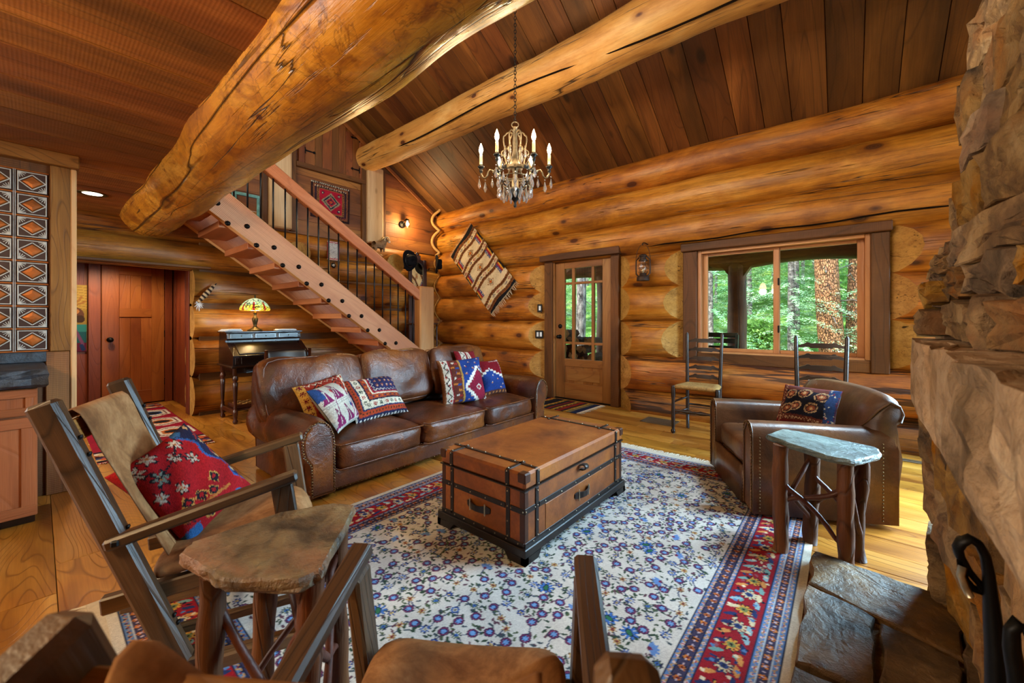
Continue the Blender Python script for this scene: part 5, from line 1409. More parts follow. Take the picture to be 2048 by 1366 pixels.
# --- moose picture in the hall
k = Ras(.30, .88, .006, '#8a6a2a')
k.rect(0, .3, .55, .88, '#a07c34'); k.rect(0, .3, .26, .36, '#2c6e62'); k.rect(0, .3, .12, .26, '#1d4a48'); k.rect(0, .3, 0, .12, '#5a1428')
for i in range(9): k.line([(0, .56+.035*i), (.15, .585+.034*i), (.3, .555+.036*i)], .005, '#6d4a1c')
k.ell(.03, .50, .18, .12, .1, '#7c3a2c'); k.ell(.20, .50, .07, .09, .4, '#5a3420'); k.ell(.235, .43, .045, .05, 0, '#3c2414'); k.ell(.19, .53, .04, .035, 0, '#a86a34')
for a in (.35, .7, 1.05, 1.5, 1.95): k.line([(.13, .60), (.13+.12*math.cos(a), .60+.10*math.sin(a)), (.13+.17*math.cos(a+.1), .60+.19*math.sin(a))], .022, '#8a5a24')
k.ell(.12, .62, .07, .04, .5, '#8a5a24')
k.line([(.16, .42), (.20, .27), (.255, .12), (.26, .04)], .03, '#6d3a52'); k.line([(.06, .4), (.08, .2), (.05, .05)], .035, '#4a2430'); k.line([(.25, .08), (.265, .03)], .04, '#1d2a4a')
pm = thing('moose_picture', 'dark colourful picture of a standing moose on the red hall wall', 'picture', (-7.74, .28, 1.22))
o = put(bpy.data.objects.new('canvas', npgrid('moose', np.stack([k.U-.15, k.V-.44, 0*k.U], -1), k.c)), pm, wallW(-7.725, .272, 1.222)); o.data.materials.append(woven('painted_canvas', .6, .1, 200.)); solid(o, .02, -1)

# ------------------------------------------------------------------ cushions
PILLOW = woven('cushion_kilim', .9, .5, 380.)
def pillow(ra, name, label, cat, A, B, C, t=.13, back='#a8987a', group=None, fill=.5, seed=0):
    """B lower-left, C lower-right, A upper-left corner, seen from the front"""
    A, B, C = Vector(A), Vector(B), Vector(C); x = (C-B).normalized(); y = (A-B); y = (y-x*y.dot(x)).normalized(); z = x.cross(y)
    w, h = (C-B).length, (A-B).length; M = Matrix((x, y, z)).transposed().to_4x4(); M.translation = B+(C-B)/2+(A-B)/2
    age(ra, .22, .5); u = ra.U/ra.w*2-1; v = ra.V/ra.h*2-1; q = random.Random(seed); a, b, c = [q.uniform(0, 6) for _ in range(3)]
    X = w/2*u*(1-.07*(1-v*v)*abs(u)**3); Y = h/2*v*(1-.07*(1-u*u)*abs(v)**3)
    body = np.clip((1-abs(u)**2.6)*(1-abs(v)**2.6), 0, 1)**fill
    wr = 1+.08*np.sin(4*u+a)+.07*np.sin(5*v+b+2*u)+.04*np.sin(9*u-7*v+c)
    Zf = t*.62*body*wr+.002; Zb = -t*.38*body-.002
    Pf = np.stack([X, Y, Zf], -1); Pb = np.stack([X, Y, Zb], -1)[:, ::-1]
    P = np.concatenate([Pf, Pb, Pf[:, :1]], 1); cb = np.empty_like(ra.c); cb[:] = L(back); col = np.concatenate([ra.c, cb, ra.c[:, :1]], 1)
    me = npgrid(name, P, col); me.materials.append(PILLOW)
    o = put(bpy.data.objects.new(name, me), None, M); return tag(o, label, cat, group)
ST = .0045
# P1 red geometric, behind
k = Ras(.42, .36, ST, '#8e2a1c')
k.rect(0, .065, 0, .36, '#c89a48'); 
for i in range(6): k.petal(.032, .03+.06*i, .024, 6, '#6d1420', 0, .2)
for cx in (.16, .31):
    for cy in (.09, .25):
        for r, c in ((.075, '#1c1418'), (.062, '#a83a22'), (.046, '#1c1418'), (.03, '#a83a22'), (.014, '#d8c8a8')): k.dia(cx, cy, r, r*1.05, c)
k.zig(.07, .42, .17, .03, .10, .010, '#d0c4a8'); k.zig(.07, .42, .33, .014, .05, .008, '#d0c4a8'); k.rect(.375, .42, 0, .36, '#c8bca0')
for i in range(7): k.dia(.398, .03+.05*i, .014, .018, '#8e2a1c')
pillow(k, 'throw_pillow', 'red hooked-diamond kilim pillow at the back of the left sofa seat', 'pillow', (-3.17, 1.20, .69), (-3.03, 1.30, .40), (-3.08, 1.70, .46), .12, '#6b4a2c', 'sofa pillows', seed=1)
# P2 ivory and purple, leaning on the arm
k = Ras(.44, .36, ST, '#b9b2a4')
for i in range(3):
    for s in (0, 1):
        cx = .06+.15*i; cy = .09+.18*s
        w = k.win(cx, cy, .09); Y = k.V[w]-cy+.07; X = abs(k.U[w]-cx); k.c[w][(Y > 0) & (Y < .14) & (X < .055*(1-Y/.14))] = L('#6d1f4a')
        k.line([(cx, cy-.05), (cx, cy+.03)], .010, '#b9b2a4'); k.dia(cx, cy+.02, .016, .014, '#b9b2a4')
for y in (.0, .18, .355): k.rect(0, .44, y-.012, y+.012, '#9a948a'); k.rect(0, .44, y-.004, y+.004, '#c9c2b4')
k.rect(0, .05, .24, .36, '#27406e'); k.rect(.38, .44, 0, .09, '#27406e'); k.dia(.30, .12, .018, .035, '#27457c'); k.dia(.16, .28, .018, .03, '#a83a30')
k.line([(.0, .02), (.12, .16), (.2, .34)], .012, '#6d1f4a'); k.line([(.25, .02), (.34, .16), (.42, .30)], .012, '#8a2a5a')
pillow(k, 'throw_pillow', 'ivory and plum arrow-patterned pillow leaning on the left sofa arm', 'pillow', (-2.95, 1.225, .69), (-2.80, 1.395, .385), (-3.05, 1.70, .40), .13, '#8f8676', 'sofa pillows', seed=2)
# P3 navy nested border
k = Ras(.54, .42, ST, '#23264a')
def frame3(d0, d1, col):
    D3 = np.minimum(k.U, k.V); k.mask((D3 >= d0) & (D3 < d1), col)
frame3(0, .012, '#c8c0b4'); frame3(.012, .03, '#1c1f3c'); frame3(.03, .075, '#9c3a1e'); frame3(.075, .09, '#1c2a4c'); frame3(.09, .145, '#c9c0aa'); frame3(.145, .16, '#1a1c30'); frame3(.16, .20, '#8e3a20'); frame3(.20, .215, '#c8c0a8'); frame3(.215, .23, '#8e1c28')
for i in range(16):
    for (x, y) in (((.117, .14+.055*i), (.14+.055*i, .117))): k.petal(x, y, .020, 6, '#8e2222' if i % 2 else '#2c3a34', 0, .3); k.dia(x+.0, y, .006, .006, '#c9c0aa')
    for (x, y) in ((.052, .07+.03*i), (.07+.03*i, .052)): k.dia(x, y, .010, .012, '#4a2418')
    for (x, y) in ((.18, .2+.03*i), (.2+.03*i, .18)): k.dia(x, y, .012, .007, '#c86a30' if i % 2 else '#1c2a4c')
    k.rect(.012+.035*i, .03+.035*i, .0, .012, '#15172c')
k.zig(.23, .54, .245, .010, .04, .007, '#c8b8a8'); k.zig(.23, .42, .245, .010, .04, .007, '#c8b8a8', 1)
for i in range(5):
    for j in range(3): k.flower(.29+.055*i, .29+.05*j, .018, ('#3a2030', '#a8583a', '#c8b898'), 6)
pillow(k, 'throw_pillow', 'dark navy pillow with orange and ivory nested borders on the sofa', 'pillow', (-3.22, 1.55, .68), (-2.98, 1.665, .375), (-3.04, 2.20, .375), .12, '#7a5a3c', 'sofa pillows', seed=3)
# P4 blue with stepped red diamond
k = Ras(.50, .42, ST, '#1d3674')
k.rect(0, .03, 0, .42, '#7a4a2c'); k.rect(.03, .095, 0, .42, '#c9bfae'); k.rect(.095, .11, 0, .42, '#7c1a24'); k.rect(.11, .205, 0, .42, '#5a2a22'); k.rect(.205, .222, 0, .42, '#a8803c')
k.zig(0, .42, .0625, .020, .075, .014, '#2a1c20', 1)
for i in range(6): k.dia(.05 if i % 2 else .075, .035+.07*i, .012, .014, '#8e2a24')
for i in range(8):
    k.rect(.115+.02*(i % 3), .15+.015*(i % 2), .02+.05*i, .035+.05*i, ('#b06a2c', '#c9bfae', '#24407c')[i % 3]); k.rect(.16, .195, .01+.05*i, .028+.05*i, ('#24407c', '#8e2a24', '#b06a2c')[i % 3])
X3 = (np.floor(k.U/.022)*.022); 
for r, c in ((.20, '#d0c8ba'), (.178, '#4a2a20'), (.166, '#d0c8ba'), (.15, '#7c1a30')):
    d = abs(X3-.40)+abs(np.floor((k.V-.13)/.022)*.022); k.mask((d < r) & (k.U > .235), c)
k.dia(.40, .13, .04, .03, '#d0c8ba'); k.dia(.40, .13, .028, .02, '#8e2a34')
for x, y in ((.27, .33), (.33, .37), (.41, .36), (.46, .32), (.26, .26), (.36, .31), (.30, .05), (.27, .02), (.45, .40)): k.rect(x-.012, x+.012, y-.004, y+.004, '#b0703c'); k.rect(x-.006, x+.006, y+.004, y+.010, '#d0c8ba'); k.rect(x+.008, x+.016, y-.008, y, '#8e2a34')
pillow(k, 'throw_pillow', 'large royal blue pillow with a white-edged red stepped diamond on the sofa', 'pillow', (-3.20, 2.49, .765), (-3.02, 2.665, .365), (-2.90, 3.16, .375), .14, '#3a1c1c', 'sofa pillows', seed=4)
# P5 red over blue
k = Ras(.33, .38, ST, '#1d3674')
k.mask(np.floor(k.V/.02)*.02 > .24-np.abs(np.floor(k.U/.02)*.02-.10)*.45, '#d0c8ba'); k.mask(np.floor(k.V/.02)*.02 > .262-np.abs(np.floor(k.U/.02)*.02-.10)*.45, '#74101c')
k.rect(0, .33, 0, .045, '#4a2a24'); k.rect(0, .02, .24, .38, '#d0c8ba')
for x, y in ((.1, .12), (.2, .15), (.26, .09), (.14, .19), (.22, .06)): k.rect(x-.012, x+.012, y-.004, y+.004, '#b0703c'); k.rect(x-.006, x+.006, y+.004, y+.010, '#d0c8ba')
for i in range(7): k.rect(.05*i, .05*i+.02, .01, .03, '#b0703c'); k.rect(.29, .33, .2+.03*i, .212+.03*i, '#d0c8ba'); k.rect(.16+.024*i, .172+.024*i, .35+.004*(i % 2), .362, '#d0c8ba')
pillow(k, 'throw_pillow', 'small crimson and blue pillow beside the right sofa arm', 'pillow', (-3.16, 3.13, .74), (-3.0, 3.10, .365), (-2.98, 3.44, .365), .12, '#3a1c1c', 'sofa pillows', seed=5)
k = Ras(.34, .36, ST, '#7c1a22'); k.rect(.05, .12, 0, .36, '#c9bfae'); k.zig(0, .36, .085, .022, .06, .012, '#2a1c20', 1); k.rect(.15, .2, 0, .36, '#c9bfae'); k.zig(0, .36, .175, .012, .04, .01, '#8e2a24', 1)
pillow(k, 'throw_pillow', 'red pillow with ivory zigzag bands tucked behind the large blue pillow', 'pillow', (-3.27, 2.93, .86), (-3.12, 2.86, .50), (-3.14, 3.18, .48), .10, '#3a1c1c', 'sofa pillows', seed=6)
# P7 on the oak chair
k = Ras(.46, .46, ST, '#8e1218')
k.mask(k.U+.25*k.V > .46+.02*np.sin(k.V*40), '#1c1c34'); k.mask(abs(k.U+.25*k.V-.46-.02*np.sin(k.V*40)) < .008, '#24487c')
for x, y, s in ((.07, .39, 1), (.16, .42, 1), (.12, .31, 1), (.24, .35, .8), (.30, .40, .9), (.30, .30, .8), (.06, .24, .8), (.15, .22, .7), (.08, .10, .8)):
    r = .036*s; k.petal(x, y, r*1.35, 6, '#15151c', .3, .1); k.petal(x, y, r, 6, rr.choice(('#a8a090', '#6b7468', '#4a2024')), .3, .15); k.disk(x, y, r*.25, '#a0602c')
k.line([(.07, .39), (.12, .31), (.24, .35), (.30, .40)], .008, '#15151c'); k.line([(.24, .35), (.30, .30)], .008, '#15151c')
for x, y in ((.12, .15), (.19, .14), (.25, .12), (.17, .05), (.24, .04), (.30, .17)):
    k.dia(x, y, .036, .034, '#b0803c'); k.dia(x, y, .030, .028, '#17151c'); k.dia(x, y, .014, .013, '#8e1218')
k.line([(.05, .09), (.2, .10), (.34, .09)], .014, '#a8622c'); k.rect(0, .10, 0, .05, '#28507c')
for y in (.06, .16, .26, .36): k.line([(.42, y), (.45, y+.05)], .010, '#8e2a24'); k.dia(.43, y+.08, .012, .02, '#b08a5c')
for y in (.03, .44): k.dia(.36, y, .03, .02, '#28507c')
pillow(k, 'throw_pillow', 'red floral carpet pillow with linen back on the oak chair', 'pillow', (-2.00, .19, .665), (-1.845, .315, .345), (-1.93, .55, .475), .15, '#a39072', None, seed=7)
# P8 paisley on the club chair
k = Ras(.40, .30, ST, '#14121c')
D8 = np.minimum(np.minimum(k.U, .40-k.U), np.minimum(k.V, .30-k.V)); k.mask(D8 < .055, '#5a2a20'); k.mask(D8 < .018, '#6d1c1c')
k.zig(0, .40, .036, .010, .024, .006, '#b89a78'); k.zig(0, .30, .036, .010, .024, .006, '#b89a78', 1); k.rect(.34, .40, 0, .30, '#24365c')
for x, y in ((.10, .21), (.20, .22), (.15, .12), (.26, .12), (.31, .21), (.09, .10)):
    k.ell(x, y, .045, .034, .5, '#b08c64'); k.ell(x, y, .038, .027, .5, '#2a1418'); k.ell(x, y, .027, .018, .5, '#8e4a2c'); k.dia(x, y, .012, .012, '#c8a070')
for i in range(30): k.rect(.34+rr.random()*.05, .35+rr.random()*.05, rr.random()*.29, rr.random()*.3, '#24365c'); k.disk(.345+rr.random()*.05, rr.random()*.3, .006, rr.choice(('#8e2a24', '#c8b898')))
pillow(k, 'throw_pillow', 'dark paisley pillow with zigzag border on the leather club chair', 'pillow', (-.325, 3.40, .745), (-.375, 3.28, .50), (-.06, 3.17, .50), .13, '#b8c0cc', None, seed=8)
# ------------------------------------------------------------------ chandelier
CX, CY = -2.23, 2.70
ch = thing('chandelier', 'six-candle iron chandelier with crystal drops hanging on a chain', 'chandelier', (CX, CY, 2.2))
CM = T(CX, CY, 0)@R(math.radians(40))
BULB = glow('candle_bulb', '#ffd9a0', 60.)
WAX = plain('candle_sleeve', '#d8b878', .6, .3)
PEWT = plain('chandelier_iron', '#6e5f48', .45, .5, .7, .3, 40.); DKI = plain('chandelier_dark', '#1a1714', .45, .5, .6, .2, 30.)
MB().lathe([(0, 2.185), (.012, 2.195), (.016, 2.21), (.008, 2.225), (.014, 2.24), (.03, 2.26), (.05, 2.28), (.056, 2.31), (.045, 2.33), (.05, 2.335), (.035, 2.36), (.02, 2.38)], 14).obj('finial', DKI, ch, CM)
MB().lathe([(.03, 2.36), (.034, 2.42), (.02, 2.46), (.022, 2.50), (.034, 2.53), (.044, 2.56), (.04, 2.60), (.024, 2.62), (.028, 2.66), (.02, 2.70), (.024, 2.76), (.018, 2.82), (.022, 2.86), (.018, 2.895)], 12).obj('stem', PEWT, ch, CM)
rg_ = [(.165, 2.475), (.185, 2.475), (.185, 2.505), (.165, 2.505)]
MB().grid([[(r*math.cos(2*PI*i/30), r*math.sin(2*PI*i/30), z) for r, z in rg_] for i in range(30)], cu=True, cv=True, smooth=False).obj('ring_band', PEWT, ch, CM)
for i in range(18):
    a = 2*PI*i/18; MB().box((0, 0, 0), (.012, .045, .024), .003).obj('band_plate', DKI if i % 3 == 0 else PEWT, ch, CM@T(.186*math.cos(a), .186*math.sin(a), 2.49)@R(a))
DROP = MB().lathe([(.001, 0), (.006, .006), (.0115, .022), (.0105, .032), (.006, .05), (.0025, .066), (.001, .07)], 6, smooth=False).mesh('crystal_drop', CRYSTAL)
BEAD = MB().ball((0, 0, 0), .006, 6).mesh('crystal_bead', CRYSTAL)
nd = [0]
def drop(x, y, z, s=1., parent=ch):
    o = inst(DROP, 'crystal_drop', parent, CM@T(x, y, z-.012-.105*s)@R(x*31+y*17)@Matrix.Scale(s*1.3, 4)); inst(BEAD, 'crystal_bead', o, CM@T(x, y, z-.012*s)@Matrix.Scale(s, 4)); nd[0] += 1
for k in range(6):
    a = PI*k/3; ca, sa = math.cos(a), math.sin(a)
    def rp(r, z): return (r*ca, r*sa, z)
    P = []
    for i in range(15):
        t = i/14; r = .185+.115*t; z = 2.485+.02*math.sin(t*PI*2.0)-.055*math.sin(PI*min(1, t*1.0))*(1 if t > .35 else .2)
        P.append(rp(r, z))
    arm = MB().tube([rp(.185, 2.49), rp(.20, 2.515), rp(.22, 2.52), rp(.237, 2.50), rp(.245, 2.47), rp(.262, 2.448), rp(.283, 2.455), rp(.297, 2.48), rp(.30, 2.505)], .0075, 7).obj('arm', PEWT, ch, CM)
    MB().lathe([(.006, 2.49), (.014, 2.50), (.016, 2.515), (.010, 2.525), (.026, 2.537), (.031, 2.548), (.018, 2.552), (.016, 2.565)], 12).obj('cup', DKI, arm, CM@T(.30*ca, .30*sa, 0))
    cnd = MB().lathe([(.0125, 2.565), (.0135, 2.60), (.0125, 2.655), (.008, 2.66)], 10).obj('candle', WAX, ch, CM@T(.30*ca, .30*sa, 0))
    MB().lathe([(.005, 2.656), (.014, 2.672), (.0185, 2.692), (.0145, 2.718), (.006, 2.742), (.0005, 2.756)], 10).obj('bulb', BULB, cnd, CM@T(.30*ca, .30*sa, 0))
    drop(.262*ca, .262*sa, 2.443, 1.05); drop(.315*ca, .315*sa, 2.47, 1.0); drop(.20*ca, .20*sa, 2.47, .9)
    # upper scroll
    P = []
    for i in range(22):
        t = i/21
        if t < .3: b = t/.3*2.2*PI; r = .085-.016*(1-t/.3)*math.cos(b)-.0; P.append(rp(r, 2.70+.016*(1-t/.3)*math.sin(b)))
        else: u = (t-.3)/.7; P.append(rp(.085+.028*math.sin(u*PI)*(1 if u < .5 else .6)-.065*u*u, 2.70+.15*math.sin(u*PI*.62)))
    MB().tube(P, .0065, 6).obj('scroll', PEWT, ch, CM)
    P = [rp(.10, 2.69), rp(.115, 2.68), rp(.118, 2.66), rp(.10, 2.645), rp(.085, 2.62), rp(.08, 2.58), rp(.10, 2.54), rp(.13, 2.51), rp(.17, 2.495)]
    MB().tube(P, .0075, 6).obj('scroll', PEWT, ch, CM)
    drop(.115*ca, .115*sa, 2.655, .9); drop(.088*ca, .088*sa, 2.74, 1.0)
    # basket below the ring
    a2 = a+PI/6; c2, s2 = math.cos(a2), math.sin(a2)
    MB().tube([(.175*c2, .175*s2, 2.475), (.15*c2, .15*s2, 2.45), (.12*c2, .12*s2, 2.44), (.11*c2, .11*s2, 2.415), (.125*c2, .125*s2, 2.40), (.10*c2, .10*s2, 2.375), (.05*c2, .05*s2, 2.345)], .0055, 6).obj('basket_scroll', DKI, ch, CM)
    for r, z, s in ((.17, 2.455, 1.05), (.15, 2.40, 1.0), (.115, 2.36, 1.0)): drop(r*c2, r*s2, z, s)
    for r, z, s in ((.14, 2.445, .95), (.10, 2.39, .95), (.075, 2.345, .9)): drop(r*ca, r*sa, z, s)
for z, r in ((2.40, .118), (2.44, .14)):
    MB().tube([(r*math.cos(2*PI*i/24), r*math.sin(2*PI*i/24), z) for i in range(24)], .004, 5, closed=True).obj('wire_ring', PEWT, ch, CM)
MB().tube([(.03*math.cos(2*PI*i/16), 0, 2.918+.026*math.sin(2*PI*i/16)) for i in range(16)], .005, 6, closed=True).obj('top_ring', PEWT, ch, CM)
LK = MB().tube([(.010*math.cos(2*PI*i/10), 0, .019*math.sin(2*PI*i/10)) for i in range(10)], .0032, 5, closed=True).mesh('chain_link', DKI)
zt = rake(CY)-.01; z = 2.955; i = 0
while z < zt-.02: inst(LK, 'chain_link', ch, CM@T(0, 0, z)@R(PI/2*(i % 2))); z += .030; i += 1
MB().lathe([(.001, zt-.04), (.05, zt-.025), (.06, zt+.03)], 14).obj('canopy', DKI, ch, CM)
for k in range(6):
    a = PI*k/3; v = CM@Vector((.30*math.cos(a), .30*math.sin(a), 2.70)); lamp('candle_light', 'POINT', v, 13, WARM, shadow_soft_size=.03)

# ------------------------------------------------------------------ lamps
dl = thing('table_lamp', 'lit stained glass lamp with bronze base on the black desk', 'lamp', (-5.75, 1.775, 1.062))
LMt = T(-5.75, 1.775, 0)
MB().lathe([(.085, 1.063), (.088, 1.07), (.07, 1.082), (.05, 1.09), (.03, 1.105), (.018, 1.125), (.022, 1.15), (.032, 1.19), (.034, 1.215), (.02, 1.24), (.014, 1.265), (.02, 1.285), (.022, 1.29), (.01, 1.30), (.008, 1.43)], 18).obj('base', BRONZE, dl, LMt)
m = Mat('stained_glass', .3, .5); v = m.co((1, 1, 1), False)
cell = m.vor(v, 26., 'Color'); dd_ = m.vor(v, 26., 'Distance', 'DISTANCE_TO_EDGE')
sep = m.n('SeparateColor', {0: cell}).outputs[0]; zz_ = m.n('SeparateXYZ', {0: v}).outputs[2]
c_ = m.ramp(m.math('ADD', m.math('MULTIPLY', m.val(zz_, 1.32, 1.47), .75), m.math('MULTIPLY', sep, .25)), [(.0, '#c8a020'), (.25, '#e0c030'), (.42, '#b8c058'), (.6, '#a8c8a0'), (.85, '#d8e0b0')])
ang = m.n('Math', {0: m.n('SeparateXYZ', {0: v}).outputs[1], 1: m.n('SeparateXYZ', {0: v}).outputs[0]}, operation='ARCTAN2').outputs[0]
pet = m.math('ABSOLUTE', m.math('SINE', m.math('MULTIPLY', ang, 4.)))
c_ = m.mix(m.math('MULTIPLY', m.val(pet, .95, .97), m.val(zz_, 1.43, 1.42)), c_, '#a01818')
lead = m.val(dd_, .03, .06)
m.set('Base Color', m.mix(lead, '#15120c', c_)); m.set('Emission Color', c_); m.set('Emission Strength', m.math('MULTIPLY', lead, .85)); SHADE = m.m
o = MB().lathe([(.160, 1.318), (.168, 1.335), (.160, 1.365), (.135, 1.405), (.10, 1.44), (.055, 1.466), (.02, 1.476)], 28).obj('shade', SHADE, dl, LMt)
me = o.data
for p in list(me.polygons): pass
MB().lathe([(.012, 1.474), (.008, 1.49), (.012, 1.50), (.004, 1.52)], 8).obj('finial', BRONZE, dl, LMt)
lamp('desk_lamp_light', 'POINT', (-5.75, 1.775, 1.30), 17, (1, .72, .36), shadow_soft_size=.05)
sc = thing('wall_sconce', 'lit glass jar wall sconce on the gable boards', 'lamp', (-6.16, 4.28, 2.93))
SM = wallW(-6.185, 4.28, 0)
MB().lathe([(.06, 0), (.062, .012), (.05, .02), (0, .021)], 16).obj('back_plate', IRON, sc, wallW(-6.17, 4.245, 2.93))
MB().tube([(-6.15, 4.245, 2.94), (-6.10, 4.26, 3.0), (-6.07, 4.28, 3.03), (-6.06, 4.285, 3.0)], .008, 6).obj('arm', IRON, sc)
MB().lathe([(.034, 2.985), (.036, 3.01), (.02, 3.02)], 12).obj('cap', IRON, sc, T(-6.06, 4.285, 0))
MB().lathe([(.036, 2.86), (.044, 2.865), (.046, 2.92), (.044, 2.96), (.034, 2.985)], 16).obj('glass_jar', GLASS, sc, T(-6.06, 4.285, 0))
MB().lathe([(.006, 2.985), (.018, 2.955), (.022, 2.925), (.012, 2.90), (.001, 2.895)], 10).obj('bulb', glow('sconce_bulb', '#ffcf80', 40.), sc, T(-6.06, 4.285, 0))
lamp('sconce_light', 'POINT', (-5.98, 4.29, 2.93), 36, (1, .68, .30), shadow_soft_size=.04)
MB().tube([(-6.185, 4.21, 3.32), (-6.185, 4.21, 3.0)], .005, 5).obj('cord', IRON, sc)
rl = thing('recessed_light', 'round lit recessed light in the plank ceiling', 'ceiling light', (-5.25, .32, 2.34))
MB().lathe([(.068, 0), (.098, -.004), (.10, .004), (.07, .012)], 24).obj('trim_ring', BRONZE, rl, T(-5.25, .32, 2.348))
MB().lathe([(.066, .0), (.0, .004)], 20).obj('lens', glow('downlight_lens', '#ffe6c0', 9.), rl, T(-5.25, .32, 2.347))
lamp('downlight', 'SPOT', (-5.25, .32, 2.33), 60, (1, .78, .5), aim=(-5.25, .32, 0), spot_size=2.3, spot_blend=.6, shadow_soft_size=.06)
# lantern on its hook
la = thing('oil_lantern', 'rusty iron oil lantern hung on the log wall between door and window', 'lantern', (-1.95, 4.9, 1.69))
LaM = T(-1.95, 4.88, 0); RUSTY = plain('rusty_iron', '#3a2a22', .6, .4, .5, .4, 30.)
MB().lathe([(.075, 1.69), (.078, 1.70), (.075, 1.735), (.055, 1.755), (.04, 1.765), (.045, 1.785), (.03, 1.79)], 16).obj('fuel_tank', RUSTY, la, LaM)
MB().lathe([(.036, 1.79), (.05, 1.83), (.052, 1.87), (.04, 1.92), (.034, 1.94)], 16).obj('glass_globe', GLASS, la, LaM)
MB().lathe([(.05, 1.94), (.058, 1.945), (.042, 1.965), (.036, 1.99), (.05, 1.995), (.05, 2.01), (.03, 2.025), (.0, 2.03)], 14).obj('chimney', RUSTY, la, LaM)
for s in (-1, 1):
    MB().tube([(s*.06, 0, 1.75), (s*.088, 0, 1.78), (s*.09, 0, 1.86), (s*.088, 0, 1.95), (s*.05, 0, 1.99)], .009, 7).obj('side_tube', RUSTY, la, LaM)
for z in (1.80, 1.85, 1.90): MB().tube([(.056*math.cos(2*PI*i/16), .056*math.sin(2*PI*i/16), z) for i in range(16)], .0025, 5, closed=True).obj('guard_wire', RUSTY, la, LaM)
MB().lathe([(.004, 1.79), (.012, 1.80), (.014, 1.82), (.006, 1.84)], 8).obj('burner', SILVER, la, LaM)
MB().tube([(.092*math.cos(PI*i/14), 0, 1.95+.20*math.sin(PI*i/14)) for i in range(15)], .0035, 5).obj('bail', RUSTY, la, LaM)
MB().tube([(0, .16, 2.17), (0, .05, 2.175), (0, 0, 2.165), (0, -.02, 2.15), (0, .0, 2.14)], .007, 6).obj('hook', IRON, la, LaM)
# switches
for (x, z, w, n_, lb) in ((-3.69, 1.385, .075, 1, 'single black light switch plate on the cut log end'), (-3.70, .975, .125, 2, 'double black light switch plate below the single switch')):
    s_ = thing('light_switch', lb, 'switch', (x, 5.07, z))
    Ms = wallN(x, 5.06, z)@R(.75, 'Y')@T(0, 0, .0)
    Ms = Matrix.Translation((x, 5.075, z))@R(.66)@Matrix(((1, 0, 0, 0), (0, 0, -1, 0), (0, 1, 0, 0), (0, 0, 0, 1)))
    MB().box((0, 0, .012), (w, .125, .014), .004).obj('plate', BLACKP, s_, Ms)
    for k in range(n_): MB().box(((k-(n_-1)/2)*.05, 0, .021), (.032, .07, .008), .003).obj('rocker', WHITE, s_, Ms)
# vents in the floor
for (xa, xb, ya, yb, lb, al) in ((-1.87, -1.50, 4.58, 4.86, 'bronze floor vent grille before the log wall near the lantern', 0), (.10, .62, 4.72, 4.80, 'narrow floor vent along the wall behind the club chair', 0)):
    vt = thing('floor_vent', lb, 'vent', ((xa+xb)/2, (ya+yb)/2, 0))
    for a, b, c, d in ((xa, xb, ya, ya+.025), (xa, xb, yb-.025, yb), (xa, xa+.025, ya, yb), (xb-.025, xb, ya, yb)): bx(a, b, c, d, .0015, .007, 'frame', VENT, vt, .001)
    n = int((yb-ya-.05)/.02)
    for i in range(max(1, n)): bx(xa+.025, xb-.025, ya+.03+.02*i, ya+.042+.02*i, .0015, .005, 'slat', VENT, vt, 0, along=0)
# papers, feather
for x, y, a, n_, lb, w in ((-5.70, 1.50, .2, 3, 'small stack of papers at the near end of the desk top', .2), (-5.72, 2.12, -.15, 2, 'open white booklet at the far end of the desk top', .24)):
    s_ = thing('papers', lb, 'papers', (x, y, 1.063))
    for i in range(n_): MB().box((0, 0, 0), (.15, w-.03*i, .009), .002).obj('sheet_stack', WHITE, s_, T(x+.01*i, y, 1.068+.0095*i)@R(a+.08*i))
ft = thing('feather', 'striped brown feather with white down stuck on the log wall', 'feather', (-6.03, 1.3, 1.45))
rows = []
for i in range(13):
    t = i/12; w = .030*math.sin(PI*(t*.9+.08))*(1 if t < .85 else .8); y, z = 1.24+.20*t, 1.40+.26*t
    d = Vector((0, .79, .61)); n_ = Vector((0, -.61, .79)); c = Vector((-6.03, y, z))
    rows.append([tuple(c+n_*w*s+Vector((.012*(1-abs(s)), 0, 0))) for s in (-1, 0, 1)])
m = Mat('feather_bars', .7, .2); wv = m.n('TexWave', {'Vector': m.co((0, 1, 1), False), 'Scale': 9., 'Distortion': 1.}, bands_direction='DIAGONAL').outputs[1]
m.set('Base Color', m.mix(m.val(wv, .4, .6), '#2a1c14', '#b89a74')); o = MB().grid(rows).obj('vane', m.m, ft); solid(o, .003, 0)
mb = MB()
for i in range(46):
    a = rr.uniform(0, 6.28); l = rr.uniform(.03, .07); mb.tube([(-6.02, 1.255, 1.40), (-6.02+rr.uniform(0, .02), 1.255+l*math.cos(a)*.8, 1.39+l*math.sin(a)-.02)], [.004, .001], 4, caps=False)
tag(mb.obj('down', WHITE, ft), kind='stuff')

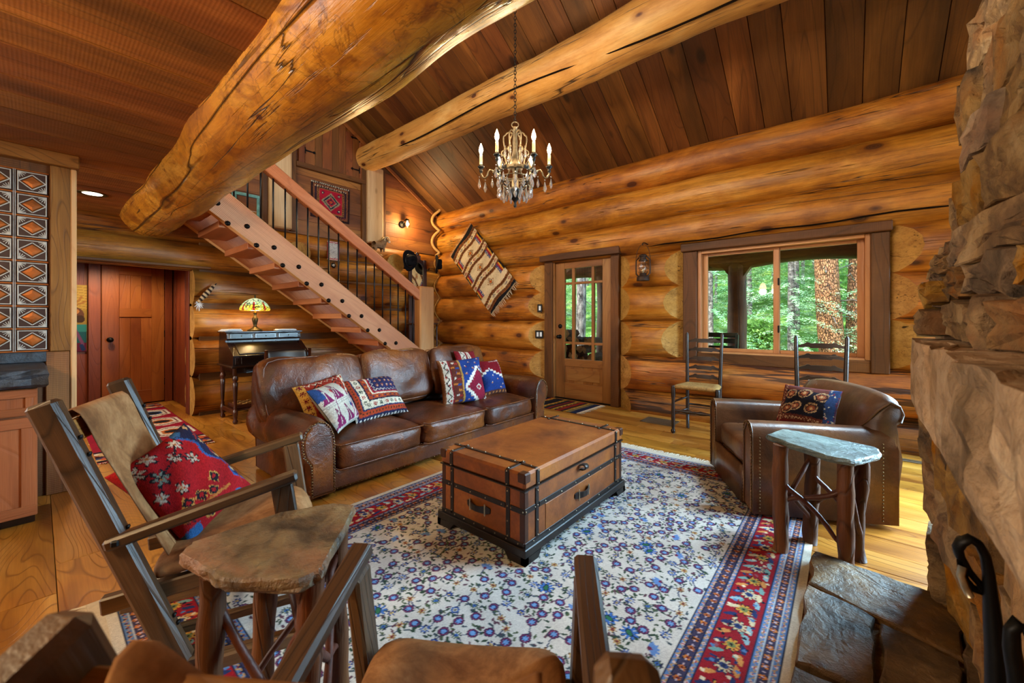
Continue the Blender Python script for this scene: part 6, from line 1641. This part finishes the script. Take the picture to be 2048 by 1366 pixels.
# ------------------------------------------------------------------ gable cupboard and picture
cb = thing('gable_cupboard', 'two-door board cupboard with black strap hinges high in the gable', 'cupboard', (-6.19, 2.96, 3.5))
XC = -6.14
bx(-6.2, XC+.03, 2.42, 3.51, 3.45, 3.52, 'sill_board', BARN, cb)
for y0, y1 in ((2.46, 2.545), (3.415, 3.49)): bx(-6.2, XC, y0, y1, 3.52, 4.27 if y1 > 3 else 4.8, 'side_casing', GABLE, cb)
ys = [2.548, 2.70, 2.81, 2.96, 3.07, 3.18, 3.30, 3.412]; hts = []
for a, b in zip(ys, ys[1:]): bx(-6.2, XC-.012+rnd.uniform(-.003, .003), a+.002, b-.002, 3.525, min(4.75, rake((a+b)/2)-.16), 'door_board', GABLE, cb, .003, along=2)
for y, z, sg in ((2.548, 3.72, 1), (3.412, 3.66, -1), (3.412, 4.17, -1), (2.548, 4.5, 1)):
    h_ = MB(); h_.box((0, 0, 0), (.006, .018, .09), .002); h_.prism([(0, -.012), (.11, -.007), (.13, -.022), (.155, 0), (.13, .022), (.11, .007), (0, .012)], 0, .006, Matrix(((0, 0, 1, 0), (sg, 0, 0, 0), (0, 1, 0, 0), (0, 0, 0, 1))))
    h_.obj('strap_hinge', IRON, cb, T(XC-.003, y, z))
pf = thing('teal_frame', 'weathered teal picture frame with pale glass on the gable boards', 'picture', (-6.18, 1.81, 2.58))
TEAL = plain('worn_teal_paint', '#5f8f8c', .7, .3, 0, .4, 16.)
for a, b, c, d in ((1.635, 1.98, 2.86, 2.90), (1.635, 1.98, 2.575, 2.625), (1.635, 1.69, 2.625, 2.86), (1.925, 1.98, 2.625, 2.86)): bx(-6.2, -6.155, a, b, c, d, 'frame_rail', TEAL, pf)
m = Mat('pale_print', .3, .5); m.set('Base Color', m.ramp(m.noise(m.co((1, 1, 1)), 9., 5., .6, 1.), [(.35, '#8fa8c0'), (.5, '#c4d0d8'), (.65, '#e4e4e0')])); bx(-6.195, -6.178, 1.69, 1.925, 2.625, 2.86, 'print', m.m, pf, 0)

# ------------------------------------------------------------------ corner hall tree, hats, ram
ht = thing('hall_tree', 'dark carved hall tree with arched mirror in the log corner', 'hall tree', (-5.9, 4.5, .49))
HX = -5.98
HMx = T(HX, 4.44, 0)@R(math.radians(-5))
def hb_(x0, x1, y0, y1, z0, z1, nm, mat=MAHOG): 
    return MB().box(((x0+x1)/2, (y0+y1)/2, (z0+z1)/2), (x1-x0, y1-y0, z1-z0), .006).obj(nm, mat, ht, HMx)
for s in (-1, 1): hb_(-.02, .03, s*.15-.03, s*.15+.03, .50, 2.30, 'side_post')
hb_(-.02, .025, -.12, .12, .60, 1.58, 'back_panel'); hb_(-.02, .03, -.18, .18, 1.58, 1.70, 'mirror_rail')
AR = [(-.12, 1.70)]+[(-.12*math.cos(PI*i/12), 2.12+.13*math.sin(PI*i/12)) for i in range(13)]+[(.12, 1.70)]
MYZ = Matrix(((0, 0, 1, 0), (1, 0, 0, 0), (0, 1, 0, 0), (0, 0, 0, 1)))
mir = Mat('mirror_glass', .02, .5, 1.0, '#d8dcd8').m
MB().prism(AR, 0, .006, MYZ).obj('mirror', mir, ht, HMx)
MB().grid([[(.0, y, z), (.028, y, z), (.028, y*1.55, z+.055*(z > 2.1)), (.0, y*1.55, z+.055*(z > 2.1))] for y, z in AR], smooth=False).obj('arched_frame', MAHOG, ht, HMx)
hb_(-.01, .025, -.06, .06, 2.29, 2.38, 'crest'); MB().ball((.01, 0, 2.40), (.02, .045, .035), 8).obj('crest_knob', MAHOG, ht, HMx)
for s in (-1, 1):
    MB().tube([(.03, s*.15, 1.66), (.09, s*.16, 1.65), (.12, s*.17, 1.68)], .008, 6).obj('hook', SILVER, ht, HMx)
    MB().tube([(.03, s*.17, 2.12), (.10, s*.18, 2.11), (.12, s*.18, 2.15)], .008, 6).obj('hook', IRON, ht, HMx)
hb_(-.02, .32, -.24, .24, 1.12, 1.145, 'seat_box_top'); hb_(-.02, .32, -.24, .24, .52, .58, 'seat_box_bottom')
for j in range(7):
    y = -.22+.44*j/6; MB().lathe([(.012, .58), (.018, .64), (.012, .7), (.019, .85), (.012, 1.0), (.018, 1.06), (.012, 1.12)], 8).obj('spindle', MAHOG, ht, HMx@T(.30, y, 0))
def hat(M, label, br=.19, cr=.10, band=IRON):
    h_ = thing('brimmed_hat', label, 'hat', tuple(M.translation), 0, 'black felt hats'); 
    mb = MB(); rows = []
    for r, z in ((br, .012), (br*.99, .016), (br*.8, .004), (cr*1.12, 0), (cr*1.02, .02), (cr*.97, .06), (cr*.9, .095), (cr*.7, .108), (cr*.35, .098), (.001, .094)):
        rows.append([(r*1.12*math.cos(2*PI*i/24), r*.96*math.sin(2*PI*i/24), z+(.022*math.cos(4*PI*i/24) if r > cr*1.2 else 0)*(r/br)**2-(.012 if r < cr*.8 and abs(math.sin(2*PI*i/24)) < .5 else 0)) for i in range(24)])
    o = mb.grid(rows, cv=True).obj('crown_and_brim', FELT, h_, M); solid(o, .004, 0)
    MB().tube([(cr*1.09*1.12*math.cos(2*PI*i/20), cr*1.09*.96*math.sin(2*PI*i/20), .018) for i in range(20)], .008, 5, closed=True).obj('band', BLACKP, h_, M)
    return h_
hat(Matrix(((0, 0, 1, -5.78), (1, 0, 0, 4.115), (0, 1, 0, 2.225), (0, 0, 0, 1)))@R(.35, 'Y')@R(.3), 'black brimmed hat on the left hook of the hall tree')
hat(Matrix(((0, 0, 1, -5.74), (1, 0, 0, 4.68), (0, 1, 0, 2.22), (0, 0, 0, 1)))@R(.9, 'Y')@R(-.4), 'black hat hung sideways on the right hook of the hall tree', .17, .095)
rm = thing('ram_figurine', 'brown bighorn ram figurine with pale muzzle on the log butt', 'figurine', (-5.96, 3.66, 2.33))
RMx = T(-5.97, 3.62, 2.345)@R(math.radians(8))
Bk = bpy.data.meshes.new('ram_body'); vv = [(0, .0, .10), (0, .07, .11), (0, .13, .13), (0, .165, .20), (0, .20, .225), (0, .245, .20), (0, -.06, .10), (0, -.085, .06)]
ed = [(0, 1), (1, 2), (2, 3), (3, 4), (4, 5), (0, 6), (6, 7)]; rad = [.062, .058, .055, .045, .042, .024, .055, .02]
for sx in (-1, 1):
    for yb, b in ((.11, 2), (-.05, 6)):
        i0 = len(vv); vv += [(sx*.032, yb, .06), (sx*.034, yb+.01, .03), (sx*.034, yb, .0)]; rad += [.026, .016, .015]; ed += [(b, i0), (i0, i0+1), (i0+1, i0+2)]
Bk.from_pydata(vv, ed, []); o = bpy.data.objects.new('body', Bk); put(o, rm, RMx); o.modifiers.new('skin', 'SKIN'); 
for i, r in enumerate(rad): Bk.skin_vertices[0].data[i].radius = (r, r)
Bk.skin_vertices[0].data[0].use_root = True; Bk.materials.append(FUR); subsurf(o, 2)
for sx in (-1, 1):
    P = []; rr_ = []
    for i in range(22):
        t = i/21; a = -.6+t*5.4; r = .055*(1-.35*t); P.append((sx*(.03+.03*t), .185-r*math.cos(a)*.9, .225+r*math.sin(a)*.95-.012)); rr_.append(.017*(1-.75*t))
    MB().tube(P, rr_, 7).obj('horn', HORN, rm, RMx)
    MB().ball((sx*.03, .225, .225), .006, 6).obj('eye', BLACKP, rm, RMx); MB().ball((sx*.045, .17, .235), (.012, .006, .018), 6).obj('ear', FUR, rm, RMx)
MB().ball((0, .258, .195), (.02, .022, .02), 8).obj('muzzle', WHITE, rm, RMx)

# kitchen light behind the camera, seen mirrored in the window
pk = thing('kitchen_pendant', 'two-shade hanging kitchen lamp mirrored in the window glass', 'lamp', (-1.45, -1.1, 1.9))
for s in (-1, 1):
    MB().lathe([(.03, 2.16), (.05, 2.14), (.085, 2.03), (.09, 2.02)], 16).obj('glass_shade', glow('pendant_glass', '#ffdc98', 14.), pk, T(-1.45+.13*s, -1.1, -.05)); lamp('pendant_light', 'POINT', (-1.45+.13*s, -1.1, 1.90), 52, WARM, shadow_soft_size=.08)
MB().tube([(-1.6, -1.1, 2.13), (-1.3, -1.1, 2.13)], .012, 8).obj('bar', IRON, pk); MB().tube([(-1.45, -1.1, 2.13), (-1.45, -1.1, 2.352)], .008, 8).obj('rod', IRON, pk)
# ------------------------------------------------------------------ outside: porch, firewood, pines and firs
gr = struct('ground')
GRASS = Mat('forest_floor', .95, .1); v = GRASS.co((1, 1, 1), False)
GRASS.set('Base Color', GRASS.ramp(GRASS.noise(v, 1.3, 7., .7, .5), [(.3, '#2c4a1c'), (.5, '#4f7a30'), (.65, '#7f9a4c'), (.8, '#8f8458')]))
n = 40; gx, gy = np.meshgrid(np.linspace(-45, 40, 60), np.linspace(7.6, 75, 48), indexing='ij')
gz = -.55+.0*gx+np.clip(gy-12, 0, None)*.34+.25*np.sin(gx*.5)*np.sin(gy*.4)
o = put(bpy.data.objects.new('slope', npgrid('slope', np.stack([gx, gy, gz], -1))), gr); o.data.materials.append(GRASS.m)
bx(-45, 40, 5.4, 7.7, -.9, -.5, 'earth', BARN, gr)
po = struct('porch')
for i in range(17): bx(-9, 5, 5.5+.14*i, 5.5+.14*i+.135, -.08, -.04, 'deck_board', BARN, po, .004, along=0)
bx(-9, 5, 5.3, 8.5, 2.75, 2.9, 'porch_ceiling', BARN, po, along=0)
PL = log_mat('porch_log', '#4a2c16', '#704622', '#8c5e32', rough=.6, knot=.8); PLM = [PL, LOGEND]
log('porch_beam', (-9, 7.95, 2.33), (5, 7.95, 2.33), .20, PLM, po, seed=201, wob=.03, lump=.06)
log('porch_plate', (-9, 8.0, 2.66), (5, 8.0, 2.66), .17, PLM, po, seed=202)
for x, r in ((-1.47, .155), (-4.05, .16), (2.6, .16), (-7.2, .16)):
    log('porch_post', (x, 7.95, -.05), (x, 7.95, 2.2), r*1.05, PLM, po, seed=int(210+x*3), r1=r*.92, lump=.06)
    for s in (-1, 1): 
        M = Matrix(((1, 0, 0, x), (0, 0, 1, 7.86), (0, 1, 0, 2.18), (0, 0, 0, 1)))
        MB().prism([(s*r*.6, -.24), (s*(r+.06), -.06), (s*(r+.30), .0), (s*(r+.42), .02), (s*r*.6, .04)], 0, .16, M).obj('bracket', PL, po)
# stacked firewood by the porch post
random.seed(3); FW = wood('split_firewood', '#5a3a20', '#9a6e3c', '#c49a60', 14, .3, 2., .8, .2, .2, streak=.4); BK2 = plain('firewood_bark', '#3d2a1e', .9, .2, 0, .3, 20., .6)
proto = []
for s in range(4):
    mb = MB(); k = 7+s; P = [(.075*(1+.12*math.sin(3*i+s))*math.cos(2*PI*i/k), .075*(1+.12*math.cos(2*i+s))*math.sin(2*PI*i/k)) for i in range(k)]
    if s % 2: P = [(.085*math.cos(a), .085*math.sin(a)) for a in (0, .5, 1.0, 1.5, 2.0)]+[(0, -.01)]
    M = Matrix(((1, 0, 0, 0), (0, 0, 1, 0), (0, 1, 0, 0), (0, 0, 0, 1)))
    mb.prism(P, -.2, .2, M, mi=0); mb.f = [f[::-1] for f in mb.f]
    for i, f in enumerate(mb.f): mb.m[i] = 1 if len(f) > 4 else 0
    proto.append(mb.mesh('firewood_log', [BK2, FW]))
fi = 0
for r in range(7):
    for c in range(8 if r < 6 else 5):
        o = inst(proto[(fi*7+r) % 4], 'firewood_log', None, T(-4.95+.16*c+.08*(r % 2)+rnd.uniform(-.012, .012), 7.0+rnd.uniform(-.05, .05), .045+.147*r)@R(rnd.uniform(0, 6.28), 'Y'))
        tag(o, 'split firewood log in the stack on the porch seen through the door glass', 'firewood', 'stacked firewood'); fi += 1
pc = thing('porch_chair', 'dark green slatted porch chair seen through the window behind the ladder-back', 'chair', (-1.5, 6.4, -.04))
GRN_ = plain('porch_chair_paint', '#12302f', .5, .5)
for x in (-1.78, -1.25): board((x, 6.55, -.03), (x, 6.75, .98), .04, .05, 'back_leg', GRN_, pc); board((x, 6.1, -.03), (x, 6.1, .52), .04, .05, 'front_leg', GRN_, pc); board((x, 6.05, .53), (x, 6.6, .56), .07, .03, 'arm', GRN_, pc)
for z in (.55, .66, .77, .88, .97): board((-1.78, 6.53+.2*(z/.98)+.05, z), (-1.25, 6.53+.2*(z/.98)+.05, z), .02, .07, 'back_slat', GRN_, pc)
for y in (6.1, 6.22, 6.34, 6.46): board((-1.78, y, .38), (-1.25, y, .38), .09, .02, 'seat_slat', GRN_, pc)
# pines
m = Mat('ponderosa_bark', .9, .15); v = m.co((1, 1, 1)); vs_ = m.co((.38, 1., 1.))
pl = m.vor(vs_, 27., 'Distance', 'DISTANCE_TO_EDGE'); pc_ = m.vor(vs_, 27., 'Color')
f_ = m.n('SeparateColor', {0: pc_}).outputs[0]; b_ = m.noise(v, 22., 4., .7)
m.set('Base Color', m.mix(m.val(pl, .0, .05), '#241812', m.mix(m.val(b_, .35, .65), m.ramp(f_, [(.1, '#4a3c38'), (.5, '#8e5636'), (.9, '#a87450')]), '#c08a60')))
m.bump(m.math('ADD', m.val(pl, 0, .16), m.math('MULTIPLY', b_, .25)), 1., .06); PINE = m.m
m = Mat('grey_bark', .9, .15); v = m.co((.3, 1, 1)); q_ = m.noise(v, 14., 5., .7)
m.set('Base Color', m.ramp(q_, [(.35, '#2e2a28'), (.5, '#6c6660'), (.65, '#a29a90')])); m.bump(q_, .8, .03); GREYB = m.m
m = Mat('fir_needles', .7, .25); oi = m.rnd()
m.set('Base Color', m.hsv(m.ramp(m.noise(m.n('TexCoord').outputs['Object'], 1.1, 4., .6), [(.3, '#5a8a60'), (.5, '#86b080'), (.7, '#b4d098')]), m.val(oi, 0, 1, .485, .525), m.val(oi, 0, 1, .8, 1.1), m.val(m.math('FRACT', m.math('MULTIPLY', oi, 5.3)), 0, 1, .75, 1.35)))
m.set('Transmission Weight', 0.0); FIRN = m.m
m = Mat('bright_leaves', .6, .3); m.set('Base Color', m.ramp(m.noise(m.n('TexCoord').outputs['Object'], 3., 4., .6), [(.3, '#4a7a2c'), (.5, '#74a444'), (.7, '#a0c868')])); LEAF = m.m
def fir_mesh(seed, hgt=9., rad=2.2, nb=130):
    """needle sprays on drooping boughs"""
    q = random.Random(seed); vs = []; fs = []
    for i in range(nb):
        t = q.random()**.8; z = .3+hgt*.96*t; R_ = rad*(1-t)**.75*q.uniform(.75, 1.1)+.15; a = q.uniform(0, 6.28); ca, sa = math.cos(a), math.sin(a)
        k = 0; r = R_*.15
        while r < R_:
            for sgn in (-1, 1):
                for rep in range(5):
                    l = q.uniform(.06, .13)*(1-.25*r/R_); w = l*.11; b = sgn*q.uniform(.5, 1.1)
                    x, y, zz = r*ca+q.uniform(-.04, .04), r*sa+q.uniform(-.04, .04), z-.22*r*r/max(R_, .5)*.8+q.uniform(-.05, .05)
                    dx, dy, dz = math.cos(a+b), math.sin(a+b), q.uniform(-.45, .1); nx, ny = -dy, dx; tz = q.uniform(-.5, .5)
                    n0 = len(vs); vs += [(x, y, zz), (x+dx*l*.5+nx*w, y+dy*l*.5+ny*w, zz+dz*l*.5+tz*w), (x+dx*l, y+dy*l, zz+dz*l), (x+dx*l*.5-nx*w, y+dy*l*.5-ny*w, zz+dz*l*.5-tz*w)]; fs.append((n0, n0+1, n0+2, n0+3))
            r += q.uniform(.07, .11)
    me = bpy.data.meshes.new('fir_boughs'); me.from_pydata(vs, [], fs); me.materials.append(FIRN); return me
FM_ = [fir_mesh(s, 9.+s, 2.3+.2*s, 190) for s in range(3)]
TK = MB().tube([(0, 0, -1), (.03, .02, 3), (0, 0, 6), (0, 0, 9.6)], [.10, .085, .06, .015], 8).mesh('fir_trunk', GREYB)
rt = random.Random(21); fd = ['fir with dense drooping boughs among the trees beyond the porch']
spots = []
for i in range(600):
    d = rt.uniform(12.5, 30); a = rt.uniform(-.42, .16) if i % 3 else rt.uniform(-.72, -.2); x, y = d*math.sin(a)*1.15, d*math.cos(a)
    if all((x-p)**2+(y-q)**2 > 1.6**2 for p, q in spots): spots.append((x, y))
    if len(spots) >= 58: break
for i, (x, y) in enumerate(spots):
    g0 = -.55+max(0, y-12)*.34; s = rt.uniform(.62, 1.05)
    t = thing('fir_tree', fd[0], 'tree', (x, y, g0-.4), rt.uniform(0, 6.28), 'firs beyond the porch'); M = wm(t)@Matrix.Scale(s, 4)
    tag(inst(FM_[i % 3], 'foliage', t, M), kind='stuff'); inst(TK, 'trunk', t, M)
def pine(x, y, r, lean, mat, label, seed, sub=True):
    t = thing('pine_tree', label, 'tree', (x, y, -.5)); rg = random.Random(seed)
    p, q = Vector((x, y, -.8)), Vector((x+lean, y+.2, 8)); M = frame(p, q); Mi = M.inverted(); pts = [p+(q-p)*i/10+Vector((.02*math.sin(i*1.3+seed), 0, 0)) for i in range(11)]
    MB().tube([Mi@w for w in pts], [r*(1.05-.045*i) for i in range(11)], 22).obj('trunk', mat, t, M)
    for k in range(7):
        z = 1.2+rg.random()*2.4; a = rg.uniform(-2.6, -.4) if k % 2 else rg.uniform(0, 6.28); l = rg.uniform(.5, 1.3); o_ = Vector((x+lean*(z+.8)/8.8, y, z)); d = Vector((math.cos(a), math.sin(a)*.7, rg.uniform(-.25, .1)))
        P = [o_+d*l*j/5+Vector((0, 0, .06*math.sin(j*1.7+k))) for j in range(6)]; MB().tube(P, [.018, .014, .012, .009, .006, .003], 5).obj('dead_branch', GREYB, t)
    return t
pine(-.20, 12.6, .275, -.45, PINE, 'thick orange-barked pine trunk seen through the right window pane', 1)
pine(.17, 13.4, .18, .05, PINE, 'slimmer orange-barked pine at the right edge of the window', 2)
pine(.32, 17.5, .17, .0, GREYB, 'grey pine trunk standing behind the two orange pines', 3)
pine(-6.2, 10.6, .16, .0, GREYB, 'grey tree trunk seen through the middle of the door glass', 4)
for x, y, s in ((.12, 15.2, 1.), (-1.9, 14.0, .6), (-3.4, 12.5, .7)):
    q = random.Random(int(x*9+y)); vs = []; fs = []
    for i in range(1500):
        a, b = q.uniform(0, 6.28), q.uniform(-1, 1); R_ = s*q.random()**.4; c = Vector((R_*math.cos(a)*.7, R_*math.sin(a)*.7, .9*s+R_*b*.9)); u = Vector((q.uniform(-1, 1), q.uniform(-1, 1), q.uniform(-1, 1))).normalized(); w = u.orthogonal().normalized(); l = q.uniform(.04, .08)
        n0 = len(vs); vs += [c-u*l, c+w*l*.5, c+u*l, c-w*l*.5]; fs.append((n0, n0+1, n0+2, n0+3))
    me = bpy.data.meshes.new('shrub_leaves'); me.from_pydata(vs, [], fs); me.materials.append(LEAF)
    t = thing('leafy_shrub', {.12: 'bright green sapling between the two orange pine trunks', -1.9: 'low bright green shrub below the left window pane', -3.4: 'bright green shrub seen through the door glass'}[x], 'shrub', (x, y, -.5+max(0, y-12)*.34)); tag(inst(me, 'leaves', t, wm(t)@T(0, 0, .9 if x > 0 else 0)), kind='stuff')
    MB().tube([(x, y, -.6+max(0, y-12)*.34), (x+.02, y, .5+max(0, y-12)*.34)], [.03, .015], 6).obj('stem', GREYB, t)
